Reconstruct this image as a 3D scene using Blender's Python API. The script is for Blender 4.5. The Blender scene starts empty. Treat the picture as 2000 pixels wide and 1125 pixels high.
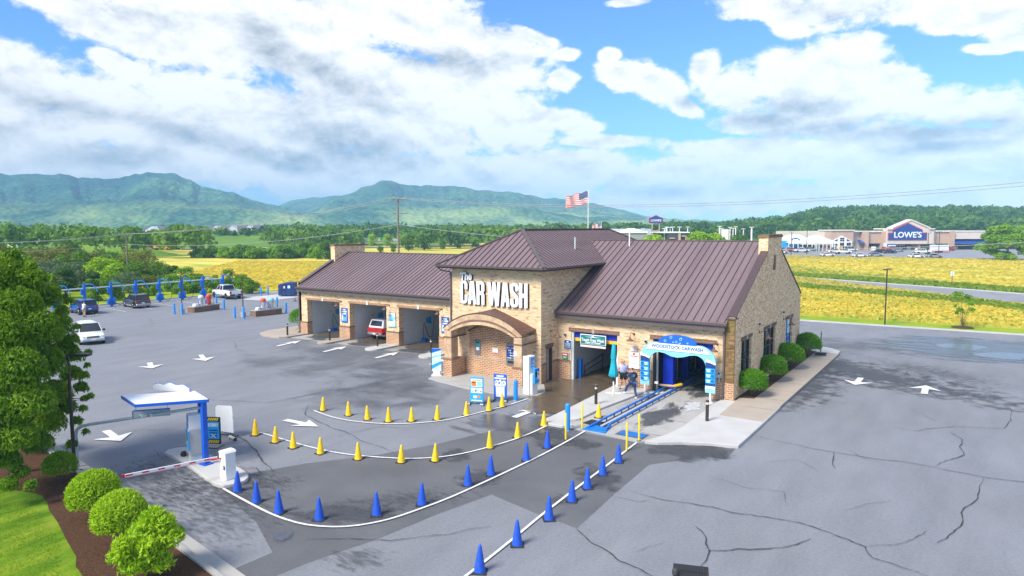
import bpy, bmesh, math, random
import numpy as np
from mathutils import Vector, Matrix
D = bpy.data
SC = bpy.context.scene
COL = SC.collection
rad = math.radians
# ---------------------------------------------------------------- camera
F = 1338.15
CAM = np.array([11.231, -38.801, 10.0])
_p, _y, _r = rad(5.027), rad(34.313), rad(-0.228)
FW = np.array([-math.sin(_y)*math.cos(_p), math.cos(_y)*math.cos(_p), -math.sin(_p)])
RT = np.array([math.cos(_y), math.sin(_y), 0.0]); UP = np.cross(RT, FW)
RT2 = RT*math.cos(_r)+UP*math.sin(_r); UP2 = -RT*math.sin(_r)+UP*math.cos(_r)
FH = np.array([-math.sin(_y), math.cos(_y), 0.0])
cd = D.cameras.new("camera"); cam = D.objects.new("camera", cd); COL.objects.link(cam)
cd.sensor_width = 36; cd.lens = F/2000*36; cd.clip_end = 30000; cd.clip_start = 0.1
mw = Matrix.Identity(4)
for i in range(3):
    mw[i][0] = RT2[i]; mw[i][1] = UP2[i]; mw[i][2] = -FW[i]; mw[i][3] = CAM[i]
cam.matrix_world = mw
SC.camera = cam

def ray(u, v): return FW+RT2*(u-1000)/F-UP2*(v-562.5)/F
def G(u, v, z=0.0):
    """where a spot of the survey picture lies on the level z"""
    d = ray(u, v); t = (z-CAM[2])/d[2]; return (CAM+d*t)
def G2(u, v, z=0.0): q = G(u, v, z); return (float(q[0]), float(q[1]))
def AT(u, dist, z=0.0):
    """a spot at a bearing and a level distance from the camera"""
    d = FH+RT*(u-1000)/F/math.cos(_p); q = CAM+d*dist; return (float(q[0]), float(q[1]), z)

# ---------------------------------------------------------------- light
SUN_DIR = Vector((-0.24, -0.97, 0.0)).normalized(); SUN_EL = rad(46)
sv = Vector((SUN_DIR.x*math.cos(SUN_EL), SUN_DIR.y*math.cos(SUN_EL), math.sin(SUN_EL)))
sl = D.lights.new("sun", 'SUN'); sl.energy = 2.6; sl.angle = rad(20); sl.color = (1.0, 0.93, 0.82)
so = D.objects.new("sun", sl); COL.objects.link(so); so.rotation_euler = sv.to_track_quat('Z', 'Y').to_euler()
so.location = (0, 0, 60)
SC.view_settings.view_transform = 'Standard'; SC.view_settings.look = 'None'
SC.view_settings.exposure = 1.33; SC.view_settings.gamma = 1.0
SC.cycles.max_bounces = 6; SC.cycles.transparent_max_bounces = 12

def azel(u, v):
    d = ray(u, v); d = d/np.linalg.norm(d); return (math.atan2(d[0], d[1]), math.asin(d[2]))

def make_world():
    w = D.worlds.new("World"); SC.world = w; w.use_nodes = True
    nt = w.node_tree; N = nt.nodes; L = nt.links; N.clear()
    out = N.new('ShaderNodeOutputWorld'); bg = N.new('ShaderNodeBackground'); bg.inputs[1].default_value = 0.1
    sky = N.new('ShaderNodeTexSky'); sky.sky_type = 'NISHITA'; sky.sun_disc = False
    sky.sun_elevation = SUN_EL; sky.sun_rotation = math.atan2(SUN_DIR.x, SUN_DIR.y)
    sky.air_density = 1.0; sky.dust_density = 0.3; sky.ozone_density = 4.0
    tc = N.new('ShaderNodeTexCoord')
    sep = N.new('ShaderNodeSeparateXYZ'); L.new(tc.outputs['Generated'], sep.inputs[0])
    def M(op, a, b=None, c=None, clamp=False):
        n = N.new('ShaderNodeMath'); n.operation = op; n.use_clamp = clamp
        for i, x in enumerate((a, b, c)):
            if x is None: continue
            if isinstance(x, (int, float)): n.inputs[i].default_value = x
            else: L.new(x, n.inputs[i])
        return n.outputs[0]
    az = M('ARCTAN2', sep.outputs[0], sep.outputs[1]); el = M('ARCSINE', sep.outputs[2])
    cmb = N.new('ShaderNodeCombineXYZ'); L.new(az, cmb.inputs[0]); L.new(el, cmb.inputs[1])
    def blob(u, v, ru, rv, rot=0):
        a, e = azel(u, v)
        n = N.new('ShaderNodeVectorMath'); n.operation = 'SUBTRACT'; L.new(cmb.outputs[0], n.inputs[0]); n.inputs[1].default_value = (a, e, 0)
        src = n.outputs[0]
        if rot:
            r = N.new('ShaderNodeVectorRotate'); r.rotation_type = 'Z_AXIS'; r.inputs['Angle'].default_value = rad(rot); L.new(src, r.inputs[0]); src = r.outputs[0]
        m = N.new('ShaderNodeVectorMath'); m.operation = 'MULTIPLY'; L.new(src, m.inputs[0]); m.inputs[1].default_value = (F/ru, F/rv, 0)
        l = N.new('ShaderNodeVectorMath'); l.operation = 'LENGTH'; L.new(m.outputs[0], l.inputs[0])
        return M('SUBTRACT', 1.0, l.outputs['Value'])
    def cover(blobs):
        r = None
        for b in blobs:
            x = blob(*b); r = x if r is None else M('MAXIMUM', r, x)
        return r
    def noise(scale, sx, sy, off, det=8, rough=0.62, dist=0.25):
        mp = N.new('ShaderNodeMapping'); mp.inputs['Scale'].default_value = (sx, sy, 1); mp.inputs['Location'].default_value = off
        L.new(cmb.outputs[0], mp.inputs[0])
        n = N.new('ShaderNodeTexNoise'); n.inputs['Scale'].default_value = scale; n.inputs['Detail'].default_value = det
        n.inputs['Roughness'].default_value = rough; n.inputs['Distortion'].default_value = dist
        L.new(mp.outputs[0], n.inputs[0]); return n.outputs[0]
    # rot>0 tips the right end of a cloud down
    white = [(140, 10, 130, 45, 20), (330, 45, 210, 75, 14), (560, 60, 260, 95, 12), (800, 40, 240, 70, 8), (960, 90, 150, 55, 4), (700, 140, 260, 60, 8), (50, 170, 110, 70, 25), (30, 250, 200, 60, 10), (250, 230, 220, 75, 10), (480, 230, 260, 70, 10), (760, 230, 300, 90, 5), (990, 240, 130, 75, 5),
             (560, 330, 500, 60, 2), (100, 330, 300, 60, 0), (900, 350, 400, 60, 0), (230, 128, 50, 20, 25), (940, 150, 160, 40, 0),
             (1100, 155, 38, 25, 0), (1035, 68, 75, 16, 18), (1110, 105, 26, 14, 0), (1190, 108, 24, 14, 0), (1215, 150, 60, 28, 15), (1280, 165, 75, 35, 28), (1345, 215, 45, 20, 30), (1080, 230, 85, 26, 8), (1130, 250, 60, 18, 0),
             (1378, 130, 34, 34, 40), (1430, 180, 80, 50, 12), (1540, 150, 75, 55, 5), (1640, 140, 95, 60, 5), (1620, 200, 170, 55, 8), (1740, 175, 80, 55, 20), (1850, 215, 110, 45, 12), (1960, 215, 90, 42, 8), (1800, 270, 220, 34, 4), (1530, 240, 170, 26, 4),
             (1180, 275, 120, 16, 2), (1500, 290, 230, 22, 2), (1250, 345, 420, 26, 0), (1600, 320, 420, 34, 0), (1900, 320, 240, 50, 0), (1120, 325, 180, 42, 0),
             (1500, 8, 120, 32, 6), (1640, 5, 130, 45, -6), (1540, 45, 50, 28, 30), (1900, 20, 200, 32, 12), (1870, 50, 60, 16, 6), (1990, 75, 50, 18, 10), (1930, 95, 40, 10, 6), (1225, 5, 45, 9, 0),
             (1500, 385, 620, 34, 0), (1980, 395, 300, 26, 0)]
    cov = cover(white)
    n1 = noise(7.0, 1, 1.7, (3.1, 7.7, 0)); n1b = noise(7.0, 1, 1.7, (3.1-0.006, 7.7-0.03, 0)); n2 = noise(19.0, 1, 1.5, (1.2, 0.4, 0), 7, 0.65); n3 = noise(60.0, 1, 1.3, (5.2, 2.4, 0), 5, 0.6)
    gen = M('MULTIPLY', M('SUBTRACT', n1, 0.46), 3.0)
    den0 = M('ADD', M('MULTIPLY', M('MAXIMUM', cov, -1.2), 1.35), M('MULTIPLY', M('SUBTRACT', n1, 0.5), 2.0))
    den0 = M('ADD', den0, M('ADD', M('MULTIPLY', M('SUBTRACT', n2, 0.5), 1.5), M('MULTIPLY', M('SUBTRACT', n3, 0.5), 0.55)))
    den0 = M('ADD', den0, 0.02)
    # away from the pictured part of the sky the cloud field is plain noise
    aC, eC = azel(1000, 250)
    far = M('MAXIMUM', M('MULTIPLY', M('ABSOLUTE', M('SUBTRACT', az, aC)), 1/0.72), M('MULTIPLY', M('ABSOLUTE', M('SUBTRACT', el, eC)), 1/0.26))
    farm = M('MULTIPLY', M('SUBTRACT', far, 0.95), 4.0, clamp=True)
    mx = N.new('ShaderNodeMix'); mx.data_type = 'FLOAT'; L.new(farm, mx.inputs[0]); L.new(den0, mx.inputs[2]); L.new(gen, mx.inputs[3])
    den = mx.outputs[0]
    mr = N.new('ShaderNodeMapRange'); mr.interpolation_type = 'SMOOTHSTEP'; mr.inputs[1].default_value = -0.05; mr.inputs[2].default_value = 0.45; L.new(den, mr.inputs[0])
    alpha = mr.outputs[0]
    # grey bases
    grey = [(90, 200, 130, 30, 8), (545, 120, 110, 48, 45), (640, 150, 130, 35, 25), (460, 290, 230, 30, 14), (560, 305, 110, 24, 5), (700, 290, 170, 60, 10), (1590, 255, 150, 22, -6), (1800, 255, 170, 34, 0),
            (1840, 285, 120, 18, 0), (870, 120, 120, 30, 5), (240, 310, 140, 28, 0), (1480, 235, 110, 22, 0), (1290, 375, 110, 20, 0), (1350, 200, 40, 20, 0), (1560, 205, 100, 30, 10)]
    gc = cover(grey)
    g1 = M('ADD', gc, M('MULTIPLY', M('SUBTRACT', n1, 0.5), 1.3))
    g1 = M('MULTIPLY', g1, 1.3, clamp=True)
    n2b = noise(19.0, 1, 1.5, (1.2-0.004, 0.4-0.018, 0), 7, 0.65); relief = M('ADD', M('MULTIPLY', M('SUBTRACT', n1b, n1), 2.6), M('MULTIPLY', M('SUBTRACT', n2b, n2), 1.3))
    thick = M('MULTIPLY', M('SUBTRACT', den, 0.55), 0.45, clamp=True)
    shade = M('ADD', M('ADD', M('MULTIPLY', g1, 0.78), relief), M('MULTIPLY', thick, 0.45), clamp=True)
    cr = N.new('ShaderNodeValToRGB'); L.new(shade, cr.inputs[0])
    e = cr.color_ramp.elements; e[0].position = 0.0; e[0].color = (1.0, 1.0, 1.0, 1); e[1].position = 1.0; e[1].color = (0.36, 0.41, 0.48, 1)
    m = cr.color_ramp.elements.new(0.32); m.color = (0.80, 0.82, 0.85, 1)
    sc = N.new('ShaderNodeVectorMath'); sc.operation = 'SCALE'; L.new(cr.outputs[0], sc.inputs[0]); sc.inputs['Scale'].default_value = 5.1
    blue = N.new('ShaderNodeMix'); blue.data_type = 'RGBA'; blue.blend_type = 'MULTIPLY'; blue.inputs[0].default_value = 1.0
    L.new(sky.outputs[0], blue.inputs[6]); blue.inputs[7].default_value = (0.45, 0.68, 0.98, 1)
    mix = N.new('ShaderNodeMix'); mix.data_type = 'RGBA'; L.new(alpha, mix.inputs[0]); L.new(blue.outputs[2], mix.inputs[6]); L.new(sc.outputs[0], mix.inputs[7])
    L.new(mix.outputs[2], bg.inputs[0]); L.new(bg.outputs[0], out.inputs[0])
make_world()

# ---------------------------------------------------------------- helpers
def tag(o, label=None, cat=None, group=None, kind=None):
    if label: o['label'] = label
    if cat: o['category'] = cat
    if group: o['group'] = group
    if kind: o['kind'] = kind
    return o
def empty(name, loc, rz=0.0, label=None, cat=None, group=None):
    o = D.objects.new(name, None); COL.objects.link(o); o.location = loc; o.rotation_euler = (0, 0, rz); o.empty_display_size = 0.2
    return tag(o, label, cat, group)
class MB:
    def __init__(s): s.v = []; s.f = []; s.m = []; s.sm = []; s.mats = []
    def mi(s, m):
        if m not in s.mats: s.mats.append(m)
        return s.mats.index(m)
    def add(s, vs, fs, mat, smooth=False):
        o = len(s.v); s.v.extend([tuple(map(float, p)) for p in vs]); k = s.mi(mat)
        for f in fs: s.f.append([i+o for i in f]); s.m.append(k); s.sm.append(smooth)
        return s
    def box(s, x0, y0, z0, x1, y1, z1, mat):
        x0, x1 = sorted((x0, x1)); y0, y1 = sorted((y0, y1)); z0, z1 = sorted((z0, z1))
        vs = [(x0,y0,z0),(x1,y0,z0),(x1,y1,z0),(x0,y1,z0),(x0,y0,z1),(x1,y0,z1),(x1,y1,z1),(x0,y1,z1)]
        return s.add(vs, [(0,3,2,1),(4,5,6,7),(0,1,5,4),(1,2,6,5),(2,3,7,6),(3,0,4,7)], mat)
    def prism(s, pts, ax, a, b, mat, smooth=False):
        """pts in the plane across axis ax: x->(y,z) y->(x,z) z->(x,y)"""
        n = len(pts)
        def P(p, t): return (t, p[0], p[1]) if ax == 'x' else ((p[0], t, p[1]) if ax == 'y' else (p[0], p[1], t))
        ar = sum(pts[i][0]*pts[(i+1) % n][1]-pts[(i+1) % n][0]*pts[i][1] for i in range(n))
        if (ar < 0) != (ax == 'y'): pts = pts[::-1]
        if a > b: a, b = b, a
        vs = [P(p, a) for p in pts]+[P(p, b) for p in pts]
        s.add(vs, [tuple(range(n))[::-1], tuple(range(n, 2*n))], mat)
        o = len(s.v)-2*n; k = s.mi(mat)
        for i in range(n):
            j = (i+1) % n; s.f.append([o+i, o+j, o+n+j, o+n+i]); s.m.append(k); s.sm.append(smooth)
        return s
    def quad(s, a, b, c, d, mat): return s.add([a, b, c, d], [(0, 1, 2, 3)], mat)
    def tube(s, path, r, mat, n=8, r1=None, cap=True, smooth=True):
        P = [Vector(p) for p in path]; m = len(P); rings = []; prev = None
        for i, p in enumerate(P):
            t = (P[min(i+1, m-1)]-P[max(i-1, 0)]).normalized()
            if prev is None:
                a = t.orthogonal().normalized()
                if abs(t.z) > 0.9: a = (Vector((1, 0, 0))-t*t.x).normalized()
            else: a = (prev-t*prev.dot(t)).normalized()
            prev = a; b = t.cross(a); rr = r if r1 is None else r+(r1-r)*i/(m-1)
            rings.append([p+a*(rr*math.cos(2*math.pi*k/n+math.pi/n))+b*(rr*math.sin(2*math.pi*k/n+math.pi/n)) for k in range(n)])
        vs = [q for R_ in rings for q in R_]; fs = []
        for i in range(m-1):
            for k in range(n):
                l = (k+1) % n; fs.append((i*n+k, i*n+l, (i+1)*n+l, (i+1)*n+k))
        s.add(vs, fs, mat, smooth)
        if cap: s.add(rings[0], [tuple(range(n))[::-1]], mat); s.add(rings[-1], [tuple(range(n))], mat)
        return s
    def lathe(s, prof, mat, n=12, c=(0, 0, 0), smooth=True, ax='z'):
        vs = []; fs = []
        for r, z in prof:
            for k in range(n):
                a = 2*math.pi*k/n; p = (r*math.cos(a), r*math.sin(a), z)
                if ax == 'y': p = (p[0], z, -p[1]) if False else (r*math.cos(a), z, -r*math.sin(a))
                if ax == 'x': p = (z, r*math.cos(a), r*math.sin(a))
                vs.append((p[0]+c[0], p[1]+c[1], p[2]+c[2]))
        m = len(prof)
        for i in range(m-1):
            for k in range(n):
                l = (k+1) % n; fs.append((i*n+k, i*n+l, (i+1)*n+l, (i+1)*n+k))
        s.add(vs, fs, mat, smooth)
        s.add(vs[:n], [tuple(range(n))[::-1]], mat); s.add(vs[-n:], [tuple(range(n))], mat)
        return s
    def rib(s, p0, p1, w, h, mat, up=(0, 0, 1)):
        a = Vector(p0); b = Vector(p1); t = (b-a).normalized(); u = Vector(up); sd = t.cross(u).normalized()*(w/2); un = sd.cross(t).normalized()*h
        vs = [a-sd, a+sd, a+sd+un, a-sd+un, b-sd, b+sd, b+sd+un, b-sd+un]
        return s.add(vs, [(0,1,2,3),(7,6,5,4),(0,4,5,1),(1,5,6,2),(2,6,7,3),(3,7,4,0)], mat)
    def build_each(s, name, parent=None, gap=0.03, **k):
        """one object for every piece that stands apart from the rest"""
        V = np.array(s.v); par = list(range(len(s.f)))
        def find(i):
            while par[i] != i: par[i] = par[par[i]]; i = par[i]
            return i
        seen = {}
        for i, f in enumerate(s.f):
            for q in f:
                if q in seen: par[find(i)] = find(seen[q])
                else: seen[q] = i
        gr = {}
        for i in range(len(s.f)): gr.setdefault(find(i), []).append(i)
        bbs = []
        for fs in gr.values(): P = V[[q for i in fs for q in s.f[i]]]; bbs.append([P.min(0), P.max(0), fs])
        ch = True
        while ch:
            ch = False
            for i in range(len(bbs)):
                for j in range(i+1, len(bbs)):
                    if np.all(bbs[i][0] <= bbs[j][1]+gap) and np.all(bbs[j][0] <= bbs[i][1]+gap):
                        bbs[i] = [np.minimum(bbs[i][0], bbs[j][0]), np.maximum(bbs[i][1], bbs[j][1]), bbs[i][2]+bbs[j][2]]; del bbs[j]; ch = True; break
                if ch: break
        out = []
        for _a, _b, fs in bbs:
            m = MB(); ids = sorted({q for i in fs for q in s.f[i]}); mp = {q: n for n, q in enumerate(ids)}; m.v = [s.v[q] for q in ids]; m.mats = list(s.mats)
            m.f = [[mp[q] for q in s.f[i]] for i in fs]; m.m = [s.m[i] for i in fs]; m.sm = [s.sm[i] for i in fs]; out.append(m.build(name, parent, **k))
        return out
    def build(s, name, parent=None, loc=(0, 0, 0), rot=(0, 0, 0), label=None, cat=None, group=None, kind=None, bevel=0):
        me = D.meshes.new(name); me.from_pydata(s.v, [], s.f)
        for m in s.mats: me.materials.append(MT(m))
        me.polygons.foreach_set('material_index', s.m); me.polygons.foreach_set('use_smooth', s.sm); me.update()
        bm = bmesh.new(); bm.from_mesh(me); bmesh.ops.recalc_face_normals(bm, faces=bm.faces[:])
        if bevel: bmesh.ops.bevel(bm, geom=[e for e in bm.edges if len(e.link_faces) == 2 and e.calc_face_angle(0) > 0.7], offset=bevel, segments=1, affect='EDGES')
        bm.to_mesh(me); bm.free()
        o = D.objects.new(name, me); COL.objects.link(o); o.location = loc; o.rotation_euler = rot
        if parent: o.parent = parent
        return tag(o, label, cat, group, kind)
def copy_tree(o, parent=None):
    c = o.copy(); COL.objects.link(c); c.parent = parent
    for ch in list(o.children): copy_tree(ch, c)
    return c
def np_mesh(name, v, q, mats, tint=None, parent=None, smooth=False, matidx=None):
    v = np.asarray(v, dtype=np.float32); q = np.asarray(q, dtype=np.int32); me = D.meshes.new(name)
    k = q.shape[1]; me.vertices.add(len(v)); me.vertices.foreach_set('co', v.ravel())
    me.loops.add(q.size); me.loops.foreach_set('vertex_index', q.ravel())
    me.polygons.add(len(q)); me.polygons.foreach_set('loop_start', np.arange(0, q.size, k, dtype=np.int32))
    me.polygons.foreach_set('loop_total', np.full(len(q), k, dtype=np.int32))
    if smooth: me.polygons.foreach_set('use_smooth', np.ones(len(q), dtype=bool))
    for m in mats: me.materials.append(MT(m))
    if matidx is not None: me.polygons.foreach_set('material_index', np.asarray(matidx, dtype=np.int32))
    if tint is not None:
        a = me.attributes.new('tint', 'FLOAT', 'FACE'); a.data.foreach_set('value', np.asarray(tint, dtype=np.float32))
    me.update(calc_edges=True)
    o = D.objects.new(name, me); COL.objects.link(o)
    if parent: o.parent = parent
    return o
def text(body, size, mat, parent, loc, rot=(math.pi/2, 0, 0), ext=0.01, sx=1.0, off=0.0, align='CENTER', name='lettering', shear=0.0, sp=1.0):
    cu = D.curves.new('t', 'FONT'); cu.body = body; cu.size = size; cu.extrude = ext; cu.offset = off; cu.align_x = align; cu.align_y = 'CENTER'; cu.shear = shear; cu.space_character = sp
    cu.resolution_u = 3
    o = D.objects.new('t', cu); COL.objects.link(o); bpy.context.view_layer.update()
    me = D.meshes.new_from_object(o.evaluated_get(bpy.context.evaluated_depsgraph_get())); D.objects.remove(o); D.curves.remove(cu)
    me.materials.clear(); me.materials.append(MT(mat))
    R_ = D.objects.new(name, me); COL.objects.link(R_); R_.location = loc; R_.rotation_euler = rot; R_.scale = (sx, 1, 1)
    if parent: R_.parent = parent
    return R_
def shape(polys, mat, name, parent, loc=(0, 0, 0), rot=(math.pi/2, 0, 0), ext=0.01):
    """flat outlines (with holes) given a thickness; local xy plane"""
    cu = D.curves.new('s', 'CURVE'); cu.dimensions = '2D'; cu.fill_mode = 'BOTH'; cu.extrude = ext
    for P in polys:
        sp = cu.splines.new('POLY'); sp.points.add(len(P)-1); sp.use_cyclic_u = True
        for i, p in enumerate(P): sp.points[i].co = (p[0], p[1], 0, 1)
    o = D.objects.new('s', cu); COL.objects.link(o); bpy.context.view_layer.update()
    me = D.meshes.new_from_object(o.evaluated_get(bpy.context.evaluated_depsgraph_get())); D.objects.remove(o); D.curves.remove(cu)
    me.materials.clear(); me.materials.append(MT(mat))
    R_ = D.objects.new(name, me); COL.objects.link(R_); R_.location = loc; R_.rotation_euler = rot
    if parent: R_.parent = parent
    return R_

# ---------------------------------------------------------------- materials
_M = {}; _DEF = {}
def MT(name):
    if name in _M: return _M[name]
    m = D.materials.new(name); m.use_nodes = True; _M[name] = m; _DEF[name](m) if name in _DEF else None
    return m
class NT:
    def __init__(s, m):
        s.t = m.node_tree; s.N = s.t.nodes; s.L = s.t.links; s.b = s.N.get('Principled BSDF'); s.out = s.N.get('Material Output'); s._c = None
    def co(s, kind='Object'):
        if s._c is None: s._c = s.N.new('ShaderNodeTexCoord')
        return s._c.outputs[kind]
    def pos(s): return s.N.new('ShaderNodeNewGeometry').outputs['Position']
    def M(s, op, a, b=None, c=None, clamp=False):
        n = s.N.new('ShaderNodeMath'); n.operation = op; n.use_clamp = clamp
        for i, x in enumerate((a, b, c)):
            if x is None: continue
            if isinstance(x, (int, float)): n.inputs[i].default_value = x
            else: s.L.new(x, n.inputs[i])
        return n.outputs[0]
    def map(s, vec, sc=(1, 1, 1), rot=(0, 0, 0)):
        n = s.N.new('ShaderNodeMapping'); n.inputs['Scale'].default_value = sc; n.inputs['Rotation'].default_value = rot; s.L.new(vec, n.inputs[0]); return n.outputs[0]
    def noise(s, vec, scale, det=4, rough=0.55, dist=0.0):
        n = s.N.new('ShaderNodeTexNoise'); n.inputs['Scale'].default_value = scale; n.inputs['Detail'].default_value = det; n.inputs['Roughness'].default_value = rough
        n.inputs['Distortion'].default_value = dist; s.L.new(vec, n.inputs[0]); return n.outputs[0]
    def vor(s, vec, scale, feat='F1'):
        n = s.N.new('ShaderNodeTexVoronoi'); n.feature = feat; n.inputs['Scale'].default_value = scale; s.L.new(vec, n.inputs[0]); return n
    def ramp(s, fac, stops):
        n = s.N.new('ShaderNodeValToRGB'); s.L.new(fac, n.inputs[0]); e = n.color_ramp.elements
        while len(e) < len(stops): e.new(0.5)
        for i, (p, c) in enumerate(stops): e[i].position = p; e[i].color = (c[0], c[1], c[2], 1)
        return n.outputs[0]
    def mix(s, fac, a, b, mode='MIX'):
        n = s.N.new('ShaderNodeMix'); n.data_type = 'RGBA'; n.blend_type = mode
        for i, x in ((0, fac), (6, a), (7, b)):
            if isinstance(x, (int, float)): n.inputs[i].default_value = x
            elif isinstance(x, tuple): n.inputs[i].default_value = (*x, 1)
            else: s.L.new(x, n.inputs[i])
        return n.outputs[2]
    def bump(s, h, st, dist=0.02):
        n = s.N.new('ShaderNodeBump'); n.inputs['Strength'].default_value = st; n.inputs['Distance'].default_value = dist; s.L.new(h, n.inputs['Height']); s.L.new(n.outputs[0], s.b.inputs['Normal'])
    def set(s, col=None, rough=None, metal=None, spec=None):
        for k, x in (('Base Color', col), ('Roughness', rough), ('Metallic', metal), ('Specular IOR Level', spec)):
            if x is None: continue
            if isinstance(x, (int, float)): s.b.inputs[k].default_value = x
            elif isinstance(x, tuple): s.b.inputs[k].default_value = (*x, 1)
            else: s.L.new(x, s.b.inputs[k])
def defm(name):
    def w(fn): _DEF[name] = lambda m: fn(NT(m)); return fn
    return w
def plain(name, col, rough=0.5, metal=0.0, var=0.12, scale=3.0, bump=0.0, spec=0.5, coat=0.0):
    def fn(m):
        n = NT(m); nz = n.noise(n.co(), scale, 4)
        a = tuple(c*(1-var) for c in col); b = tuple(min(1, c*(1+var)) for c in col)
        n.set(n.ramp(nz, [(0.3, a), (0.7, b)]), rough, metal, spec)
        if coat: n.b.inputs['Coat Weight'].default_value = coat
        if bump: n.bump(n.noise(n.co(), scale*8, 3), bump, 0.01)
    _DEF[name] = fn
plain('white_paint', (0.78, 0.78, 0.76), 0.45, var=0.04); plain('white_car', (0.80, 0.80, 0.80), 0.25, var=0.02, coat=0.6)
plain('blue_car', (0.012, 0.10, 0.42), 0.3, 0.2, coat=0.6, var=0.05); plain('grey_car', (0.10, 0.10, 0.11), 0.3, 0.5, coat=0.6, var=0.05)
plain('silver_car', (0.45, 0.46, 0.48), 0.3, 0.5, var=0.04, coat=0.5)
plain('red_car', (0.42, 0.012, 0.018), 0.3, 0.1, coat=0.6, var=0.05); plain('black_car', (0.012, 0.012, 0.014), 0.25, coat=0.6); plain('silver', (0.55, 0.56, 0.58), 0.3, 0.85, var=0.05)
plain('chrome', (0.62, 0.63, 0.65), 0.18, 0.9, var=0.03); plain('tyre', (0.018, 0.018, 0.019), 0.85); plain('rubber', (0.02, 0.02, 0.021), 0.8, var=0.3)
plain('black', (0.02, 0.02, 0.022), 0.5); plain('black_trim', (0.035, 0.036, 0.038), 0.6); plain('tail_red', (0.5, 0.015, 0.012), 0.25); plain('lamp_clear', (0.75, 0.77, 0.78), 0.12, spec=0.7)
plain('cone_yellow', (0.86, 0.55, 0.008), 0.55, var=0.16, scale=7); plain('cone_blue', (0.010, 0.08, 0.50), 0.55, var=0.2, scale=7)
plain('bollard_blue', (0.015, 0.26, 0.76), 0.45, var=0.06); plain('post_yellow', (0.85, 0.62, 0.015), 0.45); plain('bronze', (0.055, 0.043, 0.036), 0.45, 0.3)
plain('dark_bronze', (0.035, 0.028, 0.024), 0.5, 0.3); plain('frosted', (0.72, 0.68, 0.58), 0.4)
plain('sign_blue', (0.01, 0.13, 0.62), 0.4, var=0.05); plain('sign_cyan', (0.02, 0.36, 0.82), 0.4, var=0.08); plain('pale_cyan', (0.25, 0.62, 0.86), 0.4, var=0.15, scale=2)
plain('navy', (0.008, 0.05, 0.21), 0.4); plain('sign_white', (0.82, 0.83, 0.84), 0.4, var=0.03); plain('ice', (0.62, 0.80, 0.90), 0.4, var=0.08)
plain('sign_green', (0.008, 0.19, 0.19), 0.4); plain('sign_red', (0.70, 0.03, 0.03), 0.4); plain('go_green', (0.03, 0.24, 0.06), 0.4); plain('orange', (0.85, 0.24, 0.03), 0.4)
plain('canopy_blue', (0.008, 0.11, 0.60), 0.4); plain('galv', (0.50, 0.56, 0.58), 0.5, 0.0, var=0.08); plain('steel', (0.52, 0.52, 0.49), 0.4, 0.25, var=0.1)
plain('gate_red', (0.62, 0.02, 0.04), 0.4); plain('stripe_yellow', (0.85, 0.58, 0.02), 0.45); plain('umbrella', (0.008, 0.36, 0.44), 0.8, var=0.12, bump=0.2)
plain('trim_brown', (0.135, 0.105, 0.10), 0.45, 0.2, var=0.08); plain('soffit', (0.05, 0.04, 0.038), 0.6); plain('bay_white', (0.60, 0.62, 0.63), 0.5, var=0.06, scale=1.2)
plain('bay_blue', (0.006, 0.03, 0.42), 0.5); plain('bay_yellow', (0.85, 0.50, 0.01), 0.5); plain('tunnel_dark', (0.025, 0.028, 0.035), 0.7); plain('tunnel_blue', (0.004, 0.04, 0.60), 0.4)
plain('rail_blue', (0.008, 0.16, 0.62), 0.4, var=0.15); plain('grate_blue', (0.01, 0.20, 0.62), 0.5); plain('door_metal', (0.50, 0.50, 0.48), 0.4); plain('door_brown', (0.10, 0.06, 0.035), 0.5)
plain('lamp_rust', (0.17, 0.085, 0.055), 0.55); plain('kiosk_grey', (0.20, 0.21, 0.22), 0.4, 0.2); plain('drain_iron', (0.045, 0.04, 0.038), 0.65, 0.5)
plain('vac_red', (0.66, 0.07, 0.03), 0.45); plain('dumpster', (0.010, 0.038, 0.16), 0.5, var=0.2); plain('wood_pole', (0.20, 0.165, 0.125), 0.85, var=0.25, bump=0.3)
plain('wire', (0.30, 0.31, 0.31), 0.5); plain('bark', (0.10, 0.075, 0.055), 0.9, var=0.3, bump=0.5); plain('line_white', (0.68, 0.68, 0.66), 0.75, var=0.22, scale=9)
plain('skin', (0.60, 0.32, 0.25), 0.55, var=0.06); plain('hair_brown', (0.10, 0.055, 0.03), 0.8); plain('hair_grey', (0.35, 0.30, 0.26), 0.8)
plain('cloth_lavender', (0.47, 0.48, 0.68), 0.85, var=0.06, bump=0.2); plain('cloth_navy', (0.018, 0.038, 0.11), 0.85, var=0.15, bump=0.2); plain('denim', (0.02, 0.055, 0.15), 0.85, var=0.15, bump=0.2)
plain('cloth_black', (0.02, 0.018, 0.022), 0.85); plain('shoe_brown', (0.13, 0.06, 0.035), 0.7); plain('shoe_white', (0.70, 0.70, 0.70), 0.6); plain('cloth_white', (0.72, 0.73, 0.76), 0.85); plain('khaki', (0.45, 0.32, 0.22), 0.85)
plain('emblem', (0.18, 0.20, 0.12), 0.8); plain('store_tan', (0.50, 0.35, 0.26), 0.8, var=0.06, scale=0.3); plain('store_cream', (0.64, 0.55, 0.47), 0.8, var=0.05, scale=0.3); plain('store_cornice', (0.70, 0.64, 0.57), 0.7)
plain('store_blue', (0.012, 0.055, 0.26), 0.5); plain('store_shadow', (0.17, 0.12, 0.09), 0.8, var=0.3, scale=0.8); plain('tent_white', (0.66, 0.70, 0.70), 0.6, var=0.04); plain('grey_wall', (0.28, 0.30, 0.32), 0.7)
plain('dark_wall', (0.055, 0.065, 0.075), 0.6); plain('siding', (0.60, 0.61, 0.66), 0.7, var=0.05, scale=0.3); plain('shingle', (0.10, 0.10, 0.12), 0.8); plain('truck_yellow', (0.80, 0.34, 0.02), 0.5)
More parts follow.
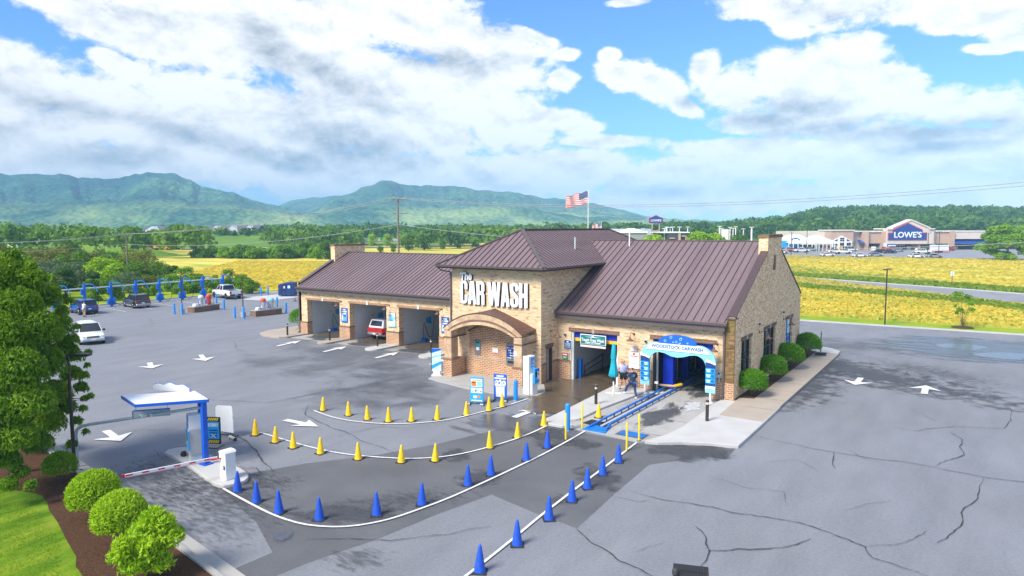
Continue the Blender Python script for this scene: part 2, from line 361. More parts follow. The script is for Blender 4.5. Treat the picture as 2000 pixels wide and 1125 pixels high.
plain('truck_purple', (0.05, 0.05, 0.16), 0.5); plain('bridge', (0.40, 0.38, 0.34), 0.8); plain('flag_red', (0.60, 0.03, 0.05), 0.7); plain('flag_white', (0.75, 0.75, 0.76), 0.7); plain('flag_blue', (0.02, 0.05, 0.24), 0.7)
plain('concrete', (0.36, 0.35, 0.325), 0.85, var=0.10, scale=0.9, bump=0.1); plain('concrete_pale', (0.46, 0.455, 0.435), 0.85, var=0.08, scale=0.8, bump=0.1); plain('concrete_tan', (0.37, 0.315, 0.255), 0.85, var=0.07, scale=0.8, bump=0.1)
plain('mortar', (0.42, 0.34, 0.27), 0.8); plain('copper_roof', (0.13, 0.062, 0.045), 0.55, 0.2, var=0.3, scale=5); plain('poster_orange', (0.80, 0.40, 0.10), 0.5); plain('teal', (0.05, 0.35, 0.36), 0.5); plain('pink', (0.72, 0.36, 0.36), 0.5); plain('wood_light', (0.55, 0.36, 0.17), 0.6)

@defm('glass')
def _(n): n.set((0.02, 0.03, 0.035), 0.06, 0.0, 0.8)
@defm('car_glass')
def _(n): n.set((0.025, 0.03, 0.035), 0.06, 0.0, 0.7)
@defm('asphalt')
def _(n):
    p = n.pos(); big = n.noise(p, 0.09, 5, 0.6, 0.4); mid = n.noise(n.map(p, (0.9, 0.25, 1), (0, 0, rad(25))), 0.8, 5, 0.6); fine = n.noise(p, 9, 5, 0.75); sp = n.noise(p, 55, 2, 0.8)
    c = n.ramp(big, [(0.3, (0.190, 0.196, 0.208)), (0.5, (0.205, 0.215, 0.236)), (0.72, (0.220, 0.226, 0.240))])
    c = n.mix(0.30, c, n.ramp(mid, [(0.32, (0.60, 0.61, 0.63)), (0.68, (1.25, 1.24, 1.22))]), 'MULTIPLY')
    c = n.mix(0.7, c, n.ramp(fine, [(0.25, (0.72, 0.72, 0.72)), (0.75, (1.25, 1.25, 1.25))]), 'MULTIPLY')
    c = n.mix(0.8, c, n.ramp(sp, [(0.28, (0.48, 0.48, 0.48)), (0.74, (1.52, 1.52, 1.52))]), 'MULTIPLY')
    n.set(c, 0.78, 0, 0.35); n.bump(n.noise(p, 40, 3, 0.7), 0.25, 0.01)
@defm('asphalt_patch')
def _(n):
    p = n.pos(); big = n.noise(p, 0.35, 4); fine = n.noise(p, 14, 5, 0.75)
    c = n.ramp(big, [(0.35, (0.098, 0.100, 0.104)), (0.68, (0.128, 0.130, 0.135))]); c = n.mix(0.8, c, n.ramp(fine, [(0.25, (0.75, 0.75, 0.75)), (0.75, (1.25, 1.25, 1.25))]), 'MULTIPLY')
    n.set(c, 0.72, 0, 0.35); n.bump(fine, 0.2, 0.01)
@defm('road')
def _(n):
    p = n.pos(); c = n.ramp(n.noise(p, 0.2, 5), [(0.3, (0.20, 0.205, 0.22)), (0.7, (0.27, 0.272, 0.285))]); n.set(c, 0.8)
def stain(name, col, rough, freq, soft=0.12, bias=0.0, spec=0.4, str_=(1, 1, 1), dens=1.0):
    def fn(m):
        n = NT(m); g = n.co('Generated'); c = n.N.new('ShaderNodeVectorMath'); c.operation = 'SUBTRACT'; n.L.new(g, c.inputs[0]); c.inputs[1].default_value = (0.5, 0.5, 0)
        f = n.N.new('ShaderNodeVectorMath'); f.operation = 'MULTIPLY'; n.L.new(c.outputs[0], f.inputs[0]); f.inputs[1].default_value = (2, 2, 0)
        l = n.N.new('ShaderNodeVectorMath'); l.operation = 'LENGTH'; n.L.new(f.outputs[0], l.inputs[0])
        nz = n.noise(n.map(n.pos(), str_), freq, 7, 0.62, 0.3)
        a = n.M('ADD', n.M('MULTIPLY', n.M('SUBTRACT', 1.0, l.outputs['Value']), 1.1), n.M('MULTIPLY', n.M('SUBTRACT', nz, 0.5+bias), 3.4))
        mr = n.N.new('ShaderNodeMapRange'); mr.inputs[1].default_value = 0.15; mr.inputs[2].default_value = 0.15+soft; mr.inputs[4].default_value = dens; n.L.new(a, mr.inputs[0])
        # fade out wholly at the sheet's rim
        rim = n.M('MULTIPLY', n.M('SUBTRACT', 0.98, l.outputs['Value']), 8.0, clamp=True)
        n.set(n.ramp(n.noise(n.pos(), freq*3, 3), [(0.3, tuple(x*0.8 for x in col)), (0.7, tuple(x*1.2 for x in col))]), rough, 0, spec); n.L.new(n.M('MULTIPLY', mr.outputs[0], rim), n.b.inputs['Alpha'])
    _DEF[name] = fn
stain('stain_dark', (0.070, 0.072, 0.078), 0.62, 1.1, 0.75, -0.02, dens=0.75); stain('stain_oil', (0.070, 0.072, 0.078), 0.66, 4.5, 0.9, 0.05, str_=(0.45, 1.3, 1), dens=0.5); stain('wet_brown', (0.115, 0.088, 0.058), 0.26, 0.9, 0.30, -0.12, 0.6, dens=0.92)
stain('puddle', (0.07, 0.073, 0.08), 0.18, 0.5, 0.05, -0.05, 0.8, (0.6, 1.4, 1)); stain('stain_soft', (0.11, 0.115, 0.125), 0.65, 0.35, 0.8, 0.0, dens=0.35); stain('stain_lane', (0.075, 0.078, 0.080), 0.5, 0.7, 0.5, 0.0, str_=(1.6, 0.7, 1), dens=0.8)
stain('stain_pale', (0.40, 0.40, 0.40), 0.7, 0.5, 0.7, 0.05, dens=0.45, str_=(1, .3, 1)); stain('damp', (0.10, 0.105, 0.115), 0.25, 0.6, 0.4, -0.02, 0.6, (0.5, 1.6, 1), dens=0.8); stain('soap', (0.60, 0.60, 0.60), 0.5, 1.6, 0.3, 0.04, dens=0.8)
@defm('crack')
def _(n): n.set((0.035, 0.035, 0.038), 0.8)
@defm('brick_buff')
def _(n):
    p = n.co(); s = n.N.new('ShaderNodeSeparateXYZ'); n.L.new(p, s.inputs[0]); c = n.N.new('ShaderNodeCombineXYZ'); n.L.new(n.M('ADD', s.outputs[0], s.outputs[1]), c.inputs[0]); n.L.new(s.outputs[2], c.inputs[1])
    b = n.N.new('ShaderNodeTexBrick'); n.L.new(c.outputs[0], b.inputs[0]); b.inputs['Scale'].default_value = 1; b.inputs['Brick Width'].default_value = 0.42; b.inputs['Row Height'].default_value = 0.095
    b.inputs['Mortar Size'].default_value = 0.012; b.inputs['Bias'].default_value = -0.1; b.inputs['Color1'].default_value = (0.80, 0.58, 0.35, 1); b.inputs['Color2'].default_value = (0.64, 0.44, 0.255, 1); b.inputs['Mortar'].default_value = (0.60, 0.47, 0.32, 1)
    v = n.vor(n.map(c.outputs[0], (3.6, 11.5, 1)), 1.0); hs = n.N.new('ShaderNodeSeparateColor'); n.L.new(v.outputs['Color'], hs.inputs[0])
    k = n.ramp(hs.outputs[0], [(0.0, (0.50, 0.42, 0.38)), (0.08, (0.68, 0.60, 0.54)), (0.16, (0.93, 0.92, 0.91)), (0.8, (1.05, 1.04, 1.03)), (1.0, (1.30, 1.27, 1.25))])
    col = n.mix(0.75, b.outputs[0], k, 'MULTIPLY'); col = n.mix(0.5, col, n.ramp(n.noise(p, 0.5, 4), [(0.3, (0.82, 0.82, 0.82)), (0.7, (1.16, 1.16, 1.16))]), 'MULTIPLY')
    n.set(col, 0.9, 0, 0.25); n.bump(b.outputs['Fac'], -0.3, 0.01)
@defm('brick_weathered')
def _(n):
    p = n.co(); s = n.N.new('ShaderNodeSeparateXYZ'); n.L.new(p, s.inputs[0]); c = n.N.new('ShaderNodeCombineXYZ'); n.L.new(n.M('ADD', s.outputs[0], s.outputs[1]), c.inputs[0]); n.L.new(s.outputs[2], c.inputs[1])
    v = n.vor(n.map(c.outputs[0], (4.6, 12.5, 1)), 1.0); hs = n.N.new('ShaderNodeSeparateColor'); n.L.new(v.outputs['Color'], hs.inputs[0])
    k = n.ramp(hs.outputs[0], [(0.0, (0.56, 0.34, 0.18)), (0.15, (0.74, 0.48, 0.27)), (0.6, (0.84, 0.58, 0.34)), (1.0, (0.94, 0.74, 0.50))])
    col = n.mix(0.6, k, n.ramp(n.noise(p, 2.2, 6, 0.7), [(0.35, (0.82, 0.81, 0.80)), (0.68, (1.15, 1.15, 1.15))]), 'MULTIPLY'); n.set(col, 0.92, 0, 0.2); n.bump(v.outputs['Distance'], 0.35, 0.02)
@defm('brick_mossy')
def _(n):
    p = n.co(); s = n.N.new('ShaderNodeSeparateXYZ'); n.L.new(p, s.inputs[0]); nz = n.noise(n.map(p, (2, 2, 7)), 1.5, 5, 0.7)
    k = n.ramp(nz, [(0.3, (0.07, 0.045, 0.02)), (0.5, (0.20, 0.12, 0.05)), (0.72, (0.38, 0.26, 0.13))]); g = n.M('MULTIPLY', n.M('SUBTRACT', s.outputs[2], 3.6), 0.7, clamp=True)
    n.set(n.mix(n.M('MULTIPLY', g, n.noise(p, 5, 4)), k, (0.16, 0.17, 0.03)), 0.95, 0, 0.2); n.bump(nz, 0.4, 0.02)
def redbrick(name, c1, c2, mo, bw=0.21, rh=0.075):
    def fn(m):
        n = NT(m); p = n.co(); s = n.N.new('ShaderNodeSeparateXYZ'); n.L.new(p, s.inputs[0]); c = n.N.new('ShaderNodeCombineXYZ'); n.L.new(n.M('ADD', s.outputs[0], s.outputs[1]), c.inputs[0]); n.L.new(s.outputs[2], c.inputs[1])
        b = n.N.new('ShaderNodeTexBrick'); n.L.new(c.outputs[0], b.inputs[0]); b.inputs['Scale'].default_value = 1; b.inputs['Brick Width'].default_value = bw; b.inputs['Row Height'].default_value = rh; b.inputs['Mortar Size'].default_value = 0.016
        b.inputs['Color1'].default_value = (*c1, 1); b.inputs['Color2'].default_value = (*c2, 1); b.inputs['Mortar'].default_value = (*mo, 1)
        n.set(n.mix(0.6, b.outputs[0], n.ramp(n.noise(p, 1.4, 4), [(0.3, (0.75, 0.75, 0.75)), (0.7, (1.2, 1.2, 1.2))]), 'MULTIPLY'), 0.9, 0, 0.25)
    _DEF[name] = fn
redbrick('brick_red', (0.46, 0.24, 0.12), (0.33, 0.155, 0.075), (0.66, 0.50, 0.35), 0.30, 0.12); redbrick('brick_brown', (0.17, 0.085, 0.05), (0.13, 0.065, 0.04), (0.30, 0.21, 0.15), 0.09, 0.24)
redbrick('brick_cap', (0.22, 0.12, 0.075), (0.17, 0.09, 0.06), (0.30, 0.2, 0.14)); redbrick('cornice_brick', (0.40, 0.21, 0.11), (0.33, 0.17, 0.09), (0.42, 0.30, 0.2), 0.09, 0.3); redbrick('vac_brick', (0.20, 0.115, 0.08), (0.16, 0.09, 0.06), (0.26, 0.17, 0.12), .4, .1)
@defm('brick_arch')
def _(n):
    p = n.co(); v = n.vor(p, 3.2); hs = n.N.new('ShaderNodeSeparateColor'); n.L.new(v.outputs['Color'], hs.inputs[0])
    n.set(n.mix(0.5, n.ramp(hs.outputs[0], [(0.0, (0.46, 0.31, 0.19)), (1.0, (0.64, 0.46, 0.29))]), n.ramp(n.noise(p, 3, 4), [(0.3, (0.7, 0.7, 0.7)), (0.7, (1.2, 1.2, 1.2))]), 'MULTIPLY'), 0.9, 0, 0.2)
@defm('roof_metal')
def _(n):
    p = n.co(); nz = n.noise(n.map(p, (1.6, 0.12, 0.12)), 0.9, 5); f = n.noise(p, 6, 4)
    c = n.ramp(nz, [(0.25, (0.175, 0.122, 0.128)), (0.75, (0.26, 0.185, 0.19))]); c = n.mix(0.4, c, n.ramp(f, [(0.3, (0.85, 0.85, 0.85)), (0.7, (1.15, 1.15, 1.15))]), 'MULTIPLY')
    n.set(c, 0.40, 0.25, 0.5)
@defm('roof_seam')
def _(n): n.set((0.085, 0.056, 0.057), 0.45, 0.1, 0.4)
@defm('mulch')
def _(n):
    p = n.pos(); c = n.ramp(n.noise(p, 14, 6, 0.8), [(0.3, (0.035, 0.018, 0.010)), (0.7, (0.14, 0.075, 0.042))]); n.set(c, 0.95, 0, 0.1); n.bump(n.noise(p, 25, 4, 0.7), 0.8, 0.05)
def grassm(name, stops, s1, s2, st=(1, 1, 1), rot=0):
    def fn(m):
        n = NT(m); p = n.map(n.pos(), st, (0, 0, rot)); c = n.ramp(n.noise(p, s1, 6, 0.6, 0.3), stops); c = n.mix(0.55, c, n.ramp(n.noise(n.pos(), s2, 5, 0.75), [(0.25, (0.6, 0.62, 0.6)), (0.75, (1.35, 1.3, 1.3))]), 'MULTIPLY')
        n.set(c, 0.95, 0, 0.1); n.bump(n.noise(n.pos(), s2*1.5, 4, 0.7), 0.6, 0.06)
    _DEF[name] = fn
grassm('grass', [(0.3, (0.09, 0.17, 0.012)), (0.5, (0.15, 0.25, 0.016)), (0.72, (0.24, 0.32, 0.03))], 0.3, 6)
grassm('lawn', [(0.3, (0.05, 0.12, 0.006)), (0.45, (0.10, 0.21, 0.010)), (0.6, (0.19, 0.28, 0.018)), (0.75, (0.26, 0.29, 0.05))], 0.9, 9, (1, .35, 1), .6)
grassm('verge', [(0.3, (0.17, 0.29, 0.012)), (0.7, (0.30, 0.38, 0.02))], 0.35, 4)
grassm('field_yellow', [(0.3, (0.26, 0.34, 0.04)), (0.42, (0.43, 0.43, 0.07)), (0.54, (0.60, 0.52, 0.10)), (0.7, (0.68, 0.56, 0.14))], 0.09, 2.2, (0.35, 1.4, 1), rad(3))
grassm('field_far', [(0.3, (0.20, 0.29, 0.035)), (0.5, (0.38, 0.40, 0.06)), (0.68, (0.52, 0.48, 0.10))], 0.05, 0.8, (0.5, 1.2, 1), rad(-50))
grassm('field_green', [(0.3, (0.09, 0.19, 0.02)), (0.7, (0.17, 0.28, 0.035))], 0.04, 0.5)
def leafm(name, c0, c1, c2, trans=0.35):
    """leaves: colour varies leaf by leaf and clump by clump"""
    def fn(m):
        n = NT(m); at = n.N.new('ShaderNodeAttribute'); at.attribute_name = 'tint'; oi = n.N.new('ShaderNodeObjectInfo')
        nz = n.noise(n.pos(), 0.9, 3); f = n.M('ADD', n.M('MULTIPLY', at.outputs['Fac'], 0.55), n.M('ADD', n.M('MULTIPLY', nz, 0.5), n.M('MULTIPLY', oi.outputs['Random'], 0.22)))
        col = n.ramp(n.M('SUBTRACT', f, 0.14), [(0.12, c0), (0.5, c1), (0.92, c2)])
        n.N.remove(n.b); d = n.N.new('ShaderNodeBsdfPrincipled'); d.inputs['Roughness'].default_value = 0.55; d.inputs['Specular IOR Level'].default_value = 0.25; n.L.new(col, d.inputs['Base Color'])
        t = n.N.new('ShaderNodeBsdfTranslucent'); n.L.new(n.mix(1.0, col, (1.25, 1.2, 0.6), 'MULTIPLY'), t.inputs[0]); mx = n.N.new('ShaderNodeMixShader'); mx.inputs[0].default_value = trans
        n.L.new(d.outputs[0], mx.inputs[1]); n.L.new(t.outputs[0], mx.inputs[2]); n.L.new(mx.outputs[0], n.out.inputs[0])
    _DEF[name] = fn
leafm('leaf_bright', (0.08, 0.20, 0.006), (0.17, 0.35, 0.010), (0.32, 0.50, 0.03)); leafm('leaf_lime', (0.17, 0.34, 0.006), (0.30, 0.50, 0.010), (0.50, 0.66, 0.04)); leafm('leaf_box', (0.06, 0.20, 0.005), (0.12, 0.33, 0.008), (0.22, 0.46, 0.02))
leafm('leaf_mid', (0.04, 0.12, 0.008), (0.095, 0.21, 0.012), (0.20, 0.34, 0.03), 0.4); leafm('leaf_dark', (0.025, 0.075, 0.008), (0.055, 0.14, 0.013), (0.11, 0.22, 0.02), 0.4); leafm('leaf_olive', (0.07, 0.11, 0.015), (0.16, 0.21, 0.025), (0.30, 0.25, 0.05), 0.4)
leafm('leaf_grey', (0.07, 0.13, 0.06), (0.14, 0.21, 0.11), (0.24, 0.31, 0.19)); leafm('leaf_wood', (0.03, 0.10, 0.012), (0.085, 0.20, 0.022), (0.20, 0.34, 0.05), 0.45); leafm('straw', (0.45, 0.42, 0.05), (0.66, 0.54, 0.09), (0.80, 0.64, 0.16), 0.5)
leafm('green_blade', (0.14, 0.25, 0.02), (0.24, 0.34, 0.03), (0.38, 0.44, 0.06), 0.45); leafm('leaf_tree', (0.07, 0.16, 0.006), (0.15, 0.30, 0.010), (0.34, 0.48, 0.03), 0.4)
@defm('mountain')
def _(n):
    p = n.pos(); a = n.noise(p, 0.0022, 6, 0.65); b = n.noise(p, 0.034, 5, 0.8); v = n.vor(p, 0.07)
    c = n.ramp(a, [(0.35, (0.016, 0.070, 0.062)), (0.5, (0.035, 0.115, 0.075)), (0.64, (0.10, 0.20, 0.085))]); c = n.mix(1.0, c, n.ramp(b, [(0.35, (0.55, 0.60, 0.60)), (0.62, (1.5, 1.45, 1.3))]), 'MULTIPLY')  # greens pushed towards blue: part of the distance haze is in this colour
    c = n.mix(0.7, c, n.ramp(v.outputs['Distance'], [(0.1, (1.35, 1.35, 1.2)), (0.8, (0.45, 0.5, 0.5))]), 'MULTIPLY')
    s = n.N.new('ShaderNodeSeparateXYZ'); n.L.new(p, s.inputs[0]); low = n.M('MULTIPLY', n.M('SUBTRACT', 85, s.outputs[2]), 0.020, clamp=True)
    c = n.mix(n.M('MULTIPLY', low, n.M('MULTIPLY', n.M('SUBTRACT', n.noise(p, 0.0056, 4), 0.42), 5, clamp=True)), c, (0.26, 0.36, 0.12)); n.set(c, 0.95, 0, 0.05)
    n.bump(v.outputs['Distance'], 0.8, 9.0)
# ================================================================ the setting
rng = np.random.default_rng(7); random.seed(7)
def sheet(name, pts, z, mat, kind='structure', parent=None):
    me = D.meshes.new(name); me.from_pydata([(p[0], p[1], z) for p in pts], [], [tuple(range(len(pts)))]); me.materials.append(MT(mat)); me.update()
    if me.polygons[0].normal.z < 0: me.flip_normals()
    o = D.objects.new(name, me); COL.objects.link(o)
    if parent: o.parent = parent
    return tag(o, kind=kind)
def slab(name, pts, z0, z1, mat, kind='structure', bev=0.02):
    return MB().prism(list(pts), 'z', z0, z1, mat).build(name, kind=kind, bevel=bev)
def px(*q, z=0.0): return [G2(a, b, z) for a, b in q]
S = 3950
sheet('ground', [(-S, -400), (S, -400), (S, S), (-S, S)], -0.06, 'field_green')
LOT = [(-22.6, -25.2), (-46, -22), (-62, -17), (-78, -11), (-84.6, -9), (-84.6, 24), (-83, 27), (-70, 30), (-66, 36.4), (70, 36.4+2.6), (70, -75), (-30, -75), (-4, -27.75), (-22.6, -25.2)]
LOT = [(-22.6, -25.2), (-46, -22), (-62, -17), (-78, -11), (-84.6, -9), (-84.6, 24), (-83, 27), (-78, 30), (-74, 36.4), (70, 40.2), (70, -75), (8, -75), (-5.5, -27.55)]
sheet('parking_lot', LOT, 0.0, 'asphalt')
# grass and fields round the lot
sheet('verge', [(-70, 36.75), (70, 40.5), (70, 43.5), (-70, 43.0)], -0.01, 'verge')
YF = [(-70, 43.0), (70, 43.5), (90, 52), (16.3, 73.06-3), (-15.2, 106), (-60, 155), (-120, 220), (-240, 330), (-420, 330), (-300, 120), (-160, 50), (-100, 30), (-88, 28), (-76, 37)]
sheet('field_near', YF, -0.03, 'field_yellow')
sheet('field_across_road', [(20, 95), (60, 75), (200, 60), (260, 220), (60, 232), (-66, 222), (-90, 245), (-150, 300), (-60, 180)], -0.03, 'field_yellow')
sheet('field_far', [(-240, 60), (-60, 180), (-150, 300), (-330, 560), (-600, 560), (-420, 200)], -0.045, 'field_far')
rd = px((1540, 551), (1580, 555.5), (1700, 567), (1840, 578), (2000, 596), (2120, 612)); rf = px((1520, 539), (1580, 543), (1700, 552), (1840, 562), (2000, 574.5), (2120, 586))
ext = lambda a, b, k: (b[0]+(b[0]-a[0])*k, b[1]+(b[1]-a[1])*k)
rd = [ext(rd[1], rd[0], 4)]+rd+[ext(rd[-2], rd[-1], 6)]; rf = [ext(rf[1], rf[0], 4)]+rf+[ext(rf[-2], rf[-1], 6)]
sheet('road', rd+rf[::-1], 0.0, 'road')
def ribbon(pts, w, z, h, mat, name, kind='structure', parent=None):
    """a low strip along a path: kerbs, painted lines, cracks"""
    mb = MB(); P = [Vector((p[0], p[1], 0)) for p in pts]; L_ = []; R_ = []
    for i, p in enumerate(P):
        t = (P[min(i+1, len(P)-1)]-P[max(i-1, 0)]).normalized(); n = Vector((-t.y, t.x, 0)); ww = w[i] if isinstance(w, (list, tuple)) else w
        L_.append(p+n*ww/2); R_.append(p-n*ww/2)
    for i in range(len(P)-1):
        a, b, c, d = R_[i], R_[i+1], L_[i+1], L_[i]
        if h > 0.008:
            mb.add([(q.x, q.y, zz) for zz in (z, z+h) for q in (a, b, c, d)], [(4,5,6,7), (0,1,5,4), (2,3,7,6)]+([(3,0,4,7)] if i == 0 else [])+([(1,2,6,5)] if i == len(P)-2 else []), mat)
        else: mb.add([(q.x, q.y, z+h) for q in (a, b, c, d)], [(0,1,2,3)], mat)
    return mb.build(name, kind=kind, parent=parent)
def smooth_path(pts, step=0.5):
    P = [Vector((p[0], p[1], 0)) for p in pts]; P = [P[0]*2-P[1]]+P+[P[-1]*2-P[-2]]; out = []
    for i in range(1, len(P)-2):
        n = max(2, int((P[i+1]-P[i]).length/step))
        for k in range(n):
            t = k/n; a, b, c, d = P[i-1], P[i], P[i+1], P[i+2]
            out.append(0.5*((2*b)+(c-a)*t+(2*a-5*b+4*c-d)*t*t+(3*b-a-3*c+d)*t*t*t))
    out.append(P[-2]); return [(p.x, p.y) for p in out]
ribbon([(-74, 36.55), (70, 40.35)], 0.32, 0, 0.13, 'concrete_pale', 'kerb')
ribbon([p for p in rf], 0.45, 0, 0.12, 'concrete_pale', 'kerb'); 
ribbon([(-84.75, -9), (-84.75, 24), (-83, 27.1), (-78, 30.2)], 0.25, 0, 0.12, 'concrete_pale', 'kerb')
KO = [(-46, -22.0), (-34, -23.6), (-22.55, -25.2), (-16.43, -26.0), (-8.46, -27.13), (-5, -27.62)]
KI = [(-46, -22.65), (-34, -24.25), (-22.6, -25.85), (-16.5, -26.65), (-9.27, -27.67), (-5, -28.27)]
ribbon([((a[0]+b[0])/2, (a[1]+b[1])/2+0.08) for a, b in zip(KO, KI)], 0.5, 0.0, 0.035, 'concrete', 'gutter_pan')
ribbon([(b[0], b[1]+0.05) for b in KI], 0.17, 0.0, 0.17, 'concrete', 'kerb')
MU = [(-6.0, -29.6), (-9.51, -30.2), (-11.0, -29.75), (-12.52, -29.39), (-14.2, -28.95), (-15.61, -28.65), (-17.3, -28.2), (-19, -28.6), (-22, -30), (-30, -30), (-60, -30)]
sheet('mulch_bed', [(-60, -19.5)]+KI+[(-3.0, -28.55), (-4, -29.2)]+smooth_path(MU, 1.0), 0.10, 'mulch')
sheet('lawn', [(-60, -60), (-60, -20)]+[(a, b-0.15) for a, b in KI]+[(-1, -29), (0, -60)], 0.07, 'lawn')
sheet('grass_bank', [(-84.9, -60), (-60, -60), (-60, -18), (-78, -11.2), (-84.9, -9), (-84.9, 24), (-83, 27.2), (-78, 30.3), (-92, 31), (-110, 30), (-140, 20), (-160, -60)], 0.0, 'verge')
# darker asphalt trench, drawn along its true edges
sheet('asphalt_patch', px((484, 925), (600, 905), (740, 888), (850, 868), (960, 842), (1078, 810), (1090, 830), (1143, 846), (1253, 866), (1335, 863), (1390, 866), (1440, 872), (1418, 898), (1380, 892), (1267, 908), (1200, 965), (1127, 1032), (1040, 1000), (960, 966), (850, 1006), (740, 1052), (600, 1100), (540, 1125), (440, 1150), (400, 1085), (460, 1110), (532, 1079), (500, 1020), (462, 985), (425, 950)), 0.004, 'asphalt_patch')
# stains and wet ground
def blotch(u0, v0, u1, v1, z, mat, rot=0, ex=1.0, name='stain'):
    a = G(u0, v0); b = G(u1, v0); c = G((u0+u1)/2, v1); cx, cy = G2((u0+u1)/2, (v0+v1)/2)
    w = math.hypot(*(b-a)[:2])*ex; h = math.hypot(c[0]-(a[0]+b[0])/2, c[1]-(a[1]+b[1])/2)*ex
    me = D.meshes.new(name); me.from_pydata([(-w/2, -h/2, 0), (w/2, -h/2, 0), (w/2, h/2, 0), (-w/2, h/2, 0)], [], [(0, 1, 2, 3)]); me.materials.append(MT(mat))
    o = D.objects.new(name, me); COL.objects.link(o); o.location = (cx, cy, z); o.rotation_euler = (0, 0, rad(34.3+rot)); return tag(o, kind='structure')
zz = 0.008
for q in [(540, 975, 800, 1030, 'stain_dark', 8), (640, 950, 960, 1000, 'stain_oil', 12), (440, 925, 620, 960, 'stain_oil', 0), (860, 870, 930, 905, 'stain_dark', 0), (880, 915, 990, 955, 'stain_dark', 8), (1020, 820, 1120, 880, 'stain_dark', 10), (1100, 855, 1180, 880, 'stain_dark', 0),
          (1120, 900, 1215, 965, 'stain_dark', 10), (1260, 855, 1440, 905, 'stain_dark', 0), (1060, 960, 1130, 1000, 'stain_oil', 0), (1540, 640, 1700, 790, 'stain_dark', 25), (1480, 690, 1640, 800, 'stain_dark', -30), (1750, 690, 1900, 765, 'stain_oil', 20), (330, 880, 560, 1080, 'stain_oil', 20),
          (200, 870, 420, 990, 'stain_oil', 20), (620, 1060, 780, 1125, 'stain_oil', 0), (680, 690, 900, 790, 'stain_soft', 0), (560, 740, 900, 810, 'stain_soft', 10), (880, 800, 1150, 850, 'damp', 12), (1580, 655, 1760, 700, 'stain_soft', 0), (500, 640, 900, 740, 'stain_soft', 0), (250, 900, 480, 1010, 'stain_oil', 0)]:
    blotch(q[0], q[1], q[2], q[3], zz, q[4], q[5]); zz += 0.0012
blotch(1700, 655, 2080, 705, 0.036, 'damp', -14); blotch(1830, 672, 1930, 684, 0.038, 'puddle', -14, name='puddle'); blotch(1900, 690, 2100, 704, 0.040, 'puddle', -10, name='puddle')
blotch(528, 1035, 575, 1062, 0.041, 'damp', 0, name='puddle')
# painted lines
def pline(q, w=0.10, name='lane_line', z=0.046): return ribbon(smooth_path(px(*q), 0.35), w, z, 0.0, 'line_white', name)
pline([(613, 803), (650, 816), (700, 825), (760, 829), (820, 827), (880, 820), (940, 806), (990, 793), (1037, 778)])
pline([(508, 846), (545, 857), (600, 873), (660, 886), (720, 893), (790, 897), (850, 895), (900, 888), (950, 876), (1000, 861), (1040, 846), (1079, 827)])
pline([(436, 956), (470, 975), (520, 1001), (560, 1017), (600, 1027), (650, 1031), (700, 1028), (760, 1016), (820, 996), (880, 973), (940, 946), (1000, 918), (1060, 889), (1110, 862), (1143, 843)])
pline([(1243, 866), (1190, 907), (1130, 952), (1060, 1006), (1000, 1056), (940, 1104), (880, 1150)])
for k in range(-1, 9):   # stall lines by the vacuums
    y = -2.9+k*3.22; ribbon([(-80.8, y), (-74.2, y-0.5)], 0.12, 0.042, 0, 'line_white', 'stall_line')
def arrow(tail, tip, w=0.36, hw=0.85, hl=0.5, mat='line_white'):
    a = Vector(G2(*tail)); b = Vector(G2(*tip)); t = b-a; L_ = t.length; t.normalize(); n = Vector((-t.y, t.x)); h = b-t*(L_*hl); nk = b-t*(L_*hl*0.82)
    pts = [a+n*w/2, nk+n*w/2, h+n*hw, b, h-n*hw, nk-n*w/2, a-n*w/2]
    return sheet('painted_arrow', [(p.x, p.y) for p in pts], 0.048, mat)
arrow((207, 842.5), (236, 863)); arrow((292, 709.3), (297.5, 720.5)); arrow((392, 694), (402, 706)); arrow((557, 821.5), (622, 834.7), 0.38, 0.62, 0.55); arrow((541, 677), (588, 666), 0.34, 0.6); arrow((632, 688), (677, 677.6), 0.34, 0.6); arrow((734, 700), (778, 689), 0.34, 0.6)
arrow((840, 713), (880, 701), 0.34, 0.6); arrow((1004, 816.5), (1056, 797.5), 0.36, 0.6, 0.55); arrow((1681.5, 739), (1669.5, 753)); arrow((1805, 770.5), (1809, 754))
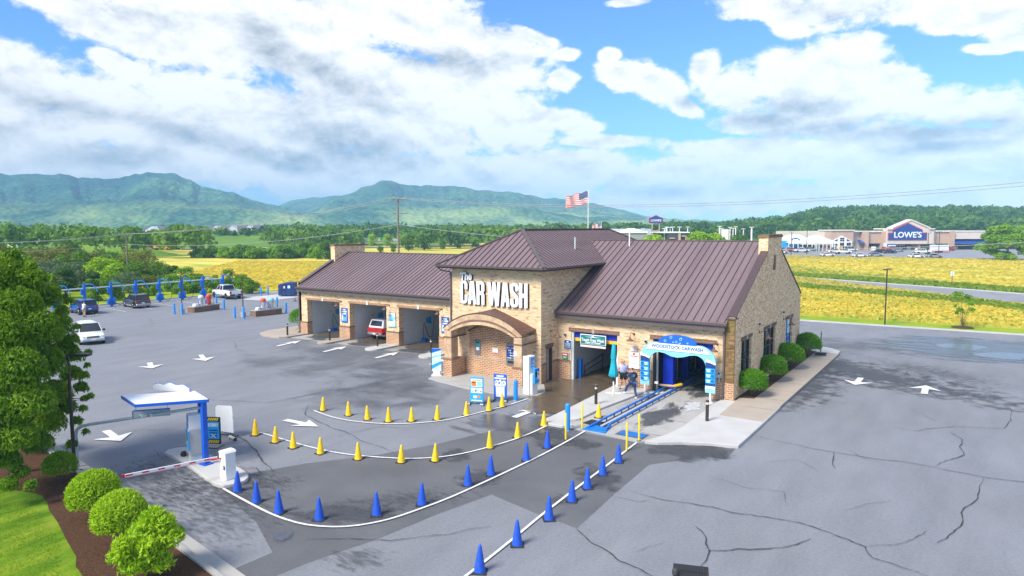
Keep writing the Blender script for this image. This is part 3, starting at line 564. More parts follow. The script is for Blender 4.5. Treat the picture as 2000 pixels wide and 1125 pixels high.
# cracks, jittered along their true course
def crack(q, w=0.035, z=0.0435, j=0.16):
    P = px(*q); 
    for it in range(3):
        o = [P[0]]
        for a, b in zip(P, P[1:]):
            L_ = math.hypot(b[0]-a[0], b[1]-a[1]); k = min(L_, 2.5)*j*(0.75 if it else 1)*random.uniform(-0.5, 0.5); m = ((a[0]+b[0])/2-(b[1]-a[1])/L_*k, (a[1]+b[1])/2+(b[0]-a[0])/L_*k); o += [m, b]
        P = o
    n = len(P); w = w*0.72; ws = [w*random.uniform(0.5, 1.3)*(0.35+0.65*min(1, 4*min(i, n-1-i)/n+.15)) for i in range(n)]
    ribbon(P, ws, z, 0, 'crack', 'crack')
for q, w in [([(1475, 852), (1620, 883), (1765, 903), (1880, 925), (2000, 943), (2080, 955)], .05), ([(1628, 884), (1631, 915)], .05), ([(1700, 884+18), (1660, 880)], .03), ([(1228, 960), (1295, 978), (1350, 985), (1430, 1003), (1500, 1012), (1560, 1022), (1620, 1042), (1690, 1070), (1705, 1092), (1760, 1110), (1820, 1130)], .05),
             ([(1203, 972), (1250, 982), (1270, 978)], .025), ([(1690, 1070), (1745, 1066), (1790, 1050), (1810, 1038)], .03), ([(1127, 1035), (1160, 1065), (1210, 1098), (1280, 1130)], .075), ([(1355, 1028), (1378, 1050), (1386, 1077), (1368, 1108)], .06), ([(1386, 1077), (1440, 1074), (1520, 1072), (1583, 1054)], .06),
             ([(1920, 935), (1905, 980), (1880, 1015), (1862, 1042), (1830, 1062)], .05), ([(1825, 912), (1850, 900), (1883, 890), (1880, 860), (1855, 845)], .045), ([(1770, 712), (1772, 730), (1800, 735)], .03), ([(1590, 785), (1640, 788), (1680, 785)], .03), ([(1740, 835), (1790, 843), (1866, 834), (1960, 838), (1975, 822), (1960, 790)], .04), ([(1770, 800), (1830, 824)], .03),
             ([(150+50, 800), (330, 776), (520, 788), (600, 773), (700, 757), (800, 737), (840, 730)], .05), ([(520, 788), (575, 777), (640, 765), (720, 750), (800, 737)], .04), ([(603, 790), (597, 812), (640, 832), (700, 860), (775, 892)], .04), ([(425, 838), (455, 850), (500, 880), (540, 925)], .07), ([(240, 845), (345, 840)], .035), ([(478, 918), (500, 915), (515, 930)], .04),
             ([(300, 880), (312, 895), (350, 880)], .04), ([(310, 965), (360, 950), (405, 940), (440, 955)], .045), ([(400, 995), (440, 985), (480, 975)], .035), ([(600, 1045+10), (700, 1055), (760, 1058), (880, 1045), (960, 1030)], .04), ([(340, 690), (420, 665), (520, 655)], .04), ([(455, 665), (460, 680), (480, 690)], .035), ([(640, 718), (720, 716), (770, 728), (785, 738)], .04),
             ([(370, 640), (460, 628), (520, 618)], .035), ([(280, 640), (300, 632), (290, 622), (330, 615)], .04), ([(200, 660), (270, 655), (330, 662)], .03), ([(660, 855), (740, 835), (800, 838)], .03), ([(1490, 905), (1560, 900), (1600, 925)], .02), ([(1650, 1000), (1700, 985), (1740, 978)], .02), ([(1380, 930), (1460, 955), (1530, 962), (1540, 990)], .02), ([(1560, 700), (1700, 712), (1860, 720), (2000, 745)], .035), ([(1240, 1080), (1300, 1060)], .02)]:
    crack(q, w)
# far highway on the left, bank and hills
def mound(name, c, rx, ry, h, mat, rot=0.0, n=28, z=-0.05, pw=1.0):
    v = []; f = []
    for i in range(n+1):
        r = i/n
        for k in range(48):
            a = 2*math.pi*k/48; x = rx*r*math.cos(a); y = ry*r*math.sin(a); zz_ = h*(0.5+0.5*math.cos(math.pi*r))**pw
            v.append((x*math.cos(rot)-y*math.sin(rot), x*math.sin(rot)+y*math.cos(rot), zz_))
    for i in range(n):
        for k in range(48):
            l = (k+1) % 48; f.append((i*48+k, (i+1)*48+k, (i+1)*48+l, i*48+l))
    o = np_mesh(name, v, f, [mat], smooth=True); o.location = (c[0], c[1], z); return tag(o, kind='structure')
HB = AT(430, 470)   # the grassy bank under the apartments
mound('grass_hill', HB, 190, 110, 7.2, 'field_green', rad(34)); mound('grass_hill', AT(210, 260), 34, 16, 5.5, 'field_green', rad(30))
HZ_ = lambda u, d: float(np.interp(u, [1180, 1400, 1500, 1600, 1750, 1900, 2150], [0, 2, 6, 15, 16, 15, 12]))*min(1, max(0, (d-372)/200))
_v = []; _us = np.linspace(1180, 2400, 40); _ds = np.linspace(370, 760, 24)
for d in _ds:
    for u in _us: x_, y_, _q = AT(u, d); _v.append((x_, y_, HZ_(u, d)*min(1, (760-d)/120)-0.08))
_i, _j = np.meshgrid(np.arange(23), np.arange(39), indexing='ij'); _a = (_i*40+_j).ravel(); tag(np_mesh('hill', _v, np.stack([_a, _a+1, _a+41, _a+40], 1), ['field_green'], smooth=True), kind='structure')
HR = [AT(-100, 355), AT(240, 350), AT(400, 345), AT(700, 352), AT(1000, 400)]
ribbon([(p[0], p[1]) for p in HR], 12, 0.25, 0.05, 'road', 'highway')
sheet('store_car_park', [AT(1480, 216)[:2], AT(2300, 200)[:2], AT(2300, 300)[:2], AT(1480, 300)[:2]], 0.0, 'road')

# ---- mountains
def vnoise(x, y, seed):
    r = np.random.default_rng(seed); T = r.random((64, 64)); xi = np.floor(x).astype(int); yi = np.floor(y).astype(int); fx = x-xi; fy = y-yi; fx = fx*fx*(3-2*fx); fy = fy*fy*(3-2*fy)
    g = lambda a, b: T[a % 64, b % 64]; return (g(xi, yi)*(1-fx)+g(xi+1, yi)*fx)*(1-fy)+(g(xi, yi+1)*(1-fx)+g(xi+1, yi+1)*fx)*fy
def fbm(x, y, o=5, seed=1):
    s = 0; a = 1; t = 0
    for i in range(o): s = s+a*vnoise(x*2**i+i*7.3, y*2**i+i*3.1, seed+i); t += a; a *= 0.5
    return s/t
def range_mesh(name, prof, R0, R1, RB, seed, spur=0.35, lump=0.0):
    """a mountain range: ridge line at R1, foot at R0, back at RB; prof gives how high the ridge stands (in the survey picture)"""
    us = np.array([p[0] for p in prof], float); vs = np.array([p[1] for p in prof], float); nu = 520; nr = 90
    U = np.linspace(us[0], us[-1], nu); hor = 444.8-0.004*(U-1000); Hh = np.maximum(0, hor-np.interp(U, us, vs))
    k = np.ones(5)/5; Hh = np.convolve(np.pad(Hh, 2, 'edge'), k, 'valid')
    rr = np.concatenate([np.linspace(R0, R1, 66), np.linspace(R1, RB, 25)[1:]])
    UU, RR = np.meshgrid(U, rr); az = (UU-1000)/F/math.cos(_p); ln = np.sqrt(1+az*az)
    X = CAM[0]+(FH[0]+RT[0]*az)*RR; Y = CAM[1]+(FH[1]+RT[1]*az)*RR
    ridge = Hh[None, :]/F*R1+10; t = np.clip((RR-R0)/(R1-R0), 0, 1); tb = np.clip((RB-RR)/(RB-R1), 0, 1)
    sp = np.abs(fbm(UU/95.0, RR/2600.0, 4, seed)-0.5)*2; n2 = fbm(X/210, Y/210, 5, seed+20); n3 = fbm(X/55, Y/55, 3, seed+40)
    env = np.where(RR <= R1, t**1.5*(3-2*t)/1.0, tb); w = np.clip(1-np.abs(t-0.55)*1.8, 0, 1)
    Z = ridge*env*(1-spur*w*(1-sp)*1.0)+ridge*0.34*(n2-0.5)*w+lump*np.clip(1-np.abs(t-0.18)*5, 0, 1)*(fbm(X/350, Y/350, 3, seed+60))*2
    Z = Z+(n3-0.5)*15*np.clip(t*6, 0, 1)*np.clip(tb*6, 0, 1); Z = np.where(t <= 0, -3, Z)
    Z[-1, :] = -3; m = len(rr); v = np.stack([X.ravel(), Y.ravel(), Z.ravel()], 1); i, j = np.meshgrid(np.arange(m-1), np.arange(nu-1), indexing='ij'); a = (i*nu+j).ravel()
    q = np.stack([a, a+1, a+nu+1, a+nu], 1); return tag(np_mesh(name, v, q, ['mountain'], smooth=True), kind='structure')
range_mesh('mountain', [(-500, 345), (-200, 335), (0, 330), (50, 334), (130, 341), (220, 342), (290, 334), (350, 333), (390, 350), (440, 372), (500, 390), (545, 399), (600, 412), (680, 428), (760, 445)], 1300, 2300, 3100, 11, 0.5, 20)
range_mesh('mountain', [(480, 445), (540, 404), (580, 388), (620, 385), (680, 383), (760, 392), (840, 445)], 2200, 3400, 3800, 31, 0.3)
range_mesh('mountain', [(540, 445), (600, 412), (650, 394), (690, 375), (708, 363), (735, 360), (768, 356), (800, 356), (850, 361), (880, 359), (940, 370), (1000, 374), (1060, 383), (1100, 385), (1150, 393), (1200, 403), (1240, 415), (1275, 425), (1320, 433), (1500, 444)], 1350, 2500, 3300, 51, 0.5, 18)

# ================================================================ the car wash building
B = empty('car_wash_building', (0, 0, 0), 0, 'long tan brick car wash with brown metal roofs and a square tower', 'building')
ZE, ZR, RY = 4.52, 9.03, 8.53          # right wing: eave, ridge, ridge line
def wallx(mb, xs, y0, y1, z0, z1, openings, mat):
    """a wall along x with door-like openings (x0,x1,ztop)"""
    x = xs[0]
    for a, b, t in openings:
        mb.box(x, y0, z0, a, y1, z1, mat); mb.box(a, y0, t, b, y1, z1, mat); x = b
    mb.box(x, y0, z0, xs[1], y1, z1, mat)
m = MB(); wallx(m, (-11.58, -0.36), 0.0, 0.35, -0.05, 4.35, [(-10.59, -7.28, 3.25), (-4.90, -1.20, 3.27)], 'brick_buff')
m.build('front_wall', B)
# gable wall with three windows
WN = [(1.35, 3.5), (6.38, 9.43), (12.42, 14.5)]; m = MB(); y = 0.0
for a, b in WN:
    m.box(-0.35, y, -0.05, 0, a, 3.35, 'brick_weathered'); m.box(-0.35, a, -0.05, 0, b, 0.95, 'brick_weathered'); y = b
m.box(-0.35, y, -0.05, 0, 17.06, 3.35, 'brick_weathered')
m.prism([(0, 3.35), (17.06, 3.35), (17.06, 4.88), (10.35, 8.40), (10.35, 8.42), (6.7, 8.42), (6.7, 8.40), (0, 4.88)], 'x', -0.35, 0.0, 'brick_weathered')
gw = m.build('gable_wall', B)
m = MB()
for a, b, c, d in ((0, 4.88, 6.7, 8.40), (10.35, 8.40, 17.06, 4.88)): m.rib((-0.175, a, b), (-0.175, c, d), 0.48, 0.06, 'roof_seam')
m.build_each('parapet_cap', B)
m = MB(); m.box(-0.56, 6.7, 7.6, 0.03, 10.35, 9.3, 'brick_weathered'); m.box(-0.62, 6.64, 9.3, 0.09, 10.41, 9.42, 'brick_cap'); m.box(-0.58, 6.68, 9.42, 0.05, 10.37, 9.50, 'brick_mossy')
ch = m.build('chimney', B)
arc = [(8.53+0.26*math.cos(a), 7.75+0.42*math.sin(a)) for a in [math.pi*k/8 for k in range(9)]]
MB().prism([(8.27, 7.15)]+arc[::-1]+[(8.79, 7.15)], 'x', -0.02, 0.045, 'brick_brown').build('niche', ch)
MB().box(-0.46, -0.10, -0.05, 0.03, 0.0, 4.78, 'brick_mossy').box(-0.46, 0.0, 4.36, -0.36, 0.3, 4.78, 'brick_mossy').build('corner_pier', B)
MB().box(-0.52, -0.16, 4.78, 0.08, 0.4, 4.86, 'trim_brown').build('pier_cap', B)
m = MB()
for a, b in ((-11.58, -10.62), (-7.25, -4.93), (-1.17, -0.46)): m.box(a, -0.05, -0.05, b, 0, 1.22, 'brick_red'); m.box(a, -0.08, 1.22, b, 0, 1.30, 'brick_cap')
m.box(-0.46, -0.15, -0.05, 0.06, -0.10, 1.1, 'brick_red')
m.build_each('brick_base', B)
for (a, b, k) in ((-10.75, -7.12, -8.95), (-5.1, -0.98, -3.0)):
    l = MB().box(a, -0.035, 3.26, b, 0.02, 3.50, 'brick_brown').build('lintel', B); MB().box(k-0.09, -0.06, 3.24, k+0.09, 0, 3.55, 'concrete_tan').build('keystone', l)
# gable windows
for i, (a, b) in enumerate(WN):
    nv = 2 if i != 1 else 3; w = MB(); mt = 'black_trim'
    w.box(-0.2, a, 0.95, -0.13, a+0.09, 3.35, mt); w.box(-0.2, b-0.09, 0.95, -0.13, b, 3.35, mt); w.box(-0.2, a, 3.26, -0.13, b, 3.35, mt); w.box(-0.2, a, 0.95, -0.13, b, 1.04, mt)
    for k in range(1, nv): yy = a+(b-a)*k/nv; w.box(-0.19, yy-0.035, 1.04, -0.14, yy+0.035, 3.26, mt)
    w.box(-0.19, a+.09, 2.12, -0.14, b-.09, 2.19, mt)
    win = w.build('window', B, label='tall dark framed gable window') if False else w.build('window', B)
    MB().box(-0.25, a, 0.95, -0.20, b, 3.35, 'glass').build('pane', win)
    if i == 2:
        p = MB()
        for k in range(2):
            for r in range(2): p.box(-0.175, a+0.12+k*1.0, 1.1+r*1.08, -0.16, a+0.95+k*1.0, 2.05+r*1.08+0.1, 'sign_cyan' if (k+r) % 2 else 'ice')
            p.box(-0.155, a+0.2+k*1.0, 1.7, -0.145, a+0.85+k*1.0, 1.95, 'sign_blue'); p.box(-0.155, a+0.2+k, 2.6, -0.145, a+0.85+k, 2.85, 'pale_cyan')
        p.build('poster', win, label='blue and white posters filling the gable window')
    l = MB().box(0, a-0.12, 3.35, 0.035, b+0.12, 3.57, 'brick_brown').build('lintel', B); MB().box(0, (a+b)/2-0.08, 3.33, 0.06, (a+b)/2+0.08, 3.62, 'concrete_pale').build('keystone', l)
    MB().box(0, a-.05, 0.86, 0.07, b+.05, 0.95, 'concrete_tan').build('sill', B)
# roofs
def gable_roof(x0, x1, y0, yr, y1, z0, zr, step, name, drop=0.16, start=None):
    m = MB(); m.prism([(y0, z0), (yr, zr), (y1, z0), (y1, z0-drop), (yr, zr-drop*1.2), (y0, z0-drop)], 'x', x0, x1, 'roof_metal')
    x = x1-0.12 if start is None else start
    while x > x0:
        m.rib((x, y0+0.01, z0), (x, yr, zr), 0.035, 0.045, 'roof_seam'); m.rib((x, y1-0.01, z0), (x, yr, zr), 0.035, 0.045, 'roof_seam'); x -= step
    m.rib((x0, yr, zr-0.02), (x1, yr, zr-0.02), 0.20, 0.065, 'trim_brown'); return m.build(name, B)
gable_roof(-15.2, -0.36, -0.40, RY, 17.46, 4.60, 9.03, 0.456, 'roof')
def gutter(pts, name='gutter'):
    m = MB()
    for a, b in zip(pts, pts[1:]):
        t = (Vector(b)-Vector(a)).normalized(); n = Vector((t.y, -t.x, 0))
        m.add([Vector(a)+n*o_+Vector((0, 0, z_)) for o_, z_ in ((0, 0), (0.11, 0), (0.135, 0.13), (0, 0.13))]+[Vector(b)+n*o_+Vector((0, 0, z_)) for o_, z_ in ((0, 0), (0.11, 0), (0.135, 0.13), (0, 0.13))], [(3,2,1,0),(4,5,6,7),(0,1,5,4),(1,2,6,5),(2,3,7,6),(3,0,4,7)], 'trim_brown')
    return m.build(name, B)
gutter([(-11.56, -0.40, 4.42), (-0.34, -0.40, 4.42)])
MB().box(-11.58, -0.39, 4.10, -0.47, -0.02, 4.43, 'trim_brown').build('fascia', B)
def downspout(x, y, z0, z1, bend=0.0):
    return MB().box(x-0.055, y-0.10, z0+0.12, x+0.055, y, z1, 'trim_brown').box(x-0.055, y-0.26, z0+0.03, x+0.055, y-0.001, z0+0.13, 'trim_brown').build('downspout', B)
downspout(-0.56, -0.055, 0.1, 4.10); downspout(-18.90, -2.11, 0.1, 6.95)
# tower
TX0, TX1, TY0, TY1 = -18.82, -11.59, -2.10, 18.0
m = MB(); m.box(TX0, TY0, -0.05, TX1, TY0+0.35, 7.30, 'brick_buff'); m.box(TX0, TY0+0.35, -0.05, TX0+0.35, TY1, 7.30, 'brick_buff')
m.box(TX1-0.35, TY0+0.35, -0.05, TX1, -1.46, 7.30, 'brick_buff'); m.box(TX1-0.35, -0.72, -0.05, TX1, TY1, 7.30, 'brick_buff'); m.box(TX1-0.35, -1.46, 2.25, TX1, -0.72, 7.30, 'brick_buff'); m.box(TX0+.35, TY1-.35, -0.05, TX1-.35, TY1, 7.30, 'brick_buff')
m.build('tower_wall', B)
m = MB(); m.box(TX1, TY0-0.03, -0.05, TX1+0.04, -1.52, 1.22, 'brick_red'); m.box(TX1, TY0-.03, 1.22, TX1+0.07, -1.52, 1.30, 'brick_cap'); m.box(TX1, -0.66, -0.05, TX1+0.04, 0, 1.22, 'brick_red'); m.box(TX1, -.66, 1.22, TX1+0.07, 0, 1.30, 'brick_cap'); m.build_each('brick_base', B)
d = MB().box(TX1-0.28, -1.40, 0.05, TX1-0.22, -0.78, 2.2, 'door_metal').build('door', B); MB().box(TX1-0.22, -1.34, 1.0, TX1-0.18, -1.28, 1.2, 'black').build('handle', d)
m = MB(); m.box(TX1-.20, -1.46, 0.02, TX1+.01, -1.38, 2.25, 'door_brown'); m.box(TX1-.20, -.80, 0.02, TX1+.01, -.72, 2.25, 'door_brown'); m.box(TX1-.2, -1.38, 2.17, TX1+.01, -.80, 2.25, 'door_brown'); m.build('door_frame', B)
MB().box(TX1, -1.6, 2.26, TX1+0.035, -0.58, 2.50, 'brick_brown').build('lintel', B)
ex0, ex1, ey0, ey1, ez, az_ = -19.62, -10.90, -2.85, 18.85, 7.50, 9.86; xm = (ex0+ex1)/2; hw_ = (ex1-ex0)/2; ra, rb_ = ey0+4.15, ey1-4.15
m = MB(); A_, B_, C_, D_ = (ex0, ey0, ez), (ex1, ey0, ez), (ex1, ey1, ez), (ex0, ey1, ez); P_, Q_ = (xm, ra, az_), (xm, rb_, az_)
m.add([A_, B_, C_, D_, P_, Q_], [(0, 1, 4), (1, 2, 5, 4), (2, 3, 5), (3, 0, 4, 5), (3, 2, 1, 0)], 'roof_metal')
x = ex0+0.3
while x < ex1-0.15:
    k = 1-abs(x-xm)/hw_; m.rib((x, ey0, ez), (x, ey0+(ra-ey0)*k, ez+(az_-ez)*k), 0.035, 0.045, 'roof_seam'); x += 0.44
y = ey0+0.3
while y < ey1-0.15:
    k = min(1, (y-ey0)/(ra-ey0), (ey1-y)/(ey1-rb_))
    for e_ in (ex0, ex1): m.rib((e_, y, ez), (e_+(xm-e_)*k, y, ez+(az_-ez)*k), 0.035, 0.045, 'roof_seam')
    y += 0.44
for a, b in ((A_, P_), (B_, P_), (C_, Q_), (D_, Q_), (P_, Q_)): m.rib(a, b, 0.26, 0.07, 'trim_brown')
m.build('tower_roof', B)
MB().box(ex0+0.02, ey0+0.02, 7.28, ex1-0.02, ey1-0.02, 7.42, 'soffit').build('soffit', B)
gutter([(ex0, ey0, 7.38), (ex1, ey0, 7.38), (ex1, ey1, 7.38)])
# narrow eave return pipe of the tower downspout
MB().tube([(-19.5, -2.8, 7.35), (-19.4, -2.6, 7.1), (-18.9, -2.16, 6.98)], 0.045, 'trim_brown', 6).build('downspout_elbow', B)
for (x_, y_, z_, h_, r_) in ((-12.7, 4.3, 8.75, 0.55, 0.06), (-10.0, 7.6, 8.9, 0.7, 0.05)):
    MB().tube([(x_, y_, z_-0.3), (x_, y_, z_+h_)], r_, 'galv' if y_ < 5 else 'white_paint', 8).build('vent_pipe', B)
# portico
px0, px1, py0 = -18.35, -11.98, -3.70; cxp = (px0+px1)/2
def arcpts(x0, x1, zs, zt, n=18):
    w = (x1-x0)/2; h = zt-zs; R_ = (w*w+h*h)/(2*h); c = (x0+x1)/2; zc = zt-R_; a = math.asin(min(1, w/R_)); return [(c+R_*math.sin(-a+2*a*i/n), zc+R_*math.cos(-a+2*a*i/n)) for i in range(n+1)]
pt = empty('portico', (0, 0, 0)); pt.parent = B
m = MB()
for a, b in ((px0+0.06, px0+0.66), (px1-0.66, px1-0.06)):
    m.box(a, py0+0.04, 1.30, b, py0+0.75, 3.18, 'brick_arch'); m.box(a, py0+.75, 1.30, b, TY0, 3.18, 'brick_buff') if False else None
    m.box(a, py0+0.75, 2.75, b, TY0, 3.18, 'brick_arch')
m.build_each('pillar', pt)
m = MB()
for a, b in ((px0, px0+0.72), (px1-0.72, px1)): m.box(a, py0-0.02, 0.0, b, py0+0.80, 1.20, 'brick_red'); m.box(a-0.03, py0-0.05, 1.20, b+0.03, py0+0.83, 1.29, 'brick_cap')
m.box(px0+0.1, py0+0.8, 0, px0+0.66, TY0, 1.2, 'brick_red'); m.box(px1-.66, py0+0.8, 0, px1-.1, TY0, 1.2, 'brick_red'); m.build_each('pillar_base', pt)
m = MB()
for a, b in ((px0, px0+0.72), (px1-0.72, px1)): m.box(a, py0, 2.68, b, TY0, 2.76, 'brick_brown')
m.build_each('string_course', pt)
o1 = arcpts(px0-0.02, px1+0.02, 3.25, 4.45); i1 = arcpts(px0+0.72, px1-0.72, 3.16, 3.74); mid1 = arcpts(px0+0.35, px1-0.35, 3.20, 4.10); mid0 = arcpts(px0+0.48, px1-0.48, 3.19, 3.96)
def band(lo, hi, y0, y1, mat, nm, par):
    m = MB(); n = len(lo)
    for i in range(n-1):
        q = [lo[i], lo[i+1], hi[i+1], hi[i]]; m.prism(q, 'y', y0, y1, mat)
    return m.build(nm, par)
band(i1, mid0, py0, py0+0.7, 'brick_arch', 'arch', pt); band(mid0, mid1, py0-0.015, py0+0.7, 'brick_brown', 'arch_course', pt); band(mid1, o1, py0, py0+0.7, 'brick_arch', 'arch', pt)
m = MB(); n = len(o1)
for i in range(n-1):
    a, b = o1[i], o1[i+1]; rz = 4.62
    def back(p): t = 1-abs(p[0]-cxp)/((px1-px0)/2+0.1); return (p[0]+(0.0), TY0, 3.42+(rz-3.42)*max(0, t)**0.9)
    A0 = (a[0], py0-0.03, a[1]+0.02); B0 = (b[0], py0-0.03, b[1]+0.02); A1 = back(a); B1 = back(b); up_ = Vector((0, 0, 0.05))
    m.add([A0, B0, B1, A1, Vector(A0)+up_, Vector(B0)+up_, Vector(B1)+up_, Vector(A1)+up_], [(4,5,6,7), (0,3,2,1), (0,1,5,4), (2,3,7,6), (3,0,4,7), (1,2,6,5)], 'copper_roof')
m.build('portico_roof', pt)
MB().box(px0+0.7, py0+0.6, 3.16, px1-0.7, TY0, 3.2, 'soffit').build('ceiling', pt) if False else None
# recessed brick panel with darker rim on the wall behind
pa = arcpts(px0+1.0, px1-0.9, 2.95, 3.55); MB().prism([(px0+1.0, 1.25)]+pa+[(px1-0.9, 1.25)], 'y', TY0-0.02, TY0, 'brick_red').build('brick_panel', pt)
band(arcpts(px0+1.0, px1-0.9, 2.95, 3.55), arcpts(px0+0.85, px1-0.75, 2.98, 3.72), TY0-0.05, TY0, 'brick_brown', 'panel_arch', pt)
MB().box(px0+0.72, TY0-0.05, 0.0, px1-0.72, TY0, 1.17, 'brick_red').box(px0+.72, TY0-.07, 1.17, px1-.72, TY0, 1.25, 'mortar').build_each('brick_base', pt)
# left wing
LX0, LX1, LY, LRY, LB, LZR = -41.97, -18.82, 3.25, 9.12, 15.0, 7.55
BAYS = [(-40.80, -36.35), (-35.05, -30.50), (-29.05, -24.60), (-23.2, -19.1)]
m = MB(); wallx(m, (LX0, LX1), LY, LY+0.5, -0.05, 4.35, [(a, b, 3.35) for a, b in BAYS], 'brick_buff'); m.build('front_wall', B)
MB().prism([(LY, -0.05), (LB, -0.05), (LB, 4.85), (LRY+1.9, 6.9), (LRY-1.9, 6.9), (LY, 4.85)], 'x', LX0-0.01, LX0+0.34, 'brick_weathered').build('gable_wall', B)
m = MB()
for a, b, c, d in ((LY, 4.85, LRY, 7.75), (LRY, 7.75, LB, 4.85)): m.rib((LX0+0.16, a, b), (LX0+0.16, c, d), 0.46, 0.10, 'trim_brown')
m.prism([(LY, 4.4), (LRY, 7.3), (LRY, 7.75), (LY, 4.85)], 'x', LX0-0.02, LX0+0.34, 'brick_buff'); m.build('parapet', B)
MB().box(LX0-0.03, 7.3, 6.0, LX0+0.55, 11.3, 8.28, 'brick_weathered').box(LX0-0.08, 7.24, 8.28, LX0+0.6, 11.36, 8.42, 'brick_cap').build('chimney', B)
gable_roof(LX0+0.35, LX1-0.0, LY-0.40, LRY, LB+0.40, 4.60, LZR+0.08, 0.456, 'roof')
gutter([(LX0+0.05, LY-0.40, 4.42), (LX1-0.02, LY-0.40, 4.42)]); MB().box(LX0+0.1, LY-0.38, 4.10, LX1, LY-0.02, 4.43, 'trim_brown').build('fascia', B)
downspout(LX0+0.12, LY-0.02, 0.15, 4.1)
m = MB(); edges_ = [LX0]+[e for b in BAYS for e in b]+[LX1]
for i in range(0, len(edges_), 2):
    a, b = edges_[i], edges_[i+1]; m.box(a-0.02, LY-0.06, -0.05, b+0.02, LY+0.53, 1.16, 'brick_red'); m.box(a-0.04, LY-0.10, 1.16, b+0.04, LY+0.55, 1.26, 'brick_cap')
m.build_each('brick_base', B)
for a, b in BAYS:
    l = MB().box(a-0.18, LY-0.035, 3.36, b+0.18, LY+0.02, 3.55, 'cornice_brick').build('lintel', B); MB().box((a+b)/2-0.09, LY-0.07, 3.34, (a+b)/2+0.09, LY, 3.62, 'white_paint').build('keystone', l)
BD = 12.5
for i, (a, b) in enumerate(BAYS):
    MB().box(a-0.12, LY+0.56, 0.0, a-0.03, BD, 3.9, 'bay_white').build('bay_wall', B)
    MB().box(b+0.03, LY+0.56, 0.0, b+0.12, BD, 3.9, 'bay_white').build('bay_wall', B)
MB().box(LX0+0.4, LY+0.5, 3.9, LX1, BD, 3.98, 'bay_white').build('bay_ceiling', B)
MB().box(-31.2, BD, 0, LX1, BD+0.1, 3.9, 'bay_white').build('bay_wall', B)
# right wing interiors
m = MB(); m.box(-10.75, 0.36, 0.0, -10.62, 15.5, 3.8, 'bay_white'); m.box(-7.2, 0.36, 0.0, -7.08, 15.5, 3.8, 'bay_white'); m.build('bay_wall', B)
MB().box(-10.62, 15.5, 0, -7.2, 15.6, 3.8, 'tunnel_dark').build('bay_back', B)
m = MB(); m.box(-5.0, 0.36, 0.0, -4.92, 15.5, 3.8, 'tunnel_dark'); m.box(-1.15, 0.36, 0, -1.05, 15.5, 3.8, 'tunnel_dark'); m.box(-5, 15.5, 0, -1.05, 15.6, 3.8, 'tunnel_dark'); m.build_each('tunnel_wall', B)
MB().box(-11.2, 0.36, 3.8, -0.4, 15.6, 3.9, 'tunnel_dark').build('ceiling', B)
MB().box(-10.57, 0.22, 2.83, -7.3, 0.30, 3.25, 'bay_blue').box(-10.57, 0.21, 2.62, -7.3, 0.30, 2.83, 'bay_yellow').build('entry_band', B)
MB().box(-4.88, 0.22, 2.80, -1.22, 0.30, 3.27, 'bay_blue').box(-4.88, 0.21, 2.58, -1.22, 0.30, 2.80, 'bay_yellow').build('entry_band', B)
MB().box(-10.58, 0.05, 0.0, -10.42, 0.3, 3.25, 'galv').build_each('door_track', B); MB().box(-4.88, 0.03, 0.0, -4.74, 0.3, 2.58, 'black_trim').box(-4.7, 0.1, 0, -4.62, 0.25, 2.58, 'steel').build_each('door_track', B)
# tunnel machinery seen in the opening
m = MB()
for yy, xa, xb in ((0.9, -4.6, -3.95), (4.2, -4.7, -4.2), (7.5, -4.7, -4.25), (2.6, -1.75, -1.2), (6.5, -1.8, -1.25)): m.box(xa, yy, 0.1, xb, yy+0.4, 2.9, 'tunnel_blue')
m.box(-4.6, 0.9, 2.7, -1.2, 1.3, 3.0, 'tunnel_blue'); m.box(-4.7, 4.2, 2.7, -1.2, 4.6, 3.0, 'tunnel_blue'); m.build_each('wash_frame', B)
m = MB()
for yy in (1.9, 3.2, 5.4, 6.6, 8.8, 10.0): m.tube([(-4.55, yy, 0.1), (-4.55, yy, 2.6), (-4.3, yy, 2.9), (-2.0, yy, 2.9)], 0.04, 'steel', 6); m.box(-4.85, yy-0.35, 0.7, -4.78, yy+0.35, 2.4, 'bay_white')
m.build_each('spray_arch', B)
m = MB(); 
for k in range(5): m.box(-4.72, 1.5+k*2.2, 0.35, -4.64, 1.62+k*2.2, 1.0, 'black')
m.box(-4.70, 1.3, 0.9, -4.64, 13, 0.98, 'black'); m.build('guide_rail', B)
MB().tube([(-10.3, 1.3, 0.35), (-10.3, 4.0, 0.75)], 0.03, 'black', 6).tube([(-10.3, 1.3, 0.75), (-10.3, 4.0, 1.15)], 0.03, 'black', 6).tube([(-10.3, 1.3, 0), (-10.3, 1.3, 0.75)], 0.03, 'black', 6).tube([(-10.3, 4.0, 0), (-10.3, 4.0, 1.15)], 0.03, 'black', 6).build('guide_rail', B)
MB().box(-10.42, 0.7, 0, -10.25, 1.0, 1.3, 'rail_blue').build('wash_post', B)
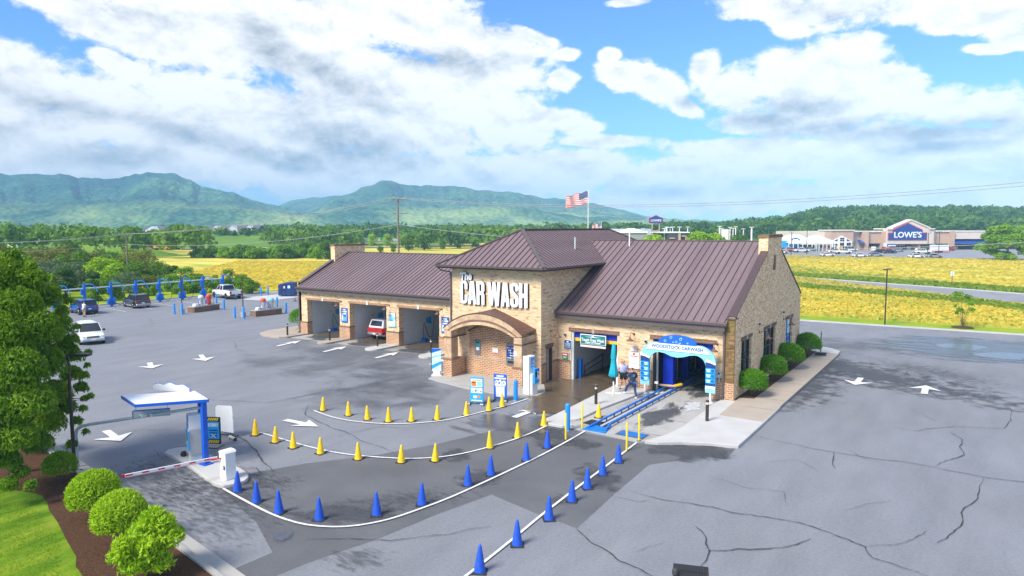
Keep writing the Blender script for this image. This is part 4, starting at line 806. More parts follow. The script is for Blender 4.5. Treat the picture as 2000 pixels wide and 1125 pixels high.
# things fixed inside the wash bays
for i, (a, b) in enumerate(BAYS[:3]):
    y0 = 6.2; h = MB().tube([(a+0.10, y0, 0.15), (a+0.10, y0, 1.6), (a+0.14, y0+0.08, 1.68)]+[(a+0.15, y0+0.1+1.6*t, 1.65-1.35*math.sin(math.pi*min(1, t*0.95))*1.0+1.9*max(0, t-0.62)*3) for t in [k/12 for k in range(1, 13)]]+[(a+0.15, y0+1.75, 3.8)], 0.022, 'black_trim', 5).build('spray_hose', B)
    MB().box(a+0.0, y0-0.15, 0.02, a+0.35, y0+0.15, 0.32, 'rail_blue').box(a+0.05, y0+.16, 0.05, a+0.3, y0+0.4, 0.26, 'rail_blue').build('wand_holder', B)
    MB().prism([(y0+0.45, 2.05), (y0+1.15, 2.15), (y0+1.2, 1.45), (y0+0.55, 1.62)], 'x', a-0.02, a+0.0, 'sign_cyan').build('wall_panel', B); MB().box(a-.02, y0-.25, 1.85, a, y0+0.0, 2.05, 'poster_orange').build('wall_panel', B)
# ================================================================ paving round the building
slab('conveyor_apron', [(-6.9, -9.6), (-5.5, -9.55), (-4.45, -9.5), (-1.6, -9.75), (-0.75, -8.9), (-0.6, -6.6), (-0.7, -0.8), (-0.6, 0.36), (-7.3, 0.36), (-7.3, -3)], -0.1, 0.03, 'concrete', bev=0)
slab('tunnel_floor', [(-11.3, 0.36), (-0.4, 0.36), (-0.4, 15.6), (-11.3, 15.6)], -0.1, 0.028, 'concrete', bev=0)
slab('bay_floor', [(LX0, 1.3), (LX1-0.05, 1.45), (LX1-0.05, 13), (LX0, 13)], -0.1, 0.02, 'concrete', bev=0)
slab('wash_apron', [(-12.2, -5.6), (-10.2, -5.9), (-6.95, -6.4), (-7.31, -3), (-7.31, 0.36), (-11.3, 0.36), (-11.3, 0.0), (-11.62, 0.0), (-11.62, -2.2)], -0.1, 0.024, 'concrete', bev=0)
def nose(x0, x1, y0, y1, n=8):
    r = (x1-x0)/2; c = (x0+x1)/2; return [(x1, y1)]+[(c+r*math.cos(a), y0+r-r*math.sin(a)) for a in [math.pi*k/n for k in range(n+1)]]+[(x0, y1)]
slab('kerb_island', [(-7.0, -9.2), (-6.95, -8.6), (-7.02, -6.5), (-7.2, -3), (-7.32, 0.0), (-5.0, 0.0), (-5.08, -1.3), (-5.5, -5.6), (-5.5, -8.1), (-5.62, -8.35), (-5.9, -8.7), (-5.2, -9.35), (-5.6, -9.75), (-6.3, -9.8), (-6.75, -9.6)], -0.1, 0.15, 'concrete_pale')
slab('kerb_island', [(-0.6, 0.0), (-0.68, -1.0), (-0.55, -6.5), (-0.72, -8.2), (-1.1, -9.4), (-1.2, -9.75), (-0.6, -9.62), (0.3, -8.95), (1.45, -8.4), (2.3, -8.2), (2.62, -8.05), (2.62, -4.1), (2.58, 0.0), (0.02, 0.0)], -0.1, 0.15, 'concrete_pale')
slab('sidewalk', [(0.3, -3.55), (2.56, -3.62), (2.56, 19.2), (2.3, 20.1), (1.5, 20.6), (0.9, 20.6), (0.9, 1.0), (0.1, 0.75)], 0.0, 0.156, 'concrete_tan', bev=0.01)
slab('sidewalk_end', [(2.50, 18.9), (2.45, 20.2), (1.7, 21.2), (0.9, 21.6), (0.2, 21.5), (-0.3, 20.8), (0.6, 19.2)], 0.0, 0.160, 'concrete_pale')
sheet('mulch_strip', [(0.0, 0.4), (0.95, 0.9), (0.95, 20.8), (-1.0, 20.8), (-1, 17.1), (0, 17.1)], 0.15, 'mulch'); slab('mulch_edge', [(-1, 17.1), (0.92, 17.1), (0.92, 20.8), (-1, 20.8)], -0.05, 0.12, 'concrete', bev=0)
slab('kerb_island', nose(-41.15, -40.85, 3, 3.2)+[(-45.8, 5.2), (-45.8, 2.6), (-45.0, 1.1), (-43.6, 0.3), (-41.4, 0.3), (-40.9, 0.9), (-40.82, 3.2)] if False else [(-40.82, 3.2), (-40.85, 0.9), (-41.3, 0.35), (-43.6, 0.3), (-45.0, 1.0), (-45.7, 2.4), (-45.7, 6.5), (-42.0, 6.5), (-42.0, 3.2)], -0.1, 0.15, 'concrete_tan')
for a, b in ((-36.33, -35.07), (-30.48, -29.07), (-24.58, -23.22)): slab('kerb_island', nose(a, b, 0.25, 3.2), -0.1, 0.15, 'concrete_tan' if a < -35 else 'concrete_pale')
slab('portico_walk', [(-19.3, -3.3), (-18.6, -5.0), (-14.9, -5.75), (-12.4, -5.9), (-10.9, -5.5), (-10.1, -4.9), (-10.15, -3.9), (-11.3, -2.2), (-19.1, -2.0)], -0.1, 0.06, 'concrete', bev=0.01)
slab('gate_island', smooth_path([(-18.45, -22.75), (-18.35, -22.3), (-17.8, -22.0), (-16.0, -22.1), (-13.8, -22.35), (-12.75, -22.6), (-12.25, -23.1), (-12.35, -23.7), (-12.9, -23.95), (-15.5, -23.4), (-17.2, -23.1), (-18.2, -23.05)], 0.25), -0.1, 0.15, 'concrete_pale')
slab('dumpster_pad', [(-75.0, 19.5), (-70.5, 20.5), (-70.5, 29.0), (-77, 29.0), (-77, 23)], -0.1, 0.03, 'concrete_pale', bev=0)
def gl(x, y, w, h, z, mat, rot=0, name='stain'):
    me = D.meshes.new(name); me.from_pydata([(-w/2, -h/2, 0), (w/2, -h/2, 0), (w/2, h/2, 0), (-w/2, h/2, 0)], [], [(0, 1, 2, 3)]); me.materials.append(MT(mat))
    o = D.objects.new(name, me); COL.objects.link(o); o.location = (x, y, z); o.rotation_euler = (0, 0, rad(rot)); tag(o, kind='structure')
gl(-9.1, -2.6, 5.4, 8.0, 0.050, 'wet_brown', 8, 'wet_patch'); gl(-8.9, 3.5, 5.0, 9, 0.046, 'wet_brown', 0, 'wet_patch'); gl(-8.2, -6.2, 3.2, 4.5, 0.054, 'wet_brown', 0, 'wet_patch')
gl(-2.3, -4.6, 2.2, 7.5, 0.046, 'stain_lane', 0); gl(-1.6, -2.2, 1.6, 3.2, 0.047, 'soap', 0); gl(-5.1, -1.3, 1.0, 1.6, 0.048, 'soap'); gl(-4.7, -3.4, 1.5, 5, 0.049, 'stain_pale', 0); gl(-2.4, 3, 2.6, 8, 0.046, 'stain_lane'); gl(-4.5, -1.2, 1.6, 2.5, 0.0465, 'damp')
for a, b in BAYS: gl((a+b)/2, 4.9, 4.6, 5.2, 0.040, 'wet_brown', 0, 'wet_patch'); gl((a+b)/2+0.4, 2.3, 3.8, 2.0, 0.042, 'damp', 0, 'wet_patch')
m = MB()   # expansion joints
for a, b in (((-3.1, -5.6), (-0.75, -5.4)), ((-3.1, -8.2), (-0.9, -8.3))): m.rib((a[0], a[1], 0.031), (b[0], b[1], 0.031), 0.02, 0.004, 'crack')
for y in np.arange(-1, 19, 2.4): m.rib((0.95, y, 0.157), (2.54, y, 0.157), 0.02, 0.003, 'crack')
m.build('joint_line', kind='structure')
# ================================================================ objects at the wash
def rb(x, y, z0, z1, w, d_, mat, mb): mb.box(x-w/2, y-d_/2, z0, x+w/2, y+d_/2, z1, mat)
# big white letters: drawn as outlines with counters
def letters():
    H_ = 1.62; R = {}
    def rr(x0, z0, x1, z1, r, n=5):
        P = []
        for cx, cz, a0 in ((x1-r, z1-r, 0), (x0+r, z1-r, 90), (x0+r, z0+r, 180), (x1-r, z0+r, 270)):
            for k in range(n+1): a = rad(a0+90*k/n); P.append((cx+r*math.cos(a), cz+r*math.sin(a)))
        return P
    def arcs(cx, cz, r, a0, a1, n=6): return [(cx+r*math.cos(rad(a0+(a1-a0)*k/n)), cz+r*math.sin(rad(a0+(a1-a0)*k/n))) for k in range(n+1)]
    w = 0.66; s = 0.25; r = 0.30; ri = 0.09
    R['C'] = (w, [arcs(w-r, H_-r, r, 0, 90)+arcs(r, H_-r, r, 90, 180)+arcs(r, r, r, 180, 270)+arcs(w-r, r, r, 270, 360)+[(w, 0.62), (w-s, 0.62)]+arcs(w-s-ri, 0.18+ri, ri, 0, -90, 3)+arcs(s+ri, 0.18+ri, ri, 270, 180, 3)+arcs(s+ri, H_-0.18-ri, ri, 180, 90, 3)+arcs(w-s-ri, H_-0.18-ri, ri, 90, 0, 3)+[(w-s, 1.02), (w, 1.02)]])
    R['A'] = (0.72, [[(0, 0), (0.26, 0), (0.29, 0.30), (0.43, 0.30), (0.46, 0), (0.72, 0), (0.52, H_), (0.20, H_)], [(0.31, 0.56), (0.41, 0.56), (0.36, 1.12)][::-1]])
    R['R'] = (0.68, [[(0, 0), (0.26, 0), (0.26, 0.70), (0.36, 0.70), (0.42, 0.62), (0.42, 0), (0.68, 0), (0.68, 0.70), (0.58, 0.84), (0.68, 0.98)]+arcs(0.68-0.26, H_-0.26, 0.26, 0, 90)+[(0, H_)], [(0.26, 0.93), (0.38, 0.93), (0.42, 1.0), (0.42, 1.36), (0.37, 1.42), (0.26, 1.42)][::-1]])
    R['W'] = (1.06, [[(0.14, 0), (0.42, 0), (0.53, 0.80), (0.64, 0), (0.92, 0), (1.06, H_), (0.82, H_), (0.76, 0.70), (0.65, H_), (0.41, H_), (0.30, 0.70), (0.24, H_), (0, H_)]])
    R['S'] = (0.68, [arcs(0.42, H_-0.26, 0.26, 0, 90)+arcs(0.28, H_-0.28, 0.28, 90, 180)+[(0, 1.12), (0.06, 0.93), (0.40, 0.62), (0.42, 0.52)]+[(0.42, 0.22), (0.36, 0.17), (0.28, 0.22), (0.26, 0.55), (0, 0.55)]+arcs(0.28, 0.28, 0.28, 180, 270)+arcs(0.40, 0.28, 0.28, 270, 360)+[(0.68, 0.60), (0.62, 0.78), (0.28, 1.08), (0.26, 1.18), (0.26, 1.38), (0.33, 1.45), (0.41, 1.38), (0.42, 1.12), (0.68, 1.12)]])
    R['H'] = (0.68, [[(0, 0), (0.26, 0), (0.26, 0.67), (0.42, 0.67), (0.42, 0), (0.68, 0), (0.68, H_), (0.42, H_), (0.42, 0.95), (0.26, 0.95), (0.26, H_), (0, H_)]])
    return R
LT = letters(); ys = TY0
sg = empty('sign', (-18.02, ys, 4.86), 0, 'big white raised letters reading The CAR WASH high on the tower front', 'sign')
x = 0.0; WS = 5.5/(0.66+.04+.72+.04+.68+.28+1.06+.04+.72+.04+.68+.04+.68)
for ch_ in 'CAR WASH':
    if ch_ == ' ': x += 0.24; continue
    w, P = LT[ch_]; P2 = [[((x+a)*WS, b*0.97) for a, b in q] for q in P]
    shape(P2, 'dark_bronze', 'letter_return', sg, (0.035, -0.06, -0.015), ext=0.055); shape(P2, 'sign_white', 'letter', sg, (0, -0.135, 0), ext=0.02)
    x += w+0.04
text('The', 0.74, 'dark_bronze', sg, (0.52, -0.06, 1.82), (math.pi/2, rad(-7), 0), 0.04, 0.85, 0.02, shear=0.2); text('The', 0.74, 'sign_white', sg, (0.50, -0.16, 1.84), (math.pi/2, rad(-7), 0), 0.02, 0.85, 0.028, shear=0.2)
# Touch Free Wash
t = empty('sign', (-8.93, -0.02, 2.84), 0, 'dark green hanging sign reading Touch Free Wash over the open bay', 'sign')
MB().box(-0.92, -0.10, -0.32, 0.92, -0.05, 0.32, 'sign_white').build('board', t, bevel=0.01); MB().box(-0.87, -0.115, -0.28, 0.87, -0.10, 0.28, 'sign_green').build('panel', t)
text('Touch Free Wash', 0.26, 'sign_white', t, (0, -0.12, -0.03), ext=0.004, sx=0.86, off=0.006); text('Open 24 Hours', 0.19, 'sign_white', t, (0, -0.12, -0.19), ext=0.004, sx=0.9, off=0.004)
MB().prism([(-0.6, 0.17), (-0.2, 0.18), (0, 0.24), (0.2, 0.18), (0.6, 0.17), (0.2, 0.15), (-0.2, 0.15)], 'y', -0.122, -0.115, 'sign_white').build('crest', t)
MB().box(-0.9, -0.10, -0.50, 0.9, -0.06, -0.38, 'sign_white').box(-0.8, -0.105, -0.46, 0.8, -0.10, -0.42, 'pink').build('strip', t)
def board(name, x, y, z, w, h, mat, label, cat, items=(), rz=0, frame=None, group=None, th=0.04):
    t = empty(name, (x, y, z), rz, label, cat, group)
    if frame: MB().box(-w/2-0.03, -th*0.7, -h/2-0.03, w/2+0.03, 0, h/2+0.03, frame).build('frame', t)
    MB().box(-w/2, -th, -h/2, w/2, -th*0.69, h/2, mat).build('panel', t)
    for (a, b, c, d_, mm) in items: MB().box(a, -th-0.006, b, c, -th, d_, mm).build('print', t)
    return t
ln_ = lambda x0, x1, zs, hh, mm: [(x0, z_, x1, z_+hh, mm) for z_ in zs]
board('sign', -10.82, -0.01, 2.36, 0.5, 0.56, 'navy', 'small navy notice left of the open bay, above the red and green sign', 'notice', [(-0.08, 0.14, 0.08, 0.22, 'sign_white')]+ln_(-0.19, 0.19, (-0.22, -0.15, -0.08, -0.01, 0.06), 0.03, 'ice'), frame='sign_white')
t = board('sign', -10.95, -0.01, 1.60, 0.46, 0.42, 'go_green', 'red and green stop and go sign in a white frame by the open bay', 'sign', [(-0.22, 0.0, 0.22, 0.20, 'sign_red')], frame='sign_white', th=0.12)
text('GO', 0.16, 'sign_white', t, (-0.05, -0.13, -0.10), ext=0.003, off=0.004); MB().box(-0.17, -0.135, 0.06, 0.15, -0.127, 0.14, 'sign_white').build('print', t)
t = board('sign', -6.12, -0.01, 1.78, 0.66, 1.05, 'sign_white', 'tall white notice with red heading on the brick between bay and tunnel', 'notice', [(-0.07, 0.36, 0.07, 0.48, 'sign_red'), (-0.26, 0.26, 0.26, 0.31, 'sign_red'), (-0.2, -0.18, 0.2, -0.14, 'pink')]+ln_(-0.22, 0.22, (-0.4, -0.3, -0.06, 0.03, 0.12), 0.02, 'galv'))
board('sign', -6.15, -0.01, 2.50, 0.42, 0.22, 'sign_white', 'small white plate with pink edge above the tall white notice', 'notice', [(0.08, -0.03, 0.14, 0.03, 'sign_red')], frame='pink')
# menu panels on the wash bay piers
for k, (xx, lab) in enumerate(((-35.70, 'blue menu panel with white writing on the first pier of the wash bays'), (-29.78, 'pale blue picture panel in a dark frame on the middle pier of the wash bays'), (-23.95, 'blue menu panel with white writing on the pier beside the tower'))):
    if k == 1: board('menu_panel', xx, LY-0.01, 2.22, 0.72, 1.2, 'ice', lab, 'menu panel', [(-0.36, 0.05, 0.36, 0.25, 'pale_cyan'), (-0.36, -0.1, 0.1, 0.05, 'sign_cyan'), (-0.36, -0.6, 0.36, -0.5, 'pale_cyan'), (-0.3, 0.35, 0.0, 0.42, 'pale_cyan')], frame='black_trim')
    else: board('menu_panel', xx, LY-0.01, 2.22, 0.74, 1.25, 'sign_blue', lab, 'menu panel', [(-0.2, 0.46, 0.2, 0.55, 'sign_white'), (-0.32, 0.28, 0.32, 0.40, 'sign_white'), (-0.26, 0.08, 0.26, 0.20, 'sign_white'), (-0.3, -0.5, -0.14, 0.02, 'ice'), (0.24, -0.1, 0.34, 0.02, 'pink')]+ln_(-0.08, 0.30, (-0.5, -0.4, -0.3, -0.2), 0.05, 'pale_cyan'), frame='navy')
# notices in the portico
t = board('kiosk_window', -16.62, TY0-0.02, 1.92, 0.5, 1.02, 'kiosk_grey', 'narrow grey panel with a teal sign at the left of the portico wall', 'panel', [(-0.2, 0.12, 0.2, 0.42, 'teal'), (-0.12, 0.30, 0.12, 0.37, 'stripe_yellow'), (-0.13, -0.18, 0.13, 0.02, 'sign_white')])
board('sign', -15.15, TY0-0.02, 1.86, 0.42, 0.26, 'sign_white', 'small white and pink notice in the middle of the portico wall', 'notice', ln_(-0.12, 0.12, (-0.04, 0.03), 0.02, 'pink'), frame='pink')
t = empty('vending_machine', (-13.78, TY0, 1.7), 0, 'grey framed glass front vending machine set in the portico wall', 'vending machine')
MB().box(-0.46, -0.14, -0.68, 0.46, 0, 0.72, 'kiosk_grey').build('cabinet', t, bevel=0.02); MB().box(-0.36, -0.16, -0.28, 0.36, -0.14, 0.60, 'navy').build('window', t); MB().box(-0.3, -0.17, -0.55, 0.3, -0.14, -0.40, 'black').build('tray', t)
m = MB(); random.seed(3)
for r_ in range(5):
    for c_ in range(6): m.box(-0.33+c_*0.115, -0.168, -0.24+r_*0.165, -0.27+c_*0.115, -0.16, -0.16+r_*0.165, random.choice(['ice', 'pink', 'sign_cyan', 'navy', 'sign_white', 'sign_blue']))
m.build('goods', t); MB().box(0.47, -0.12, -0.6, 0.56, 0, 0.45, 'orange').build('side_sign', t)
MB().box(-12.62, py0+0.02, 1.98, -12.42, py0+0.04, 2.3, 'sign_white').build('sign', None) and None
tag(D.objects['sign'] if False else [o for o in D.objects if o.name.startswith('sign') and o.type == 'MESH' and not o.parent][0], 'small blank white tag on the right portico pillar', 'notice')
# gooseneck lamps on the walls
def wall_lamp(x, y, z, rz, label):
    t = empty('wall_lamp', (x, y, z), rz, label, 'wall lamp', 'gooseneck lamps along the walls')
    MB().lathe([(0.075, 0), (0.075, -0.03), (0.04, -0.045)], 'lamp_rust', 10, ax='y').build('mount', t)
    MB().tube([(0, -0.03, 0), (0, -0.16, 0.03), (0, -0.34, 0.12), (0, -0.48, 0.10), (0, -0.55, -0.02), (0, -0.56, -0.16)], 0.02, 'lamp_rust', 6).build('arm', t)
    MB().lathe([(0.035, -0.12), (0.06, -0.18), (0.075, -0.24), (0.20, -0.31), (0.235, -0.36), (0.22, -0.36), (0.06, -0.28)], 'lamp_rust', 14, (0, -0.56, 0)).build('shade', t)
for a in [(-6.15, -0.02, 3.45, 0, 'rust coloured gooseneck lamp on brick between bay and tunnel openings'), (-0.98, -0.02, 3.30, 0, 'rust coloured gooseneck lamp at the right end of the front, over the arch leg'), (-11.62+0.04, -0.95, 3.3, math.pi/2, 'rust coloured gooseneck lamp on the shaded side of the tower'),
          (LX0+0.25, LY-0.02, 3.5, rad(-60), 'gooseneck lamp at the far left corner of the wash bays'), (-36.1, LY-0.02, 3.45, 0, 'gooseneck lamp above the first blue menu panel'), (-30.15, LY-0.02, 3.48, 0, 'gooseneck lamp above the pale blue picture panel'), (-24.3, LY-0.02, 3.5, 0, 'gooseneck lamp above the menu panel beside the tower'),
          (0.02, 5.2, 3.4, math.pi/2, 'gooseneck lamp on the gable between first and middle windows'), (0.02, 11.6, 3.5, math.pi/2, 'gooseneck lamp on the gable beside the poster window')]: wall_lamp(*a)
def sec_cam(x, y, z, rz, label):
    t = empty('security_camera', (x, y, z), rz, label, 'security camera', 'security cameras on the walls'); MB().box(-0.07, -0.05, -0.06, 0.07, 0, 0.08, 'white_paint').build('mount', t); MB().lathe([(0.055, 0.04), (0.075, 0), (0.06, -0.07), (0.02, -0.09)], 'black', 10, (0, -0.09, -0.03)).build('lens', t)
for a in [(-11.0, -0.01, 3.05, 0, 'white camera on the wall just right of the tower'), (-5.35, -0.01, 3.12, 0, 'white camera on brick left of the tunnel arch'), (0.01, 4.9, 4.0, math.pi/2, 'dark camera above the gap between first and middle gable windows'), (0.01, 11.2, 4.1, math.pi/2, 'dark camera above and left of the poster window')]: sec_cam(*a)
t = empty('key_panel', (-0.80, -0.06, 1.55), 0, 'small grey control box on the wall right of the arch leg', 'control box'); MB().box(-0.1, -0.12, -0.12, 0.1, 0, 0.2, 'galv').build('case', t, bevel=0.01); MB().box(-0.06, -0.125, 0.02, 0.06, -0.12, 0.14, 'navy').build('screen', t); MB().box(-0.03, -0.06, -0.5, 0.03, 0, -0.12, 'galv').build('conduit', t)
# the arch
AR = empty('entrance_arch', (-3.04, -0.80, 0.15), 0, 'blue and white printed arch reading WOODSTOCK CARWASH at the tunnel mouth', 'arch')
X = lambda l: [(a+0.0, b-0.15) for a, b in l]
def qarc(cx, cz, rx, rz_, a0, a1, n=8): return [(cx+rx*math.cos(rad(a0+(a1-a0)*k/n)), cz+rz_*math.sin(rad(a0+(a1-a0)*k/n))) for k in range(n+1)]
outer = [(-2.27, 0.60)]+qarc(-1.25, 2.3, 1.02, 0.95, 180, 100)+qarc(1.25, 2.3, 1.02, 0.95, 80, 0)+[(2.27, 0.60)]
inner = [(1.70, 0.60)]+qarc(1.05, 2.05, 0.65, 0.62, 0, 85)+[(0.75, 2.62), (0.4, 2.50), (0, 2.43), (-0.4, 2.48), (-0.75, 2.62)]+qarc(-1.05, 2.05, 0.65, 0.62, 95, 180)+[(-1.70, 0.60)]
MB().prism(X(outer+inner), 'y', -0.09, 0.03, 'pale_cyan').build('arch_panel', AR)
dome = [(-1.15, 3.22)]+[(1.15*-math.cos(math.pi*k/14), 3.22+0.52*math.sin(math.pi*k/14)**0.8) for k in range(1, 14)]+[(1.15, 3.22)]
MB().prism(X(dome), 'y', -0.12, 0.05, 'sign_blue').build('dome_panel', AR)
wb = [(-1.78, 2.72)]+qarc(-1.25, 2.3, .98, 0.90, 122, 100, 4)+qarc(1.25, 2.3, .98, 0.90, 80, 58, 4)+[(1.78, 2.72), (1.0, 2.83), (-1.0, 2.83)]
wb = [(-1.95, 2.78), (-1.72, 3.08), (-1.42, 3.2), (1.42, 3.2), (1.72, 3.08), (1.95, 2.78), (1.3, 2.80), (-1.3, 2.80)]
MB().prism(X(wb), 'y', -0.13, -0.09, 'sign_white').build('name_panel', AR)
text('WOODSTOCK CARWASH', 0.275, 'sign_blue', AR, (0, -0.136, 2.86), ext=0.006, sx=0.93, off=0.008, sp=1.04)
m = MB(); random.seed(5)
for k in range(16):
    cx, cz = random.uniform(-0.85, 0.85), random.uniform(3.25, 3.62); r_ = random.uniform(0.025, 0.085)
    if cz > 3.2+0.45*math.cos(cx*1.35): continue
    P = [(cx+r_*math.cos(a), -0.125, cz-0.15+r_*math.sin(a)) for a in [2*math.pi*i/12 for i in range(13)]]; m.tube(P, 0.012, 'ice', 4, cap=False)
m.build('bubbles', AR)
for s in (-1, 1):
    a, b = sorted((s*1.70, s*2.27)); m = MB(); m.prism(X([(a, 1.0), (b, 1.0), (b, 2.22), ((a+b)/2, 2.32), (a, 2.36)]), 'y', -0.105, -0.09, 'navy'); m.prism(X([(a, 2.36), ((a+b)/2, 2.32), (b, 2.22), (b, 2.34), ((a+b)/2, 2.46), (a, 2.52)]), 'y', -0.11, -0.09, 'sign_white'); m.prism(X([(a, 0.78), ((a+b)/2, 0.86), (b, 0.78), (b, 1.0), (a, 1.0)]), 'y', -0.11, -0.09, 'ice'); m.build('wave_print', AR)
    for k in range(4 if s < 0 else 3):
        z0 = 2.02-k*0.30-0.15+(0.0 if s < 0 else 0.0); pl = MB().box(a+0.02, -0.135, z0-0.26, b-0.02, -0.105, z0, 'sign_cyan').build('service_plate', AR)
        cx = a+0.14 if s < 0 else b-0.14; P = [(cx+0.075*math.cos(q), -0.14, z0-0.13+0.075*math.sin(q)) for q in [2*math.pi*i/12 for i in range(13)]]
        MB().tube(P, 0.018, 'navy', 4, cap=False).box(cx-0.03, -0.145, z0-0.16, cx+0.03, -0.135, z0-0.10, 'navy').build('round_mark', pl)
        xs = a+0.26 if s < 0 else a+0.06; MB().box(xs, -0.142, z0-0.12, xs+0.24, -0.135, z0-0.06, 'ice').box(xs+0.03, -0.142, z0-0.21, xs+0.2, -0.135, z0-0.15, 'ice').build('plate_print', pl)
    MB().tube([(s*1.985, -0.03, -0.0), (s*1.985, -0.03, 0.5)], 0.065, 'white_paint', 10).build('leg', AR); MB().lathe([(0.17, -0.12), (0.17, -0.08), (0.07, -0.05)], 'white_paint', 12, (s*1.985, -0.03, 0)).build('foot', AR)
# conveyor
CV = empty('conveyor', (-4.0, -9.2, 0.03), 0, 'long blue double rail car conveyor running into the tunnel', 'conveyor')
for xx in (-0.33, 0.33): MB().tube([(xx*1.5, 0.0, 0.05), (xx, 0.9, 0.18), (xx, 14, 0.18), (xx, 22, 0.18)], 0.055, 'rail_blue', 8).build('rail', CV)
m = MB()
for k in range(22): m.box(-0.36, 0.9+k*0.9, 0, -0.30, 0.96+k*0.9, 0.16, 'rail_blue'); m.box(0.30, 0.9+k*0.9, 0, 0.36, 0.96+k*0.9, 0.16, 'rail_blue')
m.build('brackets', CV); MB().box(-0.2, 0.6, 0.0, 0.2, 22, 0.06, 'black').box(-0.08, 0.6, 0.06, 0.08, 22, 0.09, 'steel').build('track', CV); m = MB().prism([(-0.62, -0.25), (0.62, -0.25), (0.42, 0.75), (-0.42, 0.75)], 'z', 0.0, 0.045, 'grate_blue')
for k in range(9): m.box(-0.5, -0.2+k*0.1, 0.045, 0.5, -0.16+k*0.1, 0.055, 'rail_blue')
m.build('entry_plate', CV)
MB().tube([(-5.05, 8.0, 0.25), (-4.98, 8.0, 0.25)], 0.02, 'black')
t = empty('guide_roller', (-4.15, 0.55, 0.03), rad(8), 'yellow padded guide arm lying beside the conveyor at the tunnel mouth', 'guide arm'); MB().tube([(-0.62, 0, 0.32), (0.38, 0, 0.32), (0.75, 0.35, 0.40)], 0.08, 'wood_light', 8).build('pad', t); MB().tube([(0.40, 0.02, 0.325), (0.78, 0.37, 0.405)], 0.095, 'bay_yellow', 8).build('tip', t); MB().box(-0.1, -0.05, 0, 0.0, 0.05, 0.28, 'black').build('stand', t)
t = empty('sensor_post', (-4.62, -0.25, 0.03), 0, 'short black sensor post with white cap beside the conveyor', 'sensor post'); MB().box(-0.05, -0.05, 0, 0.05, 0.05, 0.62, 'black').build('post', t); MB().box(-0.02, -0.08, 0.56, 0.18, 0.08, 0.68, 'sign_white').build('cap', t); MB().box(-0.5, -0.25, 0.0, 0.55, 0.2, 0.07, 'galv').build('base', t)
GR = empty('drain_grate', (-2.22, -8.85, 0.03), rad(-1), 'blue slatted drain grate in the concrete beside the conveyor entry', 'grate'); MB().box(-0.72, -0.42, 0, 0.72, 0.42, 0.015, 'trim_brown').build('frame', GR); m = MB().box(-0.62, -0.34, 0.015, 0.62, 0.34, 0.02, 'black')
for k in range(14): m.box(-0.60+k*0.09, -0.33, 0.02, -0.545+k*0.09, 0.33, 0.035, 'grate_blue')
for k in range(4): m.box(-0.6, -0.3+k*0.2, 0.03, 0.6, -0.28+k*0.2, 0.04, 'grate_blue')
m.build('slats', GR)
tag(MB().box(-0.38, -0.42, 0, 0.38, 0.42, 0.03, 'rubber').build('rubber_mat', None, (-4.72, -8.1, 0.03), (0, 0, rad(-8)), bevel=0.01), 'dark square rubber mat on the concrete beside a yellow cone', 'mat')
DG = empty('storm_drain', (4.72, -20.1, 0.0), rad(20), 'rusty iron storm drain grate set in the asphalt at the bottom edge', 'storm drain'); MB().box(-0.5, -0.42, 0.0, 0.5, 0.42, 0.014, 'drain_iron').build('frame', DG, bevel=0.004); m = MB().box(-0.42, -0.34, 0.014, 0.42, 0.34, 0.02, 'black')
for k in range(11): m.box(-0.41+k*0.078, -0.33, 0.02, -0.375+k*0.078, 0.33, 0.03, 'drain_iron')
m.box(-.42, -.02, .02, .42, .02, .05, 'drain_iron'); m.build('bars', DG)
tag(MB().lathe([(0.09, 0), (0.09, 0.12), (0.07, 0.16), (0.06, 0.17), (0.04, 0.18)], 'black_trim', 12).build('drain_cap', None, (4.42, -20.55, 0.05)), 'small round dark blue cap standing on the edge of the storm drain', 'marker')  # cap of the storm drain, kept as an object of its own
# umbrella
U = empty('umbrella', (-6.42, -2.26, 0.15), 0, 'closed turquoise umbrella on a white pole beside the open bay', 'umbrella'); MB().tube([(0, 0, 0), (0, 0, 2.9)], 0.04, 'white_paint', 10).build('pole', U)
v = []; f = []; nn = 24; pf = [(0.03, 3.0), (0.09, 2.93), (0.14, 2.5), (0.17, 2.15), (0.14, 2.05), (0.17, 1.7), (0.24, 1.3), (0.28, 1.08), (0.18, 0.98)]
for r_, z_ in pf:
    for k in range(nn): q = r_*(1+0.16*math.cos(8*2*math.pi*k/nn)); v.append((q*math.cos(2*math.pi*k/nn), q*math.sin(2*math.pi*k/nn), z_))
for i in range(len(pf)-1):
    for k in range(nn): l = (k+1) % nn; f.append((i*nn+k, (i+1)*nn+k, (i+1)*nn+l, i*nn+l))
MB().add(v, f, 'umbrella', True).build('canopy', U); MB().lathe([(0.16, 2.12), (0.175, 2.1), (0.16, 2.07)], 'teal', 16).build('strap', U); MB().box(-0.09, -0.07, 0.75, 0.07, 0.07, 0.95, 'black').build('crank', U)
m = MB()
for a in (20, 110, 200, 290): m.rib((0, 0, 0.0), (0.45*math.cos(rad(a)), 0.45*math.sin(rad(a)), 0.0), 0.07, 0.05, 'white_paint')
m.lathe([(0.08, 0), (0.08, 0.15), (0.045, 0.17)], 'white_paint', 10); m.build('base', U); tag(MB().box(-0.05, -0.08, 0, 0.05, 0.08, 1.9, 'white_paint').build('white_post', None, (-7.02, -0.5, 0.15), (0, 0, 0.2)), 'slim white upright post just behind the closed umbrella', 'post')
